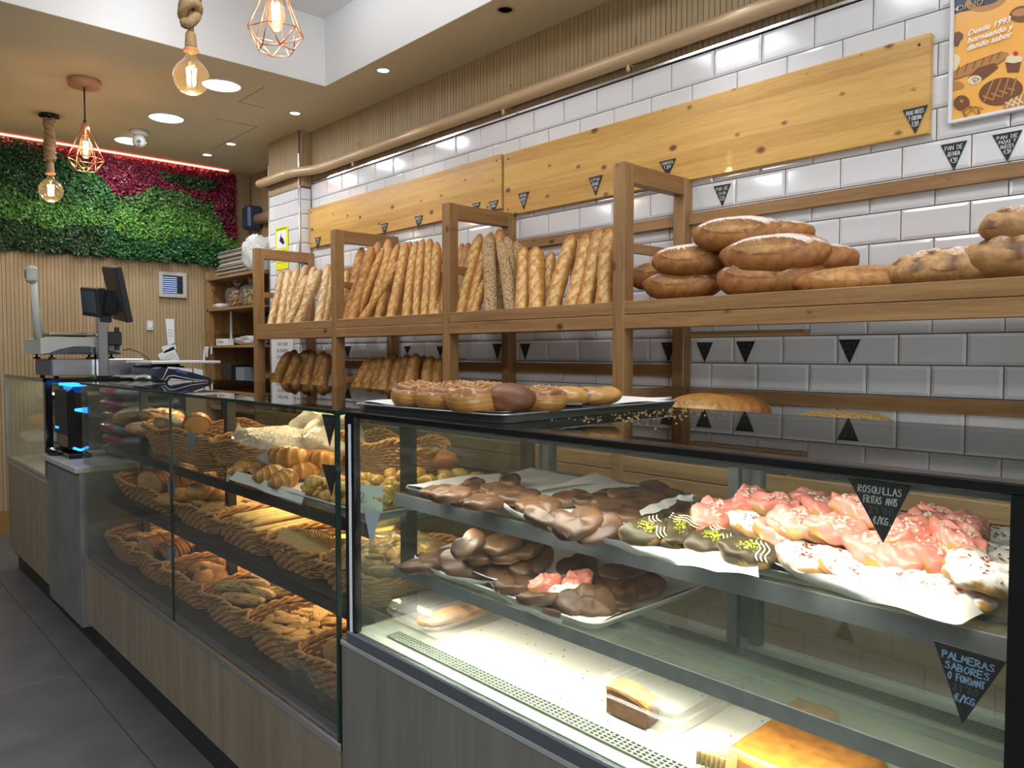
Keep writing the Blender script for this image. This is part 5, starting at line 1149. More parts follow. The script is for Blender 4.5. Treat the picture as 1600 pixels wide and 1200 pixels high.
def paper(c00,c10,c11,c01,lab,curl=.012,seed=0,edges=(1,1,1,1),wr=.0025,power=4,mat='paper',nu=22,nv=16,group='sheets of baking paper'):
    R = random.Random(seed); ph = [R.uniform(0,6.28) for _ in range(8)]
    A,B,C_,D = map(Vector,(c00,c10,c11,c01))
    def fn(u,v):
        p = (A*(1-u)+B*u)*(1-v)+(D*(1-u)+C_*u)*v
        e = max((1-v)**(power*2)*edges[0]*(.7+.5*math.sin(u*7+ph[0])), u**(power*2)*edges[1]*(.8+.3*math.sin(v*6+ph[1])), v**(power*2)*edges[2], (1-u)**(power*2)*edges[3]*(.7+.5*math.sin(v*8+ph[2])))
        e = max(0,e)
        w_ = Vector(((math.sin(v*15+ph[3])*.004)*(u > .9 or u < .1), math.sin(u*19+ph[4])*.005*(v < .1 or v > .9),0))
        return p+w_+Vector((0,0,curl*e+wr*(1+math.sin(u*11+v*7+ph[5])*math.sin(v*13-u*5+ph[6]))*.5))
    return thing1('baking_paper', MB().grid(nu,nv,fn), mat, lab, 'paper', group)
ZU, ZL = 1.012, .846
tray(-1.435,-.925,.982,1.40,ZU,'baking tray of chocolate palmiers on the upper glass shelf at its far end')
tray(-.880,-.300,.984,1.36,ZU,'baking tray of iced pastries on the upper glass shelf under the price tag')
tray(-1.395,-.855,.982,1.40,ZL,'baking tray with a few leftover pastries on the lower glass shelf','trayw')
paper((-1.425,.985,ZU+.012),(-1.13,.99,ZU+.012),(-1.16,1.39,ZU+.008),(-1.43,1.39,ZU+.008),'sheet of baking paper at the far end of the upper tray under chocolate palmiers',.012,1,(.6,1.2,.2,.7))
paper((-1.17,.985,ZU+.014),(-.93,1.0,ZU+.014),(-.90,1.36,ZU+.012),(-1.21,1.40,ZU+.010),'curled baking paper under the middle chocolate palmiers of the upper tray',.012,2,(.5,1.0,.3,1.2),power=3)
paper((-.90,.99,ZU+.014),(-.57,.975,ZU+.014),(-.56,1.25,ZU+.012),(-.90,1.30,ZU+.012),'baking paper under the four pistachio pastries',.012,3,(1.2,.3,.2,.8),power=2.5)
paper((-.56,.978,ZU+.012),(-.300,.978,ZU+.014),(-.29,1.34,ZU+.016),(-.62,1.34,ZU+.012),'white baking paper lying under the pink and white pastries',.012,4,(1.0,.8,.3,.9),power=3.2)
paper((-1.40,.985,ZL+.014),(-1.06,1.0,ZL+.016),(-1.03,1.38,ZL+.010),(-1.40,1.36,ZL+.012),'baking paper under the heap of chocolate palmiers on the lower shelf',.020,5,(.8,.7,.2,1.0),power=3)
paper((-1.13,.99,ZL+.012),(-.865,.99,ZL+.011),(-.862,1.39,ZL+.011),(-1.10,1.39,ZL+.010),'wide baking paper under the leftover brown and pink pastries',.020,6,(.2,.1,.2,1.2),power=3)
def ribbon(up, lo, zu, zl, lab, n=26):
    """a turned-up strip of paper between an upper and a lower line"""
    U = [onZ(*p,zu) for p in up]; Lw = [onZ(*p,zl) for p in lo]
    def at(P,t): t *= len(P)-1; i = min(int(t),len(P)-2); f = t-i; f = f*f*(3-2*f)*.5+f*.5; return P[i]*(1-f)+P[i+1]*f
    return thing1('baking_paper', MB().grid(n,4,lambda u,v: at(Lw,u)*(1-v)+at(U,u)*v+Vector((0,-.004*math.sin(PI*v),.0015*math.sin(u*23+v*4)))), 'paper', lab, 'paper', 'turned up edges of baking paper')
ribbon([(760,756),(775,777),(797,793),(838,812),(890,838)],[(773,784),(784,795),(806,806),(842,826),(890,842)],ZU+.032,ZU+.016,'upright fold of white paper between the two groups of upper chocolate palmiers')
ribbon([(1000,796),(1030,784),(1060,774),(1084,773)],[(1003,806),(1035,797),(1060,787),(1083,783)],ZU+.045,ZU+.035,'raised strip of white paper beside the dark heap of palmiers')
ribbon([(943,838),(985,851),(1040,857),(1110,856),(1188,866)],[(946,850),(1000,868),(1060,882),(1120,892),(1186,901)],ZU+.030,ZU+.014,'turned up paper edge in front of the pistachio pastries')
ribbon([(1212,862),(1222,880),(1250,894),(1310,901),(1400,912),(1480,930),(1548,922)],[(1213,872),(1235,895),(1280,918),(1350,938),(1420,955),(1500,978),(1556,948)],ZU+.036,ZU+.014,'long turned up white paper edge in front of the white iced pastries')
ribbon([(648,866),(660,880),(690,896),(740,906),(790,908)],[(652,876),(672,890),(700,904),(745,913),(790,914)],ZL+.026,ZL+.014,'curled paper edge in front of the lower heap of palmiers')
ribbon([(766,908),(780,925),(800,940),(840,955),(880,970)],[(772,918),(790,936),(812,950),(845,965),(880,978)],ZL+.026,ZL+.012,'curled paper edge beside the half chocolate disc on the lower shelf')
# ------------------------------------------------ pastries of the bright case
def where(px,py,z): p = onZ(px,py,z); return Vector((p.x,p.y,0))
R9 = random.Random(77)
GU = 'chocolate palmiers on the upper glass shelf'
UP = [(686,768,0,.4,.1),(738,758,0,1.2,.1),(704,772,.010,.3,.15),(736,780,0,.2,.1),(775,767,0,2,.2),(797,749,0,1.6,.1),(758,785,0,.5,.05),
      (812,776,.006,.2,.3),(841,789,.006,.1,.25),(858,808,.006,-.6,.38),(904,816,.008,.6,.42),(937,824,0,.4,.75),(893,778,0,.3,.2),(926,781,0,.1,.2),(951,791,0,1.5,.15),(795,770,0,.4,.2),
      (985,770,.012,.2,.2),(992,784,.006,.1,.15),(962,775,0,2.2,.1),(1018,778,.006,2.5,.25),(1036,774,.010,.5,.2),(1022,764,.016,1.4,.2),(1048,790,0,.8,.1),(1003,800,-.002,.5,.1),(970,798,0,2.4,.12)]
UPL = ['at the far glass end of the upper tray','behind the far-end group of the upper tray','leaning on its neighbours in the far-end group','in front of the far-end group','just behind the upright fold of paper','alone at the back of the upper tray','low by the paper edge of the upper tray',
 'with a broken filling edge, middle of the upper tray','lying tilted behind the big heart palmier','big smooth heart, nearest the shelf edge','heart tilted up beside the big heart one','standing thin on its edge beside the pistachio pastries','in the back row behind the two big hearts','second in the back row behind the two big hearts','with a bitten end, right after the back row pair','tucked behind the broken one',
 'on top of the dark heap at the shelf rear','in the dark heap beside the top one','under the dark heap at the rear','at the pistachio side of the dark heap','upper one at the pistachio side of the dark heap','highest one at the rear of the dark heap','low at the end of the dark heap','half hidden under the raised paper','flat between the heart ones and the dark heap']
for i,((px,py,dz,rz,tl),lb) in enumerate(zip(UP,UPL)):
    z = ZU+.020+dz; p = where(px,py,z+.012); m_ = chocm[i%6] if px < 965 else brown_d[i%2]
    put('chocolate_palmier',m_,(p.x,p.y,z),rz+YAW,tl,'chocolate palmier '+lb,'pastry',GU,az=YAW,s=1.02 if i not in (9,10) else 1.15)
p0 = where(1009,830,ZU+.035)
for i,(px,py,rz,tl,lb) in enumerate(((1008,828,.2,.55,'first from the chocolate tray'),(1060,828,1.0,.45,'second from the chocolate tray'),(1110,845,.4,.40,'third, in front of the pink heap'),(1166,860,-.3,.45,'last, touching the white iced ones'))):
    z = ZU+.022; p = where(px,py,z+.014)
    put('pistachio_pastry',pism[i%2],(p.x,p.y,z),rz+YAW,tl,'brown pastry with green pistachio crumbs and cream lines, '+lb,'pastry','pistachio pastries on the upper glass shelf',[('pistachio_crumbs',spr_g[i%2]),('drizzle',drz)],s=1.05,az=YAW)
PK = [(1168,782,2,.3,'topmost at the chocolate end of the heap'),(1116,806,1,.45,'large and fluffy beside the pistachio pastries'),(1206,790,2,.3,'second along the top row'),(1230,803,1,.4,'in the middle of the heap below the top row'),(1258,786,2,.35,'third along the top row'),
 (1290,798,2,.3,'fourth along the top row, beside the price tag'),(1212,838,1,.6,'standing on its side near the pistachio end'),(1267,832,1,.5,'long one in the middle front of the heap'),(1335,796,3,.3,'top of the heap behind the price tag'),(1322,842,1,.5,'big one just below the tip of the price tag'),
 (1356,815,2,.4,'half behind the price tag'),(1377,862,1,.45,'right under the tip of the price tag'),(1412,835,2,.35,'pale one beside the price tag tip'),(1440,822,2,.45,'with long sprinkles near the frame'),(1465,812,2,.3,'back one near the black frame'),
 (1447,868,1,.40,'biggest one at the frame end'),(1489,842,2,.35,'smooth one at the frame end of the heap'),(1500,826,2,.3,'behind the smooth one at the frame end'),(1300,825,2,.4,'deep in the centre of the heap'),(1243,818,2,.4,'small one between the top row and the long one'),(1150,800,1,.5,'behind the fluffy one')]
for i,(px,py,ly,tl,lb) in enumerate(PK):
    z = ZU+.016+.022*ly; p = where(px,py,z+.014)
    put('pink_pastry',pinkm[i%6],(p.x,p.y,z),R9.uniform(0,6),tl,'pink iced pastry with pale sprinkles, '+lb,'pastry','pink iced pastries heaped on the upper shelf',[('sprinkles',spr_p[i%3])],s=(1.16 if i in (9,15,11,1) else 1.0),az=YAW+R9.uniform(-.4,.4))
WK = [(1176,822,1,.3,'alone between pistachio and pink ones'),(1255,873,0,.4,'first of the front row from the pistachio end'),(1318,886,0,.35,'second of the front row'),(1404,893,0,.35,'third of the front row'),(1500,925,1,.35,'big one nearest the glass at the tray corner'),(1525,893,1,.3,'behind the corner one'),
 (1551,872,1,.3,'at the frame end, middle'),(1553,842,1,.3,'at the frame end, rear'),(1358,935,-.4,.2,'under the turned up paper, first'),(1412,948,-.4,.2,'under the turned up paper, second'),(1456,953,-.4,.2,'under the turned up paper, third'),(1300,915,-.4,.2,'at the end under the paper'),(1530,860,0,.3,'low one by the black frame')]
for i,(px,py,ly,tl,lb) in enumerate(WK):
    z = ZU+.020+.020*ly; p = where(px,py,z+.012)
    if p.x > -.27: p.x = -.275
    if p.y < 1.015: p.y = 1.015
    put('white_pastry',whtm[i%4],(p.x,p.y,z),R9.uniform(-.5,.5),tl,'white iced pastry with red shavings, '+lb,'pastry','white iced pastries on the upper shelf',[('sprinkles',spr_w[i%3])],s=1.0,az=YAW)
LP = [(684,872,0,.5,.3,'at the glass end of the lower heap'),(718,878,1,-.3,.75,'heart standing up in the middle of the lower heap'),(755,892,0,.1,.35,'at the front of the lower heap'),(787,896,0,.6,.5,'with orange crumb at the front of the lower heap'),(733,850,4,.9,.5,'topmost, propped with a broken orange side'),
 (785,847,4,.5,.5,'top of the heap beside the propped one'),(795,864,2.6,.4,.4,'split open in the upper part of the lower heap'),(756,868,2,.3,.2,'deep in the centre of the lower heap'),(810,882,1,2,.3,'low at the rear of the split one'),(842,872,1.5,1.2,.5,'dark one at the shelf side of the lower heap'),
 (657,886,-.5,.2,.1,'small one hidden under the curled paper'),(822,856,3,1,.3,'upper rear one of the lower heap')]
for i,(px,py,ly,rz,tl,lb) in enumerate(LP):
    z = ZL+.019+.016*ly; p = where(px,py,z+.010)
    put('chocolate_palmier',chocm[(i+1)%6],(p.x,p.y,z),rz+YAW,tl,'chocolate palmier '+lb,'pastry','chocolate palmiers on the lower glass shelf',az=YAW,s=1.08)
for i,(px,py,ms,ly,rz,tl,nm,lb) in enumerate(((902,881,brown_d[0],.6,.6,.35,'chocolate_palmier','long dark palmier with a pale base at the rear of the lower tray'),(972,893,brown_d[1],2,.2,.2,'chocolate_palmier','dark heart palmier on top of the small lower pile'),(948,906,brown_d[0],1,1.9,.2,'chocolate_palmier','dark palmier in the centre of the small lower pile'),
   (1002,917,brown_d[1],1,.4,.3,'chocolate_palmier','smooth dark palmier at the empty end of the small lower pile'),(976,932,chocm[1],.3,1.2,.2,'chocolate_palmier','rough brown palmier low in the small lower pile'),(927,938,chocm[2],.3,-.2,.7,'chocolate_palmier','big brown heart palmier tilted forward with a crumb'),
   (905,935,chocm[0],.5,.3,.75,'chocolate_palmier','brown palmier side against the big tilted heart'),(844,937,chocm[3],.2,.2,-.25,'chocolate_palmier','half chocolate disc lying nearest the lower shelf edge'),(850,915,pinkm[0],0,.4,.3,'pink_pastry','small pink iced pastry beside the chocolate disc on the lower tray'),
   (903,911,pinkm[1],.6,.9,.35,'pink_pastry','second pink iced pastry on the lower tray above the white one'),(885,930,whtm[1],.2,.3,.3,'white_pastry','single white iced pastry among brown ones on the lower tray'),(806,915,chocm[4],0,.1,.1,'chocolate_palmier','flat chocolate piece under the paper of the lower heap'),(1010,905,brown_d[0],.5,2,.2,'chocolate_palmier','dark palmier behind the smooth one of the small pile'))):
    z = ZL+.018+.012*ly; p = where(px,py,z+.010)
    put(nm,ms,(p.x,p.y,z),rz+YAW,tl,lb,'pastry','leftover pastries on the lower glass shelf',az=YAW,s=1.05 if nm[0] == 'c' else .9)
p = where(862,962,ZL+.016); thing1('chocolate_crumb', rotbox((.034,.007,.012),(p.x,p.y,ZL+.022),(.2,.1,.5),.002), 'choc' if False else pmat('crumb_choc',CH1,.4), 'small broken chocolate strip near the lower shelf edge','crumb')
# ------------------------------------------------ deck of the bright case
DZ = .7065
def clam(t, x0,x1,y0,y1,h,fr=.6):
    part('plastic_base', MB().box((x0+.012,y0+.012,DZ+.001),(x1-.012,y1-.012,DZ+h*fr),.012), 'pet', t)
    m = MB(); R_ = .03
    def rr(ins,zz,R_=R_):
        return [(cx+(R_-ins)*math.cos(math.radians(a0+18*k)),cy+(R_-ins)*math.sin(math.radians(a0+18*k)),zz) for cx,cy,a0 in ((x1-R_,y1-R_,0),(x0+R_,y1-R_,90),(x0+R_,y0+R_,180),(x1-R_,y0+R_,270)) for k in range(6)]
    for zz,ins in ((DZ+h*fr,0),(DZ+h*fr+.004,0)): m.v += rr(ins,zz)
    for j in range(24): m.f.append((j,(j+1)%24,24+(j+1)%24,24+j)); m.sm.append(True)
    part('rim', MB().tube(rr(.0,DZ+h*fr+.002),.0028,6,closed=True), 'pet', t); part('rim', MB().tube(rr(.006,DZ+h*fr-.004),.0016,6,closed=True), 'pet', t)
    part('plastic_lid', MB().box((x0+.006,y0+.006,DZ+h*fr+.004),(x1-.006,y1-.006,DZ+h),.018), 'pet', t)
t = empty('plastic_clamshell',(-1.38,1.07,DZ),label='clear plastic clamshell holding a golden pastry bar at the far end of the white deck',cat='food box',group='clear plastic boxes on the white deck')
clam(t,-1.475,-1.285,.955,1.20,.055)
pb = loafmesh(.20,.055,.036,5,0,(.60,.27,.06),(.66,.40,.14),False,'pastry_bar','pastry',cracks=True)
put('pastry_bar',pb,(-1.355,1.075,DZ+.006),PI/2-.12,0,'long golden flaky pastry bar inside the far clear box','pastry',None)
t = empty('plastic_clamshell',(-.78,1.09,DZ),label='clear plastic clamshell with one dark cake slice in the middle of the white deck',cat='food box',group='clear plastic boxes on the white deck')
clam(t,-.875,-.685,.985,1.215,.062,.62)
t = empty('cake_slice',(-.80,1.03,DZ),label='dark chocolate cake slice with golden top inside the clear box',cat='cake')
def slice_prof(z0,z1,sh=0):
    P = [(-.845+.085*i/8, 1.040, DZ+z1-.010*((i-2.5)/5)**2) for i in range(9)]; return MB().prism([(-.845,1.040,DZ+z0)]+[(-.760,1.040,DZ+z0)]+P[::-1],(.006,-.044,0))
part('sponge', slice_prof(.004,.046), pmat('sponge',(.16,.075,.03),.7,col2=(.10,.045,.02),nscale=60,bump=.5,bscale=150), t)
m = MB(); P_ = [(-.846+.087*i/8,1.041,DZ+.0465-.010*((i-2.5)/5)**2) for i in range(9)]; m.prism([Vector(p) for p in P_]+[Vector(p)+Vector((0,0,.006)) for p in P_[::-1]],(.006,-.046,0))
part('golden_top', m, pmat('golden_top',(.50,.26,.06),.4,col2=(.28,.11,.03),nscale=50), t, 'golden baked top')
t = empty('slab_pie',(-.52,1.08,DZ),label='large golden rectangular slab pie at the front of the white deck',cat='pie')
def pie(x0,x1,y0,y1,h,seed,t):
    def fn(u,v):
        x = x0+(x1-x0)*u; y = y0+(y1-y0)*v; e = min(u,1-u,v,1-v); z = DZ+.004+h*(1-max(0,1-e/.03)**3*.5)
        return (x,y,z+.003*nz.noise(Vector((x*28,y*28,seed)))+.0012*nz.noise(Vector((x*90,y*90,seed))))
    part('crust_top', MB().grid(40,26,fn), pmat('pie_top%d'%seed,(.60,.26,.045),.4,col2=(.40,.14,.025),nscale=45,detail=6,lo=.35,hi=.7,bump=.4,bscale=90,coat=.3), t)
    part('crust_side', MB().box((x0,y0,DZ+.001),(x1,y1,DZ+.004+h*.5)), pmat('pie_side%d'%seed,(.52,.28,.09),.7,col2=(.38,.17,.05),nscale=80), t)
pie(-.610,-.43,1.0,1.147,.026,1,t)
part('card_base', MB().box((-.62,.99,DZ),(-.425,1.155,DZ+.001)), 'wpaper', t)
t = empty('pie_slice',(-.58,1.22,DZ),label='narrow golden pie piece behind the large slab pie',cat='pie'); pie(-.618,-.545,1.20,1.245,.024,2,t)
t = empty('wafer_fan',(-.60,.985,DZ),label='small fan of thin pale wafers beside the slab pie corner',cat='wafers')
for k in range(7): part('wafer', rotbox((.028,.0022,.022),(-.628+.006*k,.975+.002*k,DZ+.016),(.1,0,.9+.09*k),.0005), pmat('wafer_p%d'%k,(.60,.44,.18),.6), t)
m = MB(); Rr = random.Random(12)
for k in range(60):
    x,y = Rr.uniform(-1.3,-.35),Rr.uniform(.97,1.3); m.box((x,y,DZ),(x+Rr.uniform(.001,.003),y+Rr.uniform(.001,.003),DZ+.001))
o = thing1('deck_crumbs', m, pmat('crumb',(.13,.07,.03),.7), 'scattered brown crumbs on the white deck','crumbs'); o['kind'] = 'stuff'
m = MB()
for k in range(260):
    x,y = Rr.gauss(-1.02,.09),Rr.uniform(1.05,1.49); s_ = Rr.uniform(.0008,.0030)
    if x > -1.09+.0*y: m.box((x,y,TOPZ),(x+s_,y+s_,TOPZ+s_*.6))
o = thing1('counter_crumbs', m, pmat('crumb2',(.62,.40,.14),.6), 'golden crumbs scattered on the glass counter top beside the tray','crumbs'); o['kind'] = 'stuff'
# price cards of the bright case
def glasstag(pts, lines, lab, Y=FRONTG+.0085, **k):
    a,b,c_ = [onY(*p_,Y) for p_ in pts]; return pricetag(a,b,c_,lines,lab,group='triangular price tags in the glass cases',**k)
glasstag(((1325,746),(1425,758.5),(1380,848.5)),['ROSQUILLAS','FRITAS ANIS',"~21'80",'€/KG.'],'black price tag reading rosquillas fritas anis inside the bright case',Y=FRONTG+.011,th=.0011,under=False)
glasstag(((1459,1000.5),(1573,1034.5),(1504,1131.5)),['PALMERAS','SABORES','O FONDANT',"~21'80",'€/KG'],'black price tag reading palmeras sabores o fondant inside the bright case',Y=FRONTG+.011,th=.0014,ink='chalkb',under=False)
a,b,c_ = [onX(*p_,NX0+.0165) for p_ in ((567,791.5),(594,799.5),(579.5,853.5))]
t = empty('price_tag',a,label='bluish grey back of a price tag standing against the end glass',cat='price tag',group='triangular price tags in the glass cases'); part('card', MB().prism([a,b,c_],(.0015,0,0)), 'tagb', t)
# ------------------------------------------------ tray on the counter top
TZ = TOPZ
tt = tray(-1.515,-1.035,.905,1.50,TZ+.001,'metal tray of cinnamon rolls and pastries standing on the glass counter top','tray',ang=.05,h=.016)
paper((-1.50,.925,TZ+.010),(-1.05,.915,TZ+.012),(-1.07,1.50,TZ+.016),(-1.52,1.47,TZ+.012),'white baking paper under the cinnamon rolls with turned up corners',.016,8,(.5,.4,.4,.5),power=4)
def swirl(seed):
    R = random.Random(seed); ph = R.uniform(0,6.28)
    def fn(u,v):
        a = 2*PI*v; q = math.sin(PI*min(u,1)*.5) if u < 1 else 1
        if u < .62: r_ = u/.62; z = .036+.009*(1-r_)+.0075*math.sin(r_*3.0*2*PI+a)+.002*math.sin(5*a+ph) ; rad = .050*r_
        else:
            k = (u-.62)/.38; rad = .050+.009*math.sin(PI*(k*.85+.12)); z = .036*(1-k)+.0
        rad *= 1+.04*math.sin(3*a+ph)+.02*math.sin(5*a)
        return (rad*math.cos(a),rad*math.sin(a)*.95,max(z,0))
    def col(u,v,p):
        a = 2*PI*v
        if u < .62:
            s_ = math.sin(u/.62*3.0*2*PI+a); return mixc((.13,.045,.018),(.50,.25,.075),(s_+.5)/1.4)
        k = (u-.62)/.38; return mixc(mixc((.36,.13,.03),(.56,.30,.085),math.sin(PI*k)),(.30,.11,.03),.55*max(0,math.sin(k*26+math.sin(a*2)*2)))
    return wmesh(MB().blob(46,40,fn,col),'cinnamon_roll','pastry')
sw = [swirl(i) for i in range(3)]
bun = loafmesh(.125,.09,.066,3,0,(.17,.058,.014),(.2,.1,.04),False,'glazed_bun','bread')
puff = loafmesh(.085,.06,.042,7,.15,(.62,.34,.09),(.7,.45,.15),False,'cream_puff','pastry',cracks=False); nutp = loafmesh(.11,.07,.038,8,.25,(.56,.30,.08),(.7,.45,.15),False,'almond_pastry','pastry',cracks=True)
G2 = 'pastries on the tray on the counter top'
for (px,by,ms,nm,rz,tl,s_,lb) in ((652,640,sw[0],'cinnamon_roll',.3,.05,1,'cinnamon roll at the far corner of the counter tray'),(690,644,sw[1],'cinnamon_roll',1.3,.05,.95,'cinnamon roll second from the far corner, front row'),(742,648,sw[2],'cinnamon_roll',2.4,.05,1.05,'biggest cinnamon roll at the front corner of the counter tray'),(716,634,sw[0],'cinnamon_roll',4,.12,1,'cinnamon roll in the back row of the counter tray'),(755,632,sw[1],'cinnamon_roll',5,.12,.95,'darker cinnamon roll behind the biggest one'),
    (797,642,bun,'glazed_bun',YAW-.2,.35,.78,'shiny dark brown glazed bun in the middle of the counter tray'),(845,640,sw[2],'cinnamon_roll',.9,.08,.92,'cinnamon roll just beyond the glazed bun'),(887,637,puff,'cream_puff',YAW,.1,1,'golden cream puff with a dark chocolate underside'),(930,635,nutp,'almond_pastry',YAW+.2,.1,1.05,'flaky almond pastry at the empty end of the counter tray')):
    p = onZ(px,by,TZ+.018); p.y = max(.955,min(1.42,p.y)); 
    k = p.y/onZ(px,by,TZ+.018).y; p.x = onZ(px,by,TZ+.018).x*k
    o = put(nm,ms,(p.x,p.y,TZ+.020),rz,tl,lb,'pastry',G2,s=s_,az=YAW)
    if nm == 'cream_puff':
        m = MB().box((-.035,-.034,.004),(.03,.0,.014),.004); part('chocolate_base', m, pmat('puff_choc',(.03,.012,.007),.3), o, 'dark chocolate base', local=True)
# ================================================================== baguettes on the rack
BAG = {}
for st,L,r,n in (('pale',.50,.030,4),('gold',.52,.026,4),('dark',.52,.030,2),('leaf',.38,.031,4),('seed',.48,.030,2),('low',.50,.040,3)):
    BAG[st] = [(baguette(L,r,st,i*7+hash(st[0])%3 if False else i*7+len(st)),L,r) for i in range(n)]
def stand(px0,py0,px1,py1,st,k,lab,grp,yb=2.300,yt=None,zf=SH,s=1.0):
    """stand a baguette with foot seen at (px0,py0) and tip at (px1,py1)"""
    yt = yt or yb+.17
    A = onY(px0,py0,yb); B = onY(px1,py1,yt)
    d0 = (B-A); t_ = (zf+.004-A.z)/d0.z if abs(d0.z) > 1e-6 else 0
    A = A+d0*t_
    me,L,r = BAG[st][k%len(BAG[st])]; d = B-A; ln = d.length; d.normalize()
    fr = (Vector((.65,-1,0))); fr = (fr-d*fr.dot(d)).normalized(); side = d.cross(fr)     # local -y faces the shop
    Rm = Matrix(((-side) if False else fr.cross(d)*-1, -fr, d)).transposed()
    if Rm.determinant() < 0: Rm = Matrix((fr.cross(d), -fr, d)).transposed()
    o = bpy.data.objects.new('baguette',me); COL.objects.link(o); o.rotation_mode = 'QUATERNION'; o.rotation_quaternion = Rm.to_quaternion()
    o.location = A+d*.0; o.scale = (s,s,ln/L); return tag(o,lab,'bread',grp)
g1 = 'pale floury baguettes leaning in the bay beside the pillar'
B1 = [(424,501,441,420,.9,0),(438,501,451.5,420,1.0,.015),(449,500,464.5,416,.95,.06),(456,500,479,413,.95,.09),(453,500,480.5,430,1.0,.03),(468,500,501,420,1.15,0),(476,498,491,416,1,.09),(479,498,489.5,424,.9,.06),(499,497,514,412,1.15,0),(508,497,524,417,1,.03)]
BL1 = ['first at the pillar end','second, upright beside the first','third, behind the second','tip showing at the back, fourth','fifth, tucked in front','big one with deep slashes, leaning','tip at the back behind the big one','thin one behind the big one','very pale one partly hidden by the frame post','last one behind the frame post']
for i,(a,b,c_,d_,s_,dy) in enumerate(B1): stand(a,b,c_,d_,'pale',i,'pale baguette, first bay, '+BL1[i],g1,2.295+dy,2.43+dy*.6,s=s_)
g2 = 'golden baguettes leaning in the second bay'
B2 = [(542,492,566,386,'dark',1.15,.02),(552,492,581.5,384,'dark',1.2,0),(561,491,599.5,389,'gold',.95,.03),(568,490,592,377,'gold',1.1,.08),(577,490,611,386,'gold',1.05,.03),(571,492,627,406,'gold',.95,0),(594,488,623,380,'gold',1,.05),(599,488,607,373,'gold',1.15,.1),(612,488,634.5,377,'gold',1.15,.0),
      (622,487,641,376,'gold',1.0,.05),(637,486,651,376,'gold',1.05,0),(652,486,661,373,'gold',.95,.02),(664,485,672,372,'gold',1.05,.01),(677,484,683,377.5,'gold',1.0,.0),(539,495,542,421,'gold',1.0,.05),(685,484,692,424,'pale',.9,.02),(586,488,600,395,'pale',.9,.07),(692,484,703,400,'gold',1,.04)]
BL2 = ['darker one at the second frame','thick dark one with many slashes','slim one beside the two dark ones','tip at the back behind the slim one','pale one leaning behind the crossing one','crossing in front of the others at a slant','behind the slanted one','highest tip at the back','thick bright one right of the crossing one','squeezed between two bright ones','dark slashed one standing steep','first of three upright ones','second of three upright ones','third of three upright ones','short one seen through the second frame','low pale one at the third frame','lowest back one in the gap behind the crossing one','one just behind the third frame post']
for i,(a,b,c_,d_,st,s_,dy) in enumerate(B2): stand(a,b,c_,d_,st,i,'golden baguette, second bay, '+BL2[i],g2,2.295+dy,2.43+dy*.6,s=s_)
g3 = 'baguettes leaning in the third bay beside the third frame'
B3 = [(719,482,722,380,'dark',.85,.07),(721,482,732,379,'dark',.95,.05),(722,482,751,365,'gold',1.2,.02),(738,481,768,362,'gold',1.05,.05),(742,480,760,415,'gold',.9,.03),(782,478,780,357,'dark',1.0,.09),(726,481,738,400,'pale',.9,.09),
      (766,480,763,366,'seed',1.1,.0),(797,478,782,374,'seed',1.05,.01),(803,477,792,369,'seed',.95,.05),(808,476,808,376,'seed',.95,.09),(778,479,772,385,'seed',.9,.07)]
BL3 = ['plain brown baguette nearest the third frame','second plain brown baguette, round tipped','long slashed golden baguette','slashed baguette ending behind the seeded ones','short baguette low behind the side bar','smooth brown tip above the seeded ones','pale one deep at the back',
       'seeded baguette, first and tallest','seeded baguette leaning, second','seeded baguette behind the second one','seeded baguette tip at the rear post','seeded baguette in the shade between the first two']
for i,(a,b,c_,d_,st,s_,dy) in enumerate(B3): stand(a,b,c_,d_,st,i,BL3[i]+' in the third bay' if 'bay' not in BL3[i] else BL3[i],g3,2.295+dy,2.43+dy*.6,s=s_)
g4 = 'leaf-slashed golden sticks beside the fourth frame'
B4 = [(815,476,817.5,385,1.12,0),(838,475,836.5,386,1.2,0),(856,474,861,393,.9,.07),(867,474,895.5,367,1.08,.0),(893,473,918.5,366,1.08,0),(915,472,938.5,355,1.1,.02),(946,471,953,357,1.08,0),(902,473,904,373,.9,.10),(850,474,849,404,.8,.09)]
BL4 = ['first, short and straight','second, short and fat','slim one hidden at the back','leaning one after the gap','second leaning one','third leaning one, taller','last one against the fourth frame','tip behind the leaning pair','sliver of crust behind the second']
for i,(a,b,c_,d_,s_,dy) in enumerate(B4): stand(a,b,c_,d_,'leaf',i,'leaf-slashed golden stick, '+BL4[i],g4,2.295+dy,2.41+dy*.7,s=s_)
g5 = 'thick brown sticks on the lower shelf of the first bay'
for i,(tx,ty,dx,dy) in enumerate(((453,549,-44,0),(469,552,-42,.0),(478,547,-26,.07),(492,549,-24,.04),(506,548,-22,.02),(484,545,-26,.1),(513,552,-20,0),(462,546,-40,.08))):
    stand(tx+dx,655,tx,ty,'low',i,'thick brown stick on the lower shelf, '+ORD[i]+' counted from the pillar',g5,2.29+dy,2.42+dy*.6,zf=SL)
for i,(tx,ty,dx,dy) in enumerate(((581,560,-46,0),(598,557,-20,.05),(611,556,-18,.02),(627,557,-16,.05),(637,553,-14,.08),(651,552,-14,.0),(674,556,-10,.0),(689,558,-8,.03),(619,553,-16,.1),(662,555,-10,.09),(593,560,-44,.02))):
    stand(tx+dx,660,tx,ty,'low',i,'thick brown stick, lower shelf of second bay, '+('first and widest, leaning','second, narrow','third','fourth','fifth, high tip','sixth, shiny and fat','seventh','eighth behind the post','dark tip at the back after the third','dark tip at the back before the seventh','behind the widest one')[i],'thick brown sticks on the lower shelf of the second bay',2.29+dy,2.42+dy*.6,zf=SL)
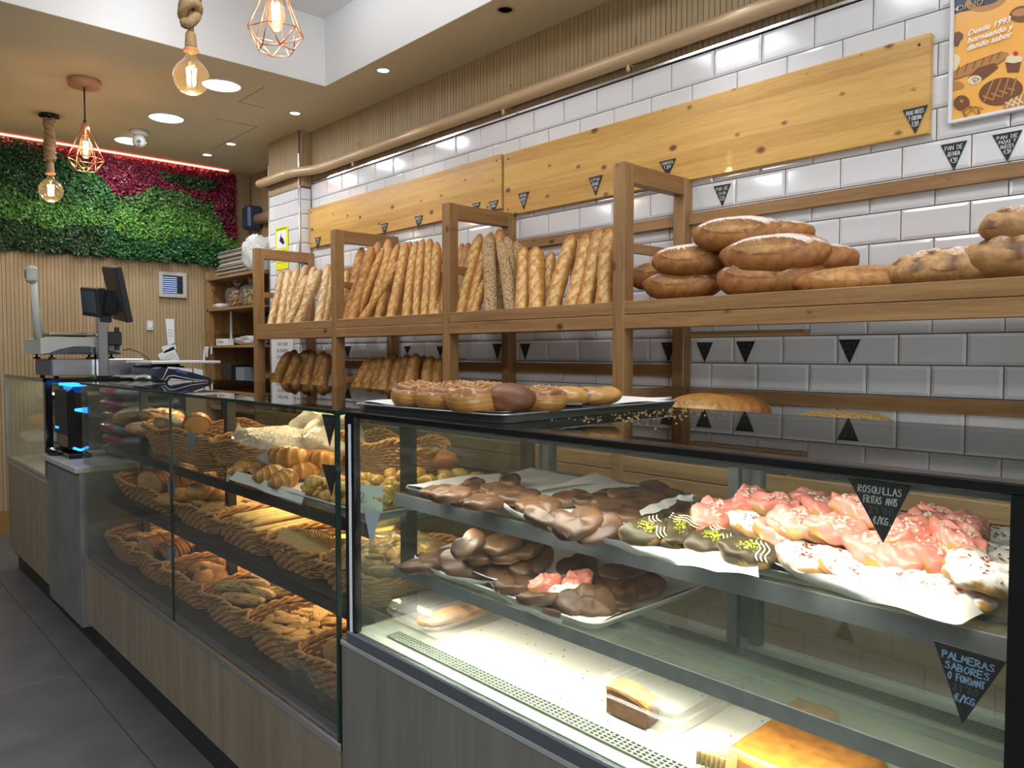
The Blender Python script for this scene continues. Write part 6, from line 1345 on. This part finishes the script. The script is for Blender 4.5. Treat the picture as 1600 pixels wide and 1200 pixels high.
# ------------------------------------------------ round loaves
lf = [loafmesh(.35,.17,.135,i,.62,(.36,.155,.04),(.44,.25,.07),nu=60,nv=64) for i in range(3)]; lf2 = loafmesh(.40,.16,.10,5,.35); lfr = loafmesh(.44,.19,.13,8,.5,(.50,.30,.12),(.4,.25,.1),False,cracks=True); lfs = loafmesh(.26,.17,.12,9,.5,(.45,.26,.11),cracks=True,slash=False)
gl = 'floury slashed loaves piled beside the fourth frame'
def loaf(me,px,py,Y,wide,rz,lab,grp,tilt=0,zc=None,s=1):
    c_ = onY(px,py,Y); o = bpy.data.objects.new('bread_loaf',me); COL.objects.link(o); o.rotation_euler = (tilt,0,rz); h = me['h'] if 'h' in me else .11
    zc = None if Y < 2.5 and zc is not None and zc > 1.2 else zc
    o.location = (c_.x,Y,(zc if zc is not None else max(c_.z-.056*s, SH+.046 if py < 500 else 1.0))); o.scale = (s,s,s); return tag(o,lab,'bread',grp)
ZT = SH
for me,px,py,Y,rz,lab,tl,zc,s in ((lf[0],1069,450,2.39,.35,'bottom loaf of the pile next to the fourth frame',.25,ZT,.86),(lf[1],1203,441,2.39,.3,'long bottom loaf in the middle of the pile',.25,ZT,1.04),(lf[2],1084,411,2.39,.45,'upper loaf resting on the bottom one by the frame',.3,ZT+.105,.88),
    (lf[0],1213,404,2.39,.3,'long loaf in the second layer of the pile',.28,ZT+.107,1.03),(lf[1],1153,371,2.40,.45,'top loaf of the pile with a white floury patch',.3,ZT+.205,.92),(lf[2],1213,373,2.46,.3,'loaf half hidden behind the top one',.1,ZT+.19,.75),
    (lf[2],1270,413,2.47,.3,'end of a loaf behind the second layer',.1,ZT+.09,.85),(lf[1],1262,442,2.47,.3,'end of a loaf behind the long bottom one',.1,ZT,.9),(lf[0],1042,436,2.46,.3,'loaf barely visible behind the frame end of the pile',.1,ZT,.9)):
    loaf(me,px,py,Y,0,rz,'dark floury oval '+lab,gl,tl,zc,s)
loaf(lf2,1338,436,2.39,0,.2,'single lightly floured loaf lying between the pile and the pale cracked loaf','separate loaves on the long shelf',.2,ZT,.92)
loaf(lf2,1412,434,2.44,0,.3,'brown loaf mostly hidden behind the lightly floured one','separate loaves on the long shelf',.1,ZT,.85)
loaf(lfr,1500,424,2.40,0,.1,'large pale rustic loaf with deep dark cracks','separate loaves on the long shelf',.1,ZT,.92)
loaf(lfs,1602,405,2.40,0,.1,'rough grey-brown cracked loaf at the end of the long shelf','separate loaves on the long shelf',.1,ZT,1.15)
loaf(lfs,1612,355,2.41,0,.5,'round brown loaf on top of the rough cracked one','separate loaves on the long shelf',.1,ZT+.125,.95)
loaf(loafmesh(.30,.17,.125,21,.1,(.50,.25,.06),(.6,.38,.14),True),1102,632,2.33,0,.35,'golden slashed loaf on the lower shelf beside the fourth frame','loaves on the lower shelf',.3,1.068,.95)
loaf(loafmesh(.28,.17,.125,22,0,(.36,.15,.035),(.6,.38,.14),False),1146,632,2.40,0,.5,'darker loaf behind the golden one on the lower shelf','loaves on the lower shelf',.3,1.068,.95)
sd = loafmesh(.30,.26,.07,23,0,(.36,.22,.07),slash=False,mat='seedb'); 
c_ = onY(1318,652,2.36); o = put('bread_loaf',sd,(c_.x,2.36,c_.z-.050),0,0,'flat round seed-covered loaf just showing above the counter glass','bread','loaves on the lower shelf')
for nm,x0,x1,zt in (('bread_crate',-1.80,-1.25,1.062),):
    t = empty(nm,((x0+x1)/2,2.36,SL),label='low wooden crate carrying the two golden loaves on the lower shelf',cat='crate')
    part('crate_floor', MB().box((x0,2.27,zt-.014),(x1,2.52,zt)), 'rackX', t)
    for x in (x0,x1-.02): part('crate_side', MB().box((x,2.27,SL+.001),(x+.02,2.52,zt-.014)), 'rackY', t)
t = empty('bread_stand',(c_.x,2.36,SL),label='plain wooden stand under the seed-covered loaf on the lower shelf',cat='stand'); part('stand_top', MB().box((c_.x-.14,2.27,c_.z-.075),(c_.x+.14,2.50,c_.z-.061)), 'rackX', t)
for x in (c_.x-.14,c_.x+.12): part('stand_side', MB().box((x,2.27,SL+.001),(x+.02,2.50,c_.z-.075)), 'rackY', t)
# ================================================================== wicker baskets
def basketmesh(W, D, H, seed, wave=.22):
    R_ = .06
    per = []; n = 56
    def outl(k, ins):      # rounded rectangle parameter k in 0..1
        P = []
        w2,d2 = W/2-ins,D/2-ins; r = max(.02,R_-ins*.6)
        segs = [((w2,-(d2-r)),(w2,d2-r)),'c1',((w2-r,d2),(-(w2-r),d2)),'c2',((-w2,d2-r),(-w2,-(d2-r))),'c3',((-(w2-r),-d2),(w2-r,-d2)),'c4']
        cent = {'c1':(w2-r,d2-r,0),'c2':(-(w2-r),d2-r,90),'c3':(-(w2-r),-(d2-r),180),'c4':(w2-r,-(d2-r),270)}
        L = []; tot = 0
        for s_ in segs:
            l = PI*r/2 if isinstance(s_,str) else math.hypot(s_[1][0]-s_[0][0],s_[1][1]-s_[0][1]); L.append(l); tot += l
        t = (k%1)*tot
        for s_,l in zip(segs,L):
            if t <= l:
                f = t/max(l,1e-9)
                if isinstance(s_,str): cx,cy,a0 = cent[s_]; a = math.radians(a0+90*f); return (cx+r*math.cos(a),cy+r*math.sin(a),math.cos(a),math.sin(a))
                x = s_[0][0]+(s_[1][0]-s_[0][0])*f; y = s_[0][1]+(s_[1][1]-s_[0][1])*f; nx = s_[1][1]-s_[0][1]; ny = -(s_[1][0]-s_[0][0]); q = math.hypot(nx,ny); return (x,y,nx/q,ny/q)
            t -= l
        return (w2,-(d2-r),1,0)
    def wv(k): return math.cos(4*PI*2*(k+.11))*.5
    m = MB(); rows = max(8,int(H/.0085))
    for i in range(rows):
        f = i/(rows-1); ins = .035*(1-f)
        pts = []
        for j in range(n):
            k = j/n; x,y,nx,ny = outl(k,ins); o_ = .0028*(1 if (j+i)%2 == 0 else -1); pts.append((x+nx*o_,y+ny*o_,.004+H*f*(1+wave*wv(k)*f)))
        m.tube(pts,.0046,5,closed=True)
    for ph in (0,PI):
        pts = []
        for j in range(n*2):
            k = j/(n*2); x,y,nx,ny = outl(k,0); a = j*.9+ph; pts.append((x+nx*.006*math.cos(a),y+ny*.006*math.cos(a),.012+H*(1+wave*wv(k))+.006*math.sin(a)))
        m.tube(pts,.0055,5,closed=True)
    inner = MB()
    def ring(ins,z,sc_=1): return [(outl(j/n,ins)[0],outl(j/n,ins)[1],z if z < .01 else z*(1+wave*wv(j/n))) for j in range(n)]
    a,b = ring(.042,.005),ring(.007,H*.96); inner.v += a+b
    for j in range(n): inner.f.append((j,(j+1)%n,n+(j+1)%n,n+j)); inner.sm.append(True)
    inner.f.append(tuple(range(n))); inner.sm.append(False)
    st = MB()
    for j in range(0,n,2):
        x0_,y0_,_,_ = outl(j/n,.036); x1_,y1_,_,_ = outl(j/n,.001); st.tube([(x0_,y0_,.002),(x1_,y1_,H*(1+wave*wv(j/n)))],.0026,4)
    return wmesh(m,'weave','wick'), wmesh(inner,'inner_lining','wickd'), wmesh(st,'stakes','wick')
BM = {}
def basket(cx,cy,z,W,D,H,lab,rz=0):
    key = (round(W,2),round(D,2),round(H,2))
    if key not in BM: BM[key] = basketmesh(key[0],key[1],key[2],1)
    t = empty('wicker_basket',(cx,cy,z),(0,0,rz),label=lab,cat='basket',group='wicker baskets in the long glass case')
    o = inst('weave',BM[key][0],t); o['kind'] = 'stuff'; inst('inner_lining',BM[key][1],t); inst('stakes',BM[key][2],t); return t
def bxs(p0,p1,Y): return onY(p0,800,Y).x, onY(p1,800,Y).x
# -- middle shelf
MX = []
for x0,x1,w_ in ((-3.74,-3.02,'brown slashed loaves and rolls'),(-3.01,-2.62,'seeded cookies'),(-2.61,-2.23,'long pale breadsticks'),(-2.22,-1.90,'flat pale wafers'),(-1.89,-1.57,'biscuits under clear film')):
    W = x1-x0; MX.append(((x0+x1)/2,W)); basket((x0+x1)/2,1.19,MS,W,.40,.068,'wicker basket of '+w_+' on the middle shelf')
BX = []
for x0,x1,w_ in ((-3.74,-3.38,'seedy crumb biscuits'),(-3.37,-3.01,'dark sliced loaves'),(-3.0,-2.63,'small brown rolls'),(-2.62,-2.27,'chocolate chip loaf pieces'),(-2.26,-1.93,'ridged zigzag biscuits'),(-1.92,-1.57,'ribbed cookies lined with plastic')):
    W = x1-x0; BX.append(((x0+x1)/2,W)); basket((x0+x1)/2,1.145,LZ+.005,W,.40,.085,'wicker basket of '+w_+' on the case floor')
UB = [(-3.10,.64,'rustic bread pieces'),(-2.52,.36,'a white plastic bag')]
for (cx,W,w_) in UB: basket(cx,1.205,US,W,.38,.095,'large wicker basket holding '+w_+' on the upper shelf')
basket(-2.02,1.335,US+.0,.50,.15,.13,'empty wicker basket standing behind the croissant tray')
# sliced loaves
def slicemesh(w,h,t_):
    m = MB(); P = [(w*.5*math.cos(a)*(1 if abs(math.cos(a)) < .8 else .97),0,h*.5+h*.5*math.sin(a)*(1.0 if math.sin(a) > 0 else .92)) for a in [i*PI/10 for i in range(20)]]
    m.prism(P,(0,t_,0)); return m
slm = wmesh(slicemesh(.105,.085,.0105),'loaf_slice','bread'); 
for me in (slm,):
    ca = me.color_attributes.new('Col','FLOAT_COLOR','POINT'); arr = np.ones((len(me.vertices),4),dtype=np.float32); arr[:,:3] = (.36,.145,.04); ca.data.foreach_set('color',arr.ravel())
slf = wmesh(slicemesh(.095,.075,.002),'slice_face','bread'); ca = slf.color_attributes.new('Col','FLOAT_COLOR','POINT'); arr = np.ones((len(slf.vertices),4),dtype=np.float32); arr[:,:3] = (.62,.38,.15); ca.data.foreach_set('color',arr.ravel())
def sliced(loc,rz,n,lab,grp,s=1,lean=.25):
    t = empty('sliced_loaf',loc,(0,0,rz),label=lab,cat='bread',group=grp)
    for i in range(n):
        inst('loaf_slice',slm,t,(rnd.uniform(-.002,.002)*s,(-n/2+i)*.0145*s,0),(lean+rnd.uniform(-.04,.04),0,0),(s,s,s*(1-.05*abs(i-n/2)/n)))
    inst('slice_face',slf,t,((0),(-n/2)*.0145*s-.003*s,.004*s),(lean,0,0),(s,s,s))
    return t
gs = 'sliced loaves in the long glass case'
sliced((-3.34,1.12,MS+.052),.5,11,'arched sliced brown loaf standing in the first middle basket',gs,1.35); 
sliced((-3.13,1.16,MS+.050),-.3,10,'second sliced brown loaf beside the arched one on the middle shelf',gs,1.25)
for i,(x,Y,rz) in enumerate(((-3.29,1.08,.25),(-3.17,1.13,.2),(-3.08,1.24,.1))):
    sliced((x,Y,LZ+.060),rz,10,'sliced dark loaf on the case floor, '+ORD[i]+' from the grey counter',gs,1.15)
c_ = onY(300,672,1.1); sliced((c_.x,1.12,US+.095),1.2,9,'small sliced loaf lying at the edge of the upper bread basket',gs,1.0)
# generic crusty pieces
roll = [loafmesh(.115,.085,.06,30+i,.1,(.48,.24,.07),(.6,.4,.18),False,'bread_roll',cracks=(i == 1)) for i in range(3)]
rust = [loafmesh(.20,.085,.055,40+i,.5,(.50,.30,.12),(.6,.42,.2),True,'rustic_piece',cracks=(i == 0)) for i in range(3)]
def scatter(items,name,labf,grp,cat='bread'):
    for i,(me,px,py,Y,rz,tl,s,lb) in enumerate(items):
        c_ = onY(px,py,Y); put(name,me,(c_.x,Y,c_.z-.028*s),rz,tl,labf(lb),cat,grp,s=s,az=YAW)
scatter([(roll[1],170,762,1.05,.4,.2,1.5,'big round loaf in a clear bag end'),(roll[0],205,742,1.20,1,.1,1,'first behind the bagged loaf'),(roll[2],215,752,1.12,.3,.2,1,'second behind the bagged loaf'),(roll[0],228,744,1.22,2,.1,1,'third behind the bagged loaf'),(roll[2],192,740,1.3,1,.1,1,'at the very back by the pedestal'),
  (roll[0],282,774,1.04,.2,.1,.9,'low in front of the second sliced loaf'),(roll[2],316,768,1.07,.9,.1,1.1,'beside the white tray paper'),(roll[0],340,772,1.12,.1,.1,1.1,'under the croissant tray edge'),(roll[2],262,782,1.0,.1,.1,.9,'half sunk in the first basket')],'bread_roll',lambda l:'brown bread roll on the middle shelf, '+l,'bread rolls on the middle shelf')
scatter([(rust[0],200,655,1.10,.4,.2,.9,'lowest at the packet side'),(rust[1],214,645,1.12,1.0,.5,1,'standing point up at the top'),(rust[2],240,650,1.14,.2,.2,1.05,'pale and long across the middle'),(rust[0],262,648,1.18,.5,.3,1,'ridged one on the glass side'),(rust[1],270,662,1.08,.2,.2,1.1,'long one along the basket rim'),(rust[2],232,670,1.06,.6,.1,1.1,'grey floured one at the front'),(rust[0],250,672,1.14,1.2,.2,1,'buried in the middle of the basket')],'rustic_piece',lambda l:'torn rustic bread piece in the upper basket, '+l,'rustic bread pieces in the upper basket')
def cookie(w,l,h,seed,base,speck,sn,name,ridg=0,nu=12,nv=18):
    R = random.Random(seed)
    def fn(u,v):
        th = PI*u; a = 2*PI*v; s_ = max(0,math.sin(th))**.45; x = l/2*s_*(abs(math.cos(a))**.7)*(1 if math.cos(a) > 0 else -1); y = w/2*s_*(abs(math.sin(a))**.7)*(1 if math.sin(a) > 0 else -1)
        return (x,y,h/2+h/2*math.cos(th)+(ridg*math.sin(x*2*PI/.009) if u < .5 else 0)+R.uniform(-.0006,.0006))
    def col(u,v,p): return mixc(base,tuple(c*.7 for c in base),R.random()*.6) if R.random() > sn else speck
    return wmesh(MB().blob(nu,nv,fn,col),name,'bread')
seedc = [cookie(.055,.075,.022,50+i,(.46,.29,.11),(.16,.09,.04),.25,'cookie',nu=14,nv=24) for i in range(3)]
chip = [cookie(.05,.19,.036,60+i,(.54,.38,.17),(.035,.015,.01),.20,'chip_loaf',nu=16,nv=40) for i in range(3)]
zig = [cookie(.028,.085,.011,70+i,(.62,.37,.12),(.7,.48,.18),.1,'zigzag_biscuit',ridg=.0016,nu=16,nv=36) for i in range(2)]
rib = [cookie(.058,.062,.012,80+i,(.46,.27,.09),(.5,.32,.12),.1,'ribbed_cookie') for i in range(2)]
grain = cookie(.03,.04,.018,90,(.42,.25,.09),(.2,.11,.04),.25,'seedy_biscuit')
R6 = random.Random(6)
def heap(n,me,name,cx,W,y0,y1,z0,z1,labf,grp,s=(.9,1.1),rzr=(0,3.14),tl=(0,.5),cat='biscuit',inw=.07):
    cells = int(math.ceil(math.sqrt(n)))
    for i in range(n):
        u = (i%cells+.5)/cells+R6.uniform(-.12,.12); v = (i//cells+.5)/math.ceil(n/cells)+R6.uniform(-.12,.12)
        x = cx+(u-.5)*(W-inw*2); y = y0+(y1-y0)*v; z = z0+(z1-z0)*(1-abs(u-.5)*1.2)*R6.uniform(.6,1)
        put(name,me[i%len(me)],(x,y,z),R6.uniform(*rzr),R6.uniform(*tl),labf(i%cells,i//cells),cat,grp,s=R6.uniform(*s),az=R6.uniform(0,6))
def rc(i,j,what): return '%s, %s row, %s in row' % (what,ORD[j],ORD[i])
cx,W = MX[1]; heap(20,seedc,'cookie',cx,W,1.04,1.34,MS+.050,MS+.070,lambda i,j: rc(i,j,'seeded crusty cookie on the middle shelf'),'seeded cookies on the middle shelf',s=(1.1,1.35),tl=(0,.35))
cx,W = BX[0]; heap(30,[grain],'seedy_biscuit',cx,W,.99,1.30,LZ+.065,LZ+.085,lambda i,j: rc(i,j,'small seedy crumb biscuit on the case floor'),'seedy biscuits on the case floor',s=(1.2,1.6))
cx,W = BX[2]; heap(12,roll,'bread_roll',cx+.0,W,1.01,1.29,LZ+.050,LZ+.075,lambda i,j: rc(i,j,'small brown roll on the case floor'),'small rolls on the case floor',s=(.8,1.05),cat='bread')
cx,W = BX[3]; heap(12,chip,'chip_loaf',cx,W,1.0,1.29,LZ+.070,LZ+.115,lambda i,j: rc(i,j,'chocolate chip loaf piece on the case floor'),'chocolate chip pieces on the case floor',rzr=(.3,1.1),tl=(0,.2),inw=.09)
cx,W = BX[4]; heap(36,zig,'zigzag_biscuit',cx,W,.98,1.31,LZ+.065,LZ+.10,lambda i,j: rc(i,j,'ridged zigzag biscuit on the case floor'),'zigzag biscuits on the case floor',s=(1.1,1.4),tl=(0,.5))
cx,W = BX[5]; heap(9,zig+rib,'zigzag_biscuit',cx-.03,W,1.20,1.32,LZ+.075,LZ+.10,lambda i,j: rc(i,j,'orange-lit biscuit behind the ribbed cookies'),'biscuits behind the ribbed cookies',s=(1.1,1.5),tl=(0,.4))
def fan(x0,y0,z0,n,dx,dy,rz,lab,grp,s=1.1):
    for i in range(n): put('ribbed_cookie',rib[i%2],(x0+dx*i,y0+dy*i,z0+.002*math.sin(i)),rz,0,lab+', '+ORD[i]+' of the row','biscuit',grp,s=s); bpy.data.objects[-1] if False else None
for (px,Y,n,dx,dy,lab) in ((-1.80,1.10,9,.0125,.004,'ribbed cookie standing in the rear row by the case end'),(-1.82,1.02,10,.013,.001,'ribbed cookie standing in the front row by the case end')):
    for i in range(n):
        o = put('ribbed_cookie',rib[i%2],(px+.01+dx*i,Y+dy*i,LZ+.095),0,0,lab+', '+ORD[i]+' of the row','biscuit','ribbed cookies on the case floor',s=1.25); o.rotation_quaternion = Euler((.2,1.15,.3)).to_quaternion()
# breadsticks, wafers
stick = wmesh(MB().tube([(0,-.12,0),(0,-.10,.001),(0,.10,0),(0,.12,0)],[.008,.0095,.0095,.008],10),'breadstick',pmat('stick',(.66,.52,.26),.55,col2=(.74,.61,.35),nscale=40) if False else 'cream')
M['stick'] = pmat('stick_crust',(.58,.42,.17),.55,col2=(.68,.53,.26),nscale=40); stick.materials.clear(); stick.materials.append(M['stick'])
cx,W = MX[2]
for i in range(12):
    put('breadstick',stick,(cx-.13+.036*(i%7)+(.01 if i > 6 else 0),1.16+rnd.uniform(-.02,.02),MS+.066+(.018 if i > 6 else 0)),rnd.uniform(-.05,.05)+.18,0,'long pale breadstick in the middle basket, '+ORD[i%7]+(' of the lower layer' if i < 7 else ' of the upper layer'),'breadstick','pale breadsticks on the middle shelf')
m = MB().box((-.055,-.045,0),(.055,.045,.0045),.001)
for k in range(9): m.box((-.055+.0125*k,-.045,.0045),(-.050+.0125*k,.045,.0058))
M['wafer'] = pmat('wafer_sheet',(.62,.47,.18),.6,col2=(.70,.55,.25),nscale=50); wf = wmesh(m,'wafer','wafer')
cx,W = MX[3]
for i in range(14):
    o = put('wafer',wf,(cx-.09+.0085*i,1.06+.004*i,MS+.052),0,0,'thin square wafer in the stacked row, '+ORD[i]+' from the breadsticks','wafer','thin square wafers on the middle shelf',s=1.0); o.rotation_quaternion = Euler((1.15,.12,.25)).to_quaternion()
for i,(dx,y,z,rz,tl) in enumerate(((.03,1.27,.10,.9,.3),(.055,1.30,.11,1.1,.4),(.0,1.31,.095,.8,.2),(.09,1.25,.10,.7,.35),(.10,1.17,.095,.35,.15),(.06,1.20,.088,.6,.2))):
    m = MB().box((-.065,-.017,0),(.065,.017,.014),.002); me = m.mesh('wafer_bar'); me.materials.append(M['wafer']); put('wafer_bar',me,(cx+dx,y,MS+z-.012),rz,tl,'loose pale wafer bar leaning beside the wafer stack, '+ORD[i],'wafer','loose wafer bars on the middle shelf')
# bags
bagthing('plastic_bag',(MX[4][0]-.0,1.15,MS+.045),(.14,.14,.048),21,'bagc','clear crackly plastic bag over the biscuits at the end of the middle shelf',.10,False)
heap(9,seedc,'cookie',MX[4][0],MX[4][1],1.05,1.33,MS+.045,MS+.07,lambda i,j: rc(i,j,'brown biscuit under the clear bag'),'biscuits under the clear bag',s=(1.1,1.4))
m = MB().grid(20,10,lambda u,v: (BX[5][0]-BX[5][1]/2+BX[5][1]*u, .938-.03*v+.006*math.sin(u*30+v*6), LZ+.008+.10*v+.006*math.sin(u*22))); thing1('plastic_liner', m, 'bagc', 'shiny clear plastic hanging over the front of the ribbed cookie basket','plastic film')
BAGW = bagthing('plastic_bag',(-2.46,1.17,US+.035),(.17,.14,.062),22,'bagw','knotted white plastic bag resting in the upper basket',.10,False)
bagt = BAGW
m = MB().grid(16,12,lambda u,v: (-2.44+.36*u+.02*math.sin(v*9),1.24+.05*math.sin(u*9)+.03*math.sin(v*7+u*5),US+.09+.15*v*(1-.35*abs(u-.45))+.01*math.sin(u*23))); part('bag_top', m, 'bag', BAGW, 'cloudy loose top')
m = MB().grid(8,8,lambda u,v: (-2.70+.10*u,1.14-.02*u+.02*math.sin(v*5),US+.08+.10*v*(.4+.6*u))); part('bag_flap', m, 'bagw', BAGW)
# ------------------------------------------------ croissants
def croissant(R0, r, seed, ridges=7, base=(.45,.20,.042), hi=(.66,.40,.12), lo_=(.25,.085,.02)):
    R = random.Random(seed); sp = R.uniform(1.7,2.3); ph = R.uniform(0,6)
    def fn(u,v):
        a = (u-.5)*sp; b = 2*PI*v; k = math.sin(PI*(.04+.92*u))**.75; f = (u*ridges)%1; k *= 1+.14*(f**1.5)-.05
        q = r*k*(1+.03*math.sin(3*b+ph)); x = R0*math.sin(a); y = R0*(1-math.cos(a))
        return (x+q*math.cos(b)*math.sin(a), y-q*math.cos(b)*math.cos(a)*1.0, r*.8+q*.92*math.sin(b)*(1 if math.sin(b) > 0 else .75))
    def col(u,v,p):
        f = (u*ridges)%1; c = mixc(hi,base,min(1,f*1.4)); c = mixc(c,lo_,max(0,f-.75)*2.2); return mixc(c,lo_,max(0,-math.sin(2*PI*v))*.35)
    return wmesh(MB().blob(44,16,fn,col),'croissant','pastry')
cr = [croissant(.062,.036,i) for i in range(4)]; crm = [croissant(.032,.0175,10+i,6,(.64,.38,.08),(.80,.58,.20),(.46,.22,.05)) for i in range(4)]
CT = (-2.43,-1.585,1.0,1.40)
tray(CT[0],CT[1],.992,1.415,US,'long pale tray full of croissants on the upper shelf of the long case','trayw',h=.022)
mb = MB().grid(24,8,lambda u,v: (-2.44+.52*u, .994-.012*v-.004*math.sin(u*12), US+.030-.03*v*(1 if u > .08 else 2.0)+.012*(1-u))); thing1('baking_paper', mb, 'paper', 'baking paper hanging over the front edge of the croissant tray','paper','sheets of baking paper')
paper((-2.42,1.0,US+.006),(-1.60,1.0,US+.006),(-1.60,1.41,US+.008),(-2.42,1.41,US+.008),'baking paper lying under all the croissants',.01,11,(.2,.4,.4,.6))
CL = [(370,722,1.08,.3,0,'first at the bag end'),(398,703,1.16,.9,1,'with a pointed tip up against the white bag'),(384,728,1.04,1.5,0,'low, half under the pointed one'),(430,698,1.22,.4,1,'at the back under the top one'),(398,727,1.06,2.2,0,'small one at the front of the large ones'),(424,738,1.03,.8,0,'striped one nearest the tray edge'),
      (452,714,1.12,-.2,1,'biggest and darkest, on top'),(455,690,1.22,.2,2,'highest one at the back'),(503,712,1.20,-.3,1,'striped bright one behind the price tags'),(445,745,1.02,1.2,0,'beside the striped one'),(478,726,1.15,.5,0,'between the biggest one and the small ones'),(515,700,1.30,.1,1,'far back one near the case end'),(475,700,1.30,.1,1,'far back one behind the biggest')]
for i,(px,py,Y,rz,ly,lb) in enumerate(CL):
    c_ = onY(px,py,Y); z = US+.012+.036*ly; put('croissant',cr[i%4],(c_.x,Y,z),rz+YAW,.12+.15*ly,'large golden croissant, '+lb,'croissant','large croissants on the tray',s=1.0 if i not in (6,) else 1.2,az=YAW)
R7 = random.Random(19); k = 0
for row in range(6):
    for c__ in range(9):
        x = -1.975+.044*c__+R7.uniform(-.012,.012); y = 1.035+.064*row+R7.uniform(-.012,.012)
        if row > 2 and c__ < 2: continue
        for ly in range(2 if (row+c__)%3 else 1):
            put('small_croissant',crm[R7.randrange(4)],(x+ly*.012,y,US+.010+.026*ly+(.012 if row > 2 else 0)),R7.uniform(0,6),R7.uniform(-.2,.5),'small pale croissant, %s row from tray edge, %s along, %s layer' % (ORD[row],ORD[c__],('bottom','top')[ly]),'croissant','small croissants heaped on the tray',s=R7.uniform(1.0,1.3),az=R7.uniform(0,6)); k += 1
c_ = onY(540,678,1.36); put('bread_loaf',loafmesh(.20,.07,.06,55,0,(.42,.17,.04),(.5,.3,.1),False),(-1.80,1.35,US+.075),.1,0,'smooth brown loaf lying behind the small croissants','bread',None)
# grey and red packets
def packet(loc,w,d,h,rz,lab,mat,band):
    t = empty('bread_packet',loc,(0,0,rz),label=lab,cat='packet',group='soft packets stacked at the pedestal end of the long case')
    def fn(u,v):
        th = PI*u; a = 2*PI*v; s_ = max(0,math.sin(th))**.5; c_ = math.cos(th); x = w/2*s_*abs(math.cos(a))**.5*(1 if math.cos(a) > 0 else -1); y = d/2*s_*abs(math.sin(a))**.5*(1 if math.sin(a) > 0 else -1)
        return (x*(1+.03*math.sin(9*a+4*u)),y*(1+.04*math.sin(7*a)),h/2+h/2*c_+.004*math.sin(5*a+9*u))
    part('wrapper', MB().blob(12,28,fn), mat, t, local=True)
    def fb(u,v):
        p = fn(.12+.76*u,(-.10+.20*v)%1 if False else .25+(-.12+.24*v)); return (p[0]*1.012,p[1]*1.012,(p[2]-h/2)*1.012+h/2)
    part('printed_band', MB().grid(8,10,lambda u,v: tuple(q*1.006 if i < 2 else q for i,q in enumerate(fn(.2+.6*u,-.36+.22*v)))), band, t, 'dark red printed band', local=True)
    return t
for i,(px,py) in enumerate(((150,622),(160,648),(150,668),(178,676),(160,697),(186,712))):
    packet((-4.03-.02*(i%2),1.19+.015*(i%3),.823+.0575*(5-i)),.44,.30,.060,.08*(i%3)-.08,'soft grey packet, red printed, '+ORD[5-i]+' from bottom of the counter block stack','greyp','redp')
# contents of the far case
for i,(x,y,z,w,h,mt,lb,nm) in enumerate(((-5.22,1.00,.70,.24,.05,'bagc','clear plastic bag of rolls low in the far case','plastic_bag'),(-5.20,1.02,.80,.24,.04,'bagw','white wrapped loaf in the far case','wrapped_loaf'),(-5.18,1.10,.998,.26,.045,'greyp','grey soft packet on the shelf of the far case','bread_packet'),(-5.36,1.12,.70,.22,.05,'bag','cloudy bag at the dim end of the far case','plastic_bag'))):
    bagthing(nm,(x,y,z),(w/2,.12,h),40+i,mt,lb,.1,False,cat='bag' if 'bag' in nm else 'bread')
put('bread_loaf',loafmesh(.26,.12,.09,66,0,(.62,.30,.10),slash=False),(-5.16,1.0,.885),.3,0,'orange-brown loaf lit inside the far case','bread',None)
t = empty('yellow_card',(-5.0,1.0,1.09),label='pale yellow sheet lying high inside the far case',cat='card'); part('sheet', MB().box((-5.15,1.0,1.092),(-4.80,1.30,1.095)), pmat('pale_yellow',(.62,.58,.30),.6), t)
# price tags of the long case
for pts,ln,lb in ((((503,647),(527,649),(515,697)),['BOLLOS','SUIZOS',"1'00"],'price tag hanging high inside the end of the long case'),(((503,725),(528,728),(518,775)),['CROISSANT',"'90"],'price tag in front of the small croissants')):
    glasstag(pts,ln,lb,Y=FRONTG+.0095,th=.0011,ink='chalkd')
for pts,lb in ((((291,675),(307,677),(299,712)),'greyish price tag against the glass beside the upper bread basket'),(((261,752),(275,754),(267,800)),'bluish price tag in front of the sliced loaves on the middle shelf'),(((261,855),(276,858),(269,892)),'bluish price tag in front of the sliced loaves on the case floor')):
    glasstag(pts,[],lb,Y=FRONTG+.0095,mat='tagb')
t = empty('price_card',(-1.60,1.0,US+.02),label='white handwritten price card standing at the end of the croissant tray',cat='price card')
a = onX(524,800,-1.62); part('card', MB().prism([(-1.655,.985,US+.018),(-1.595,1.035,US+.018),(-1.600,1.04,US+.085),(-1.650,.998,US+.085)],(.0008,-.0006,0)), 'wpaper', t)
m = MB(); strokes(m,'2',Vector((-1.638,.9975,US+.045)),Vector((.77,.64,0)),Vector((0,0,1)),Vector((.64,-.77,0)),.014,.025,.002,lift=.003); part('writing', m, 'print_', t)
# film roll knot seen behind the first frame
bagthing('small_bag',(-5.10,2.60,1.20),(.035,.03,.05),51,'bagw','small knotted white bag hanging behind the first rack frame',.2,False)
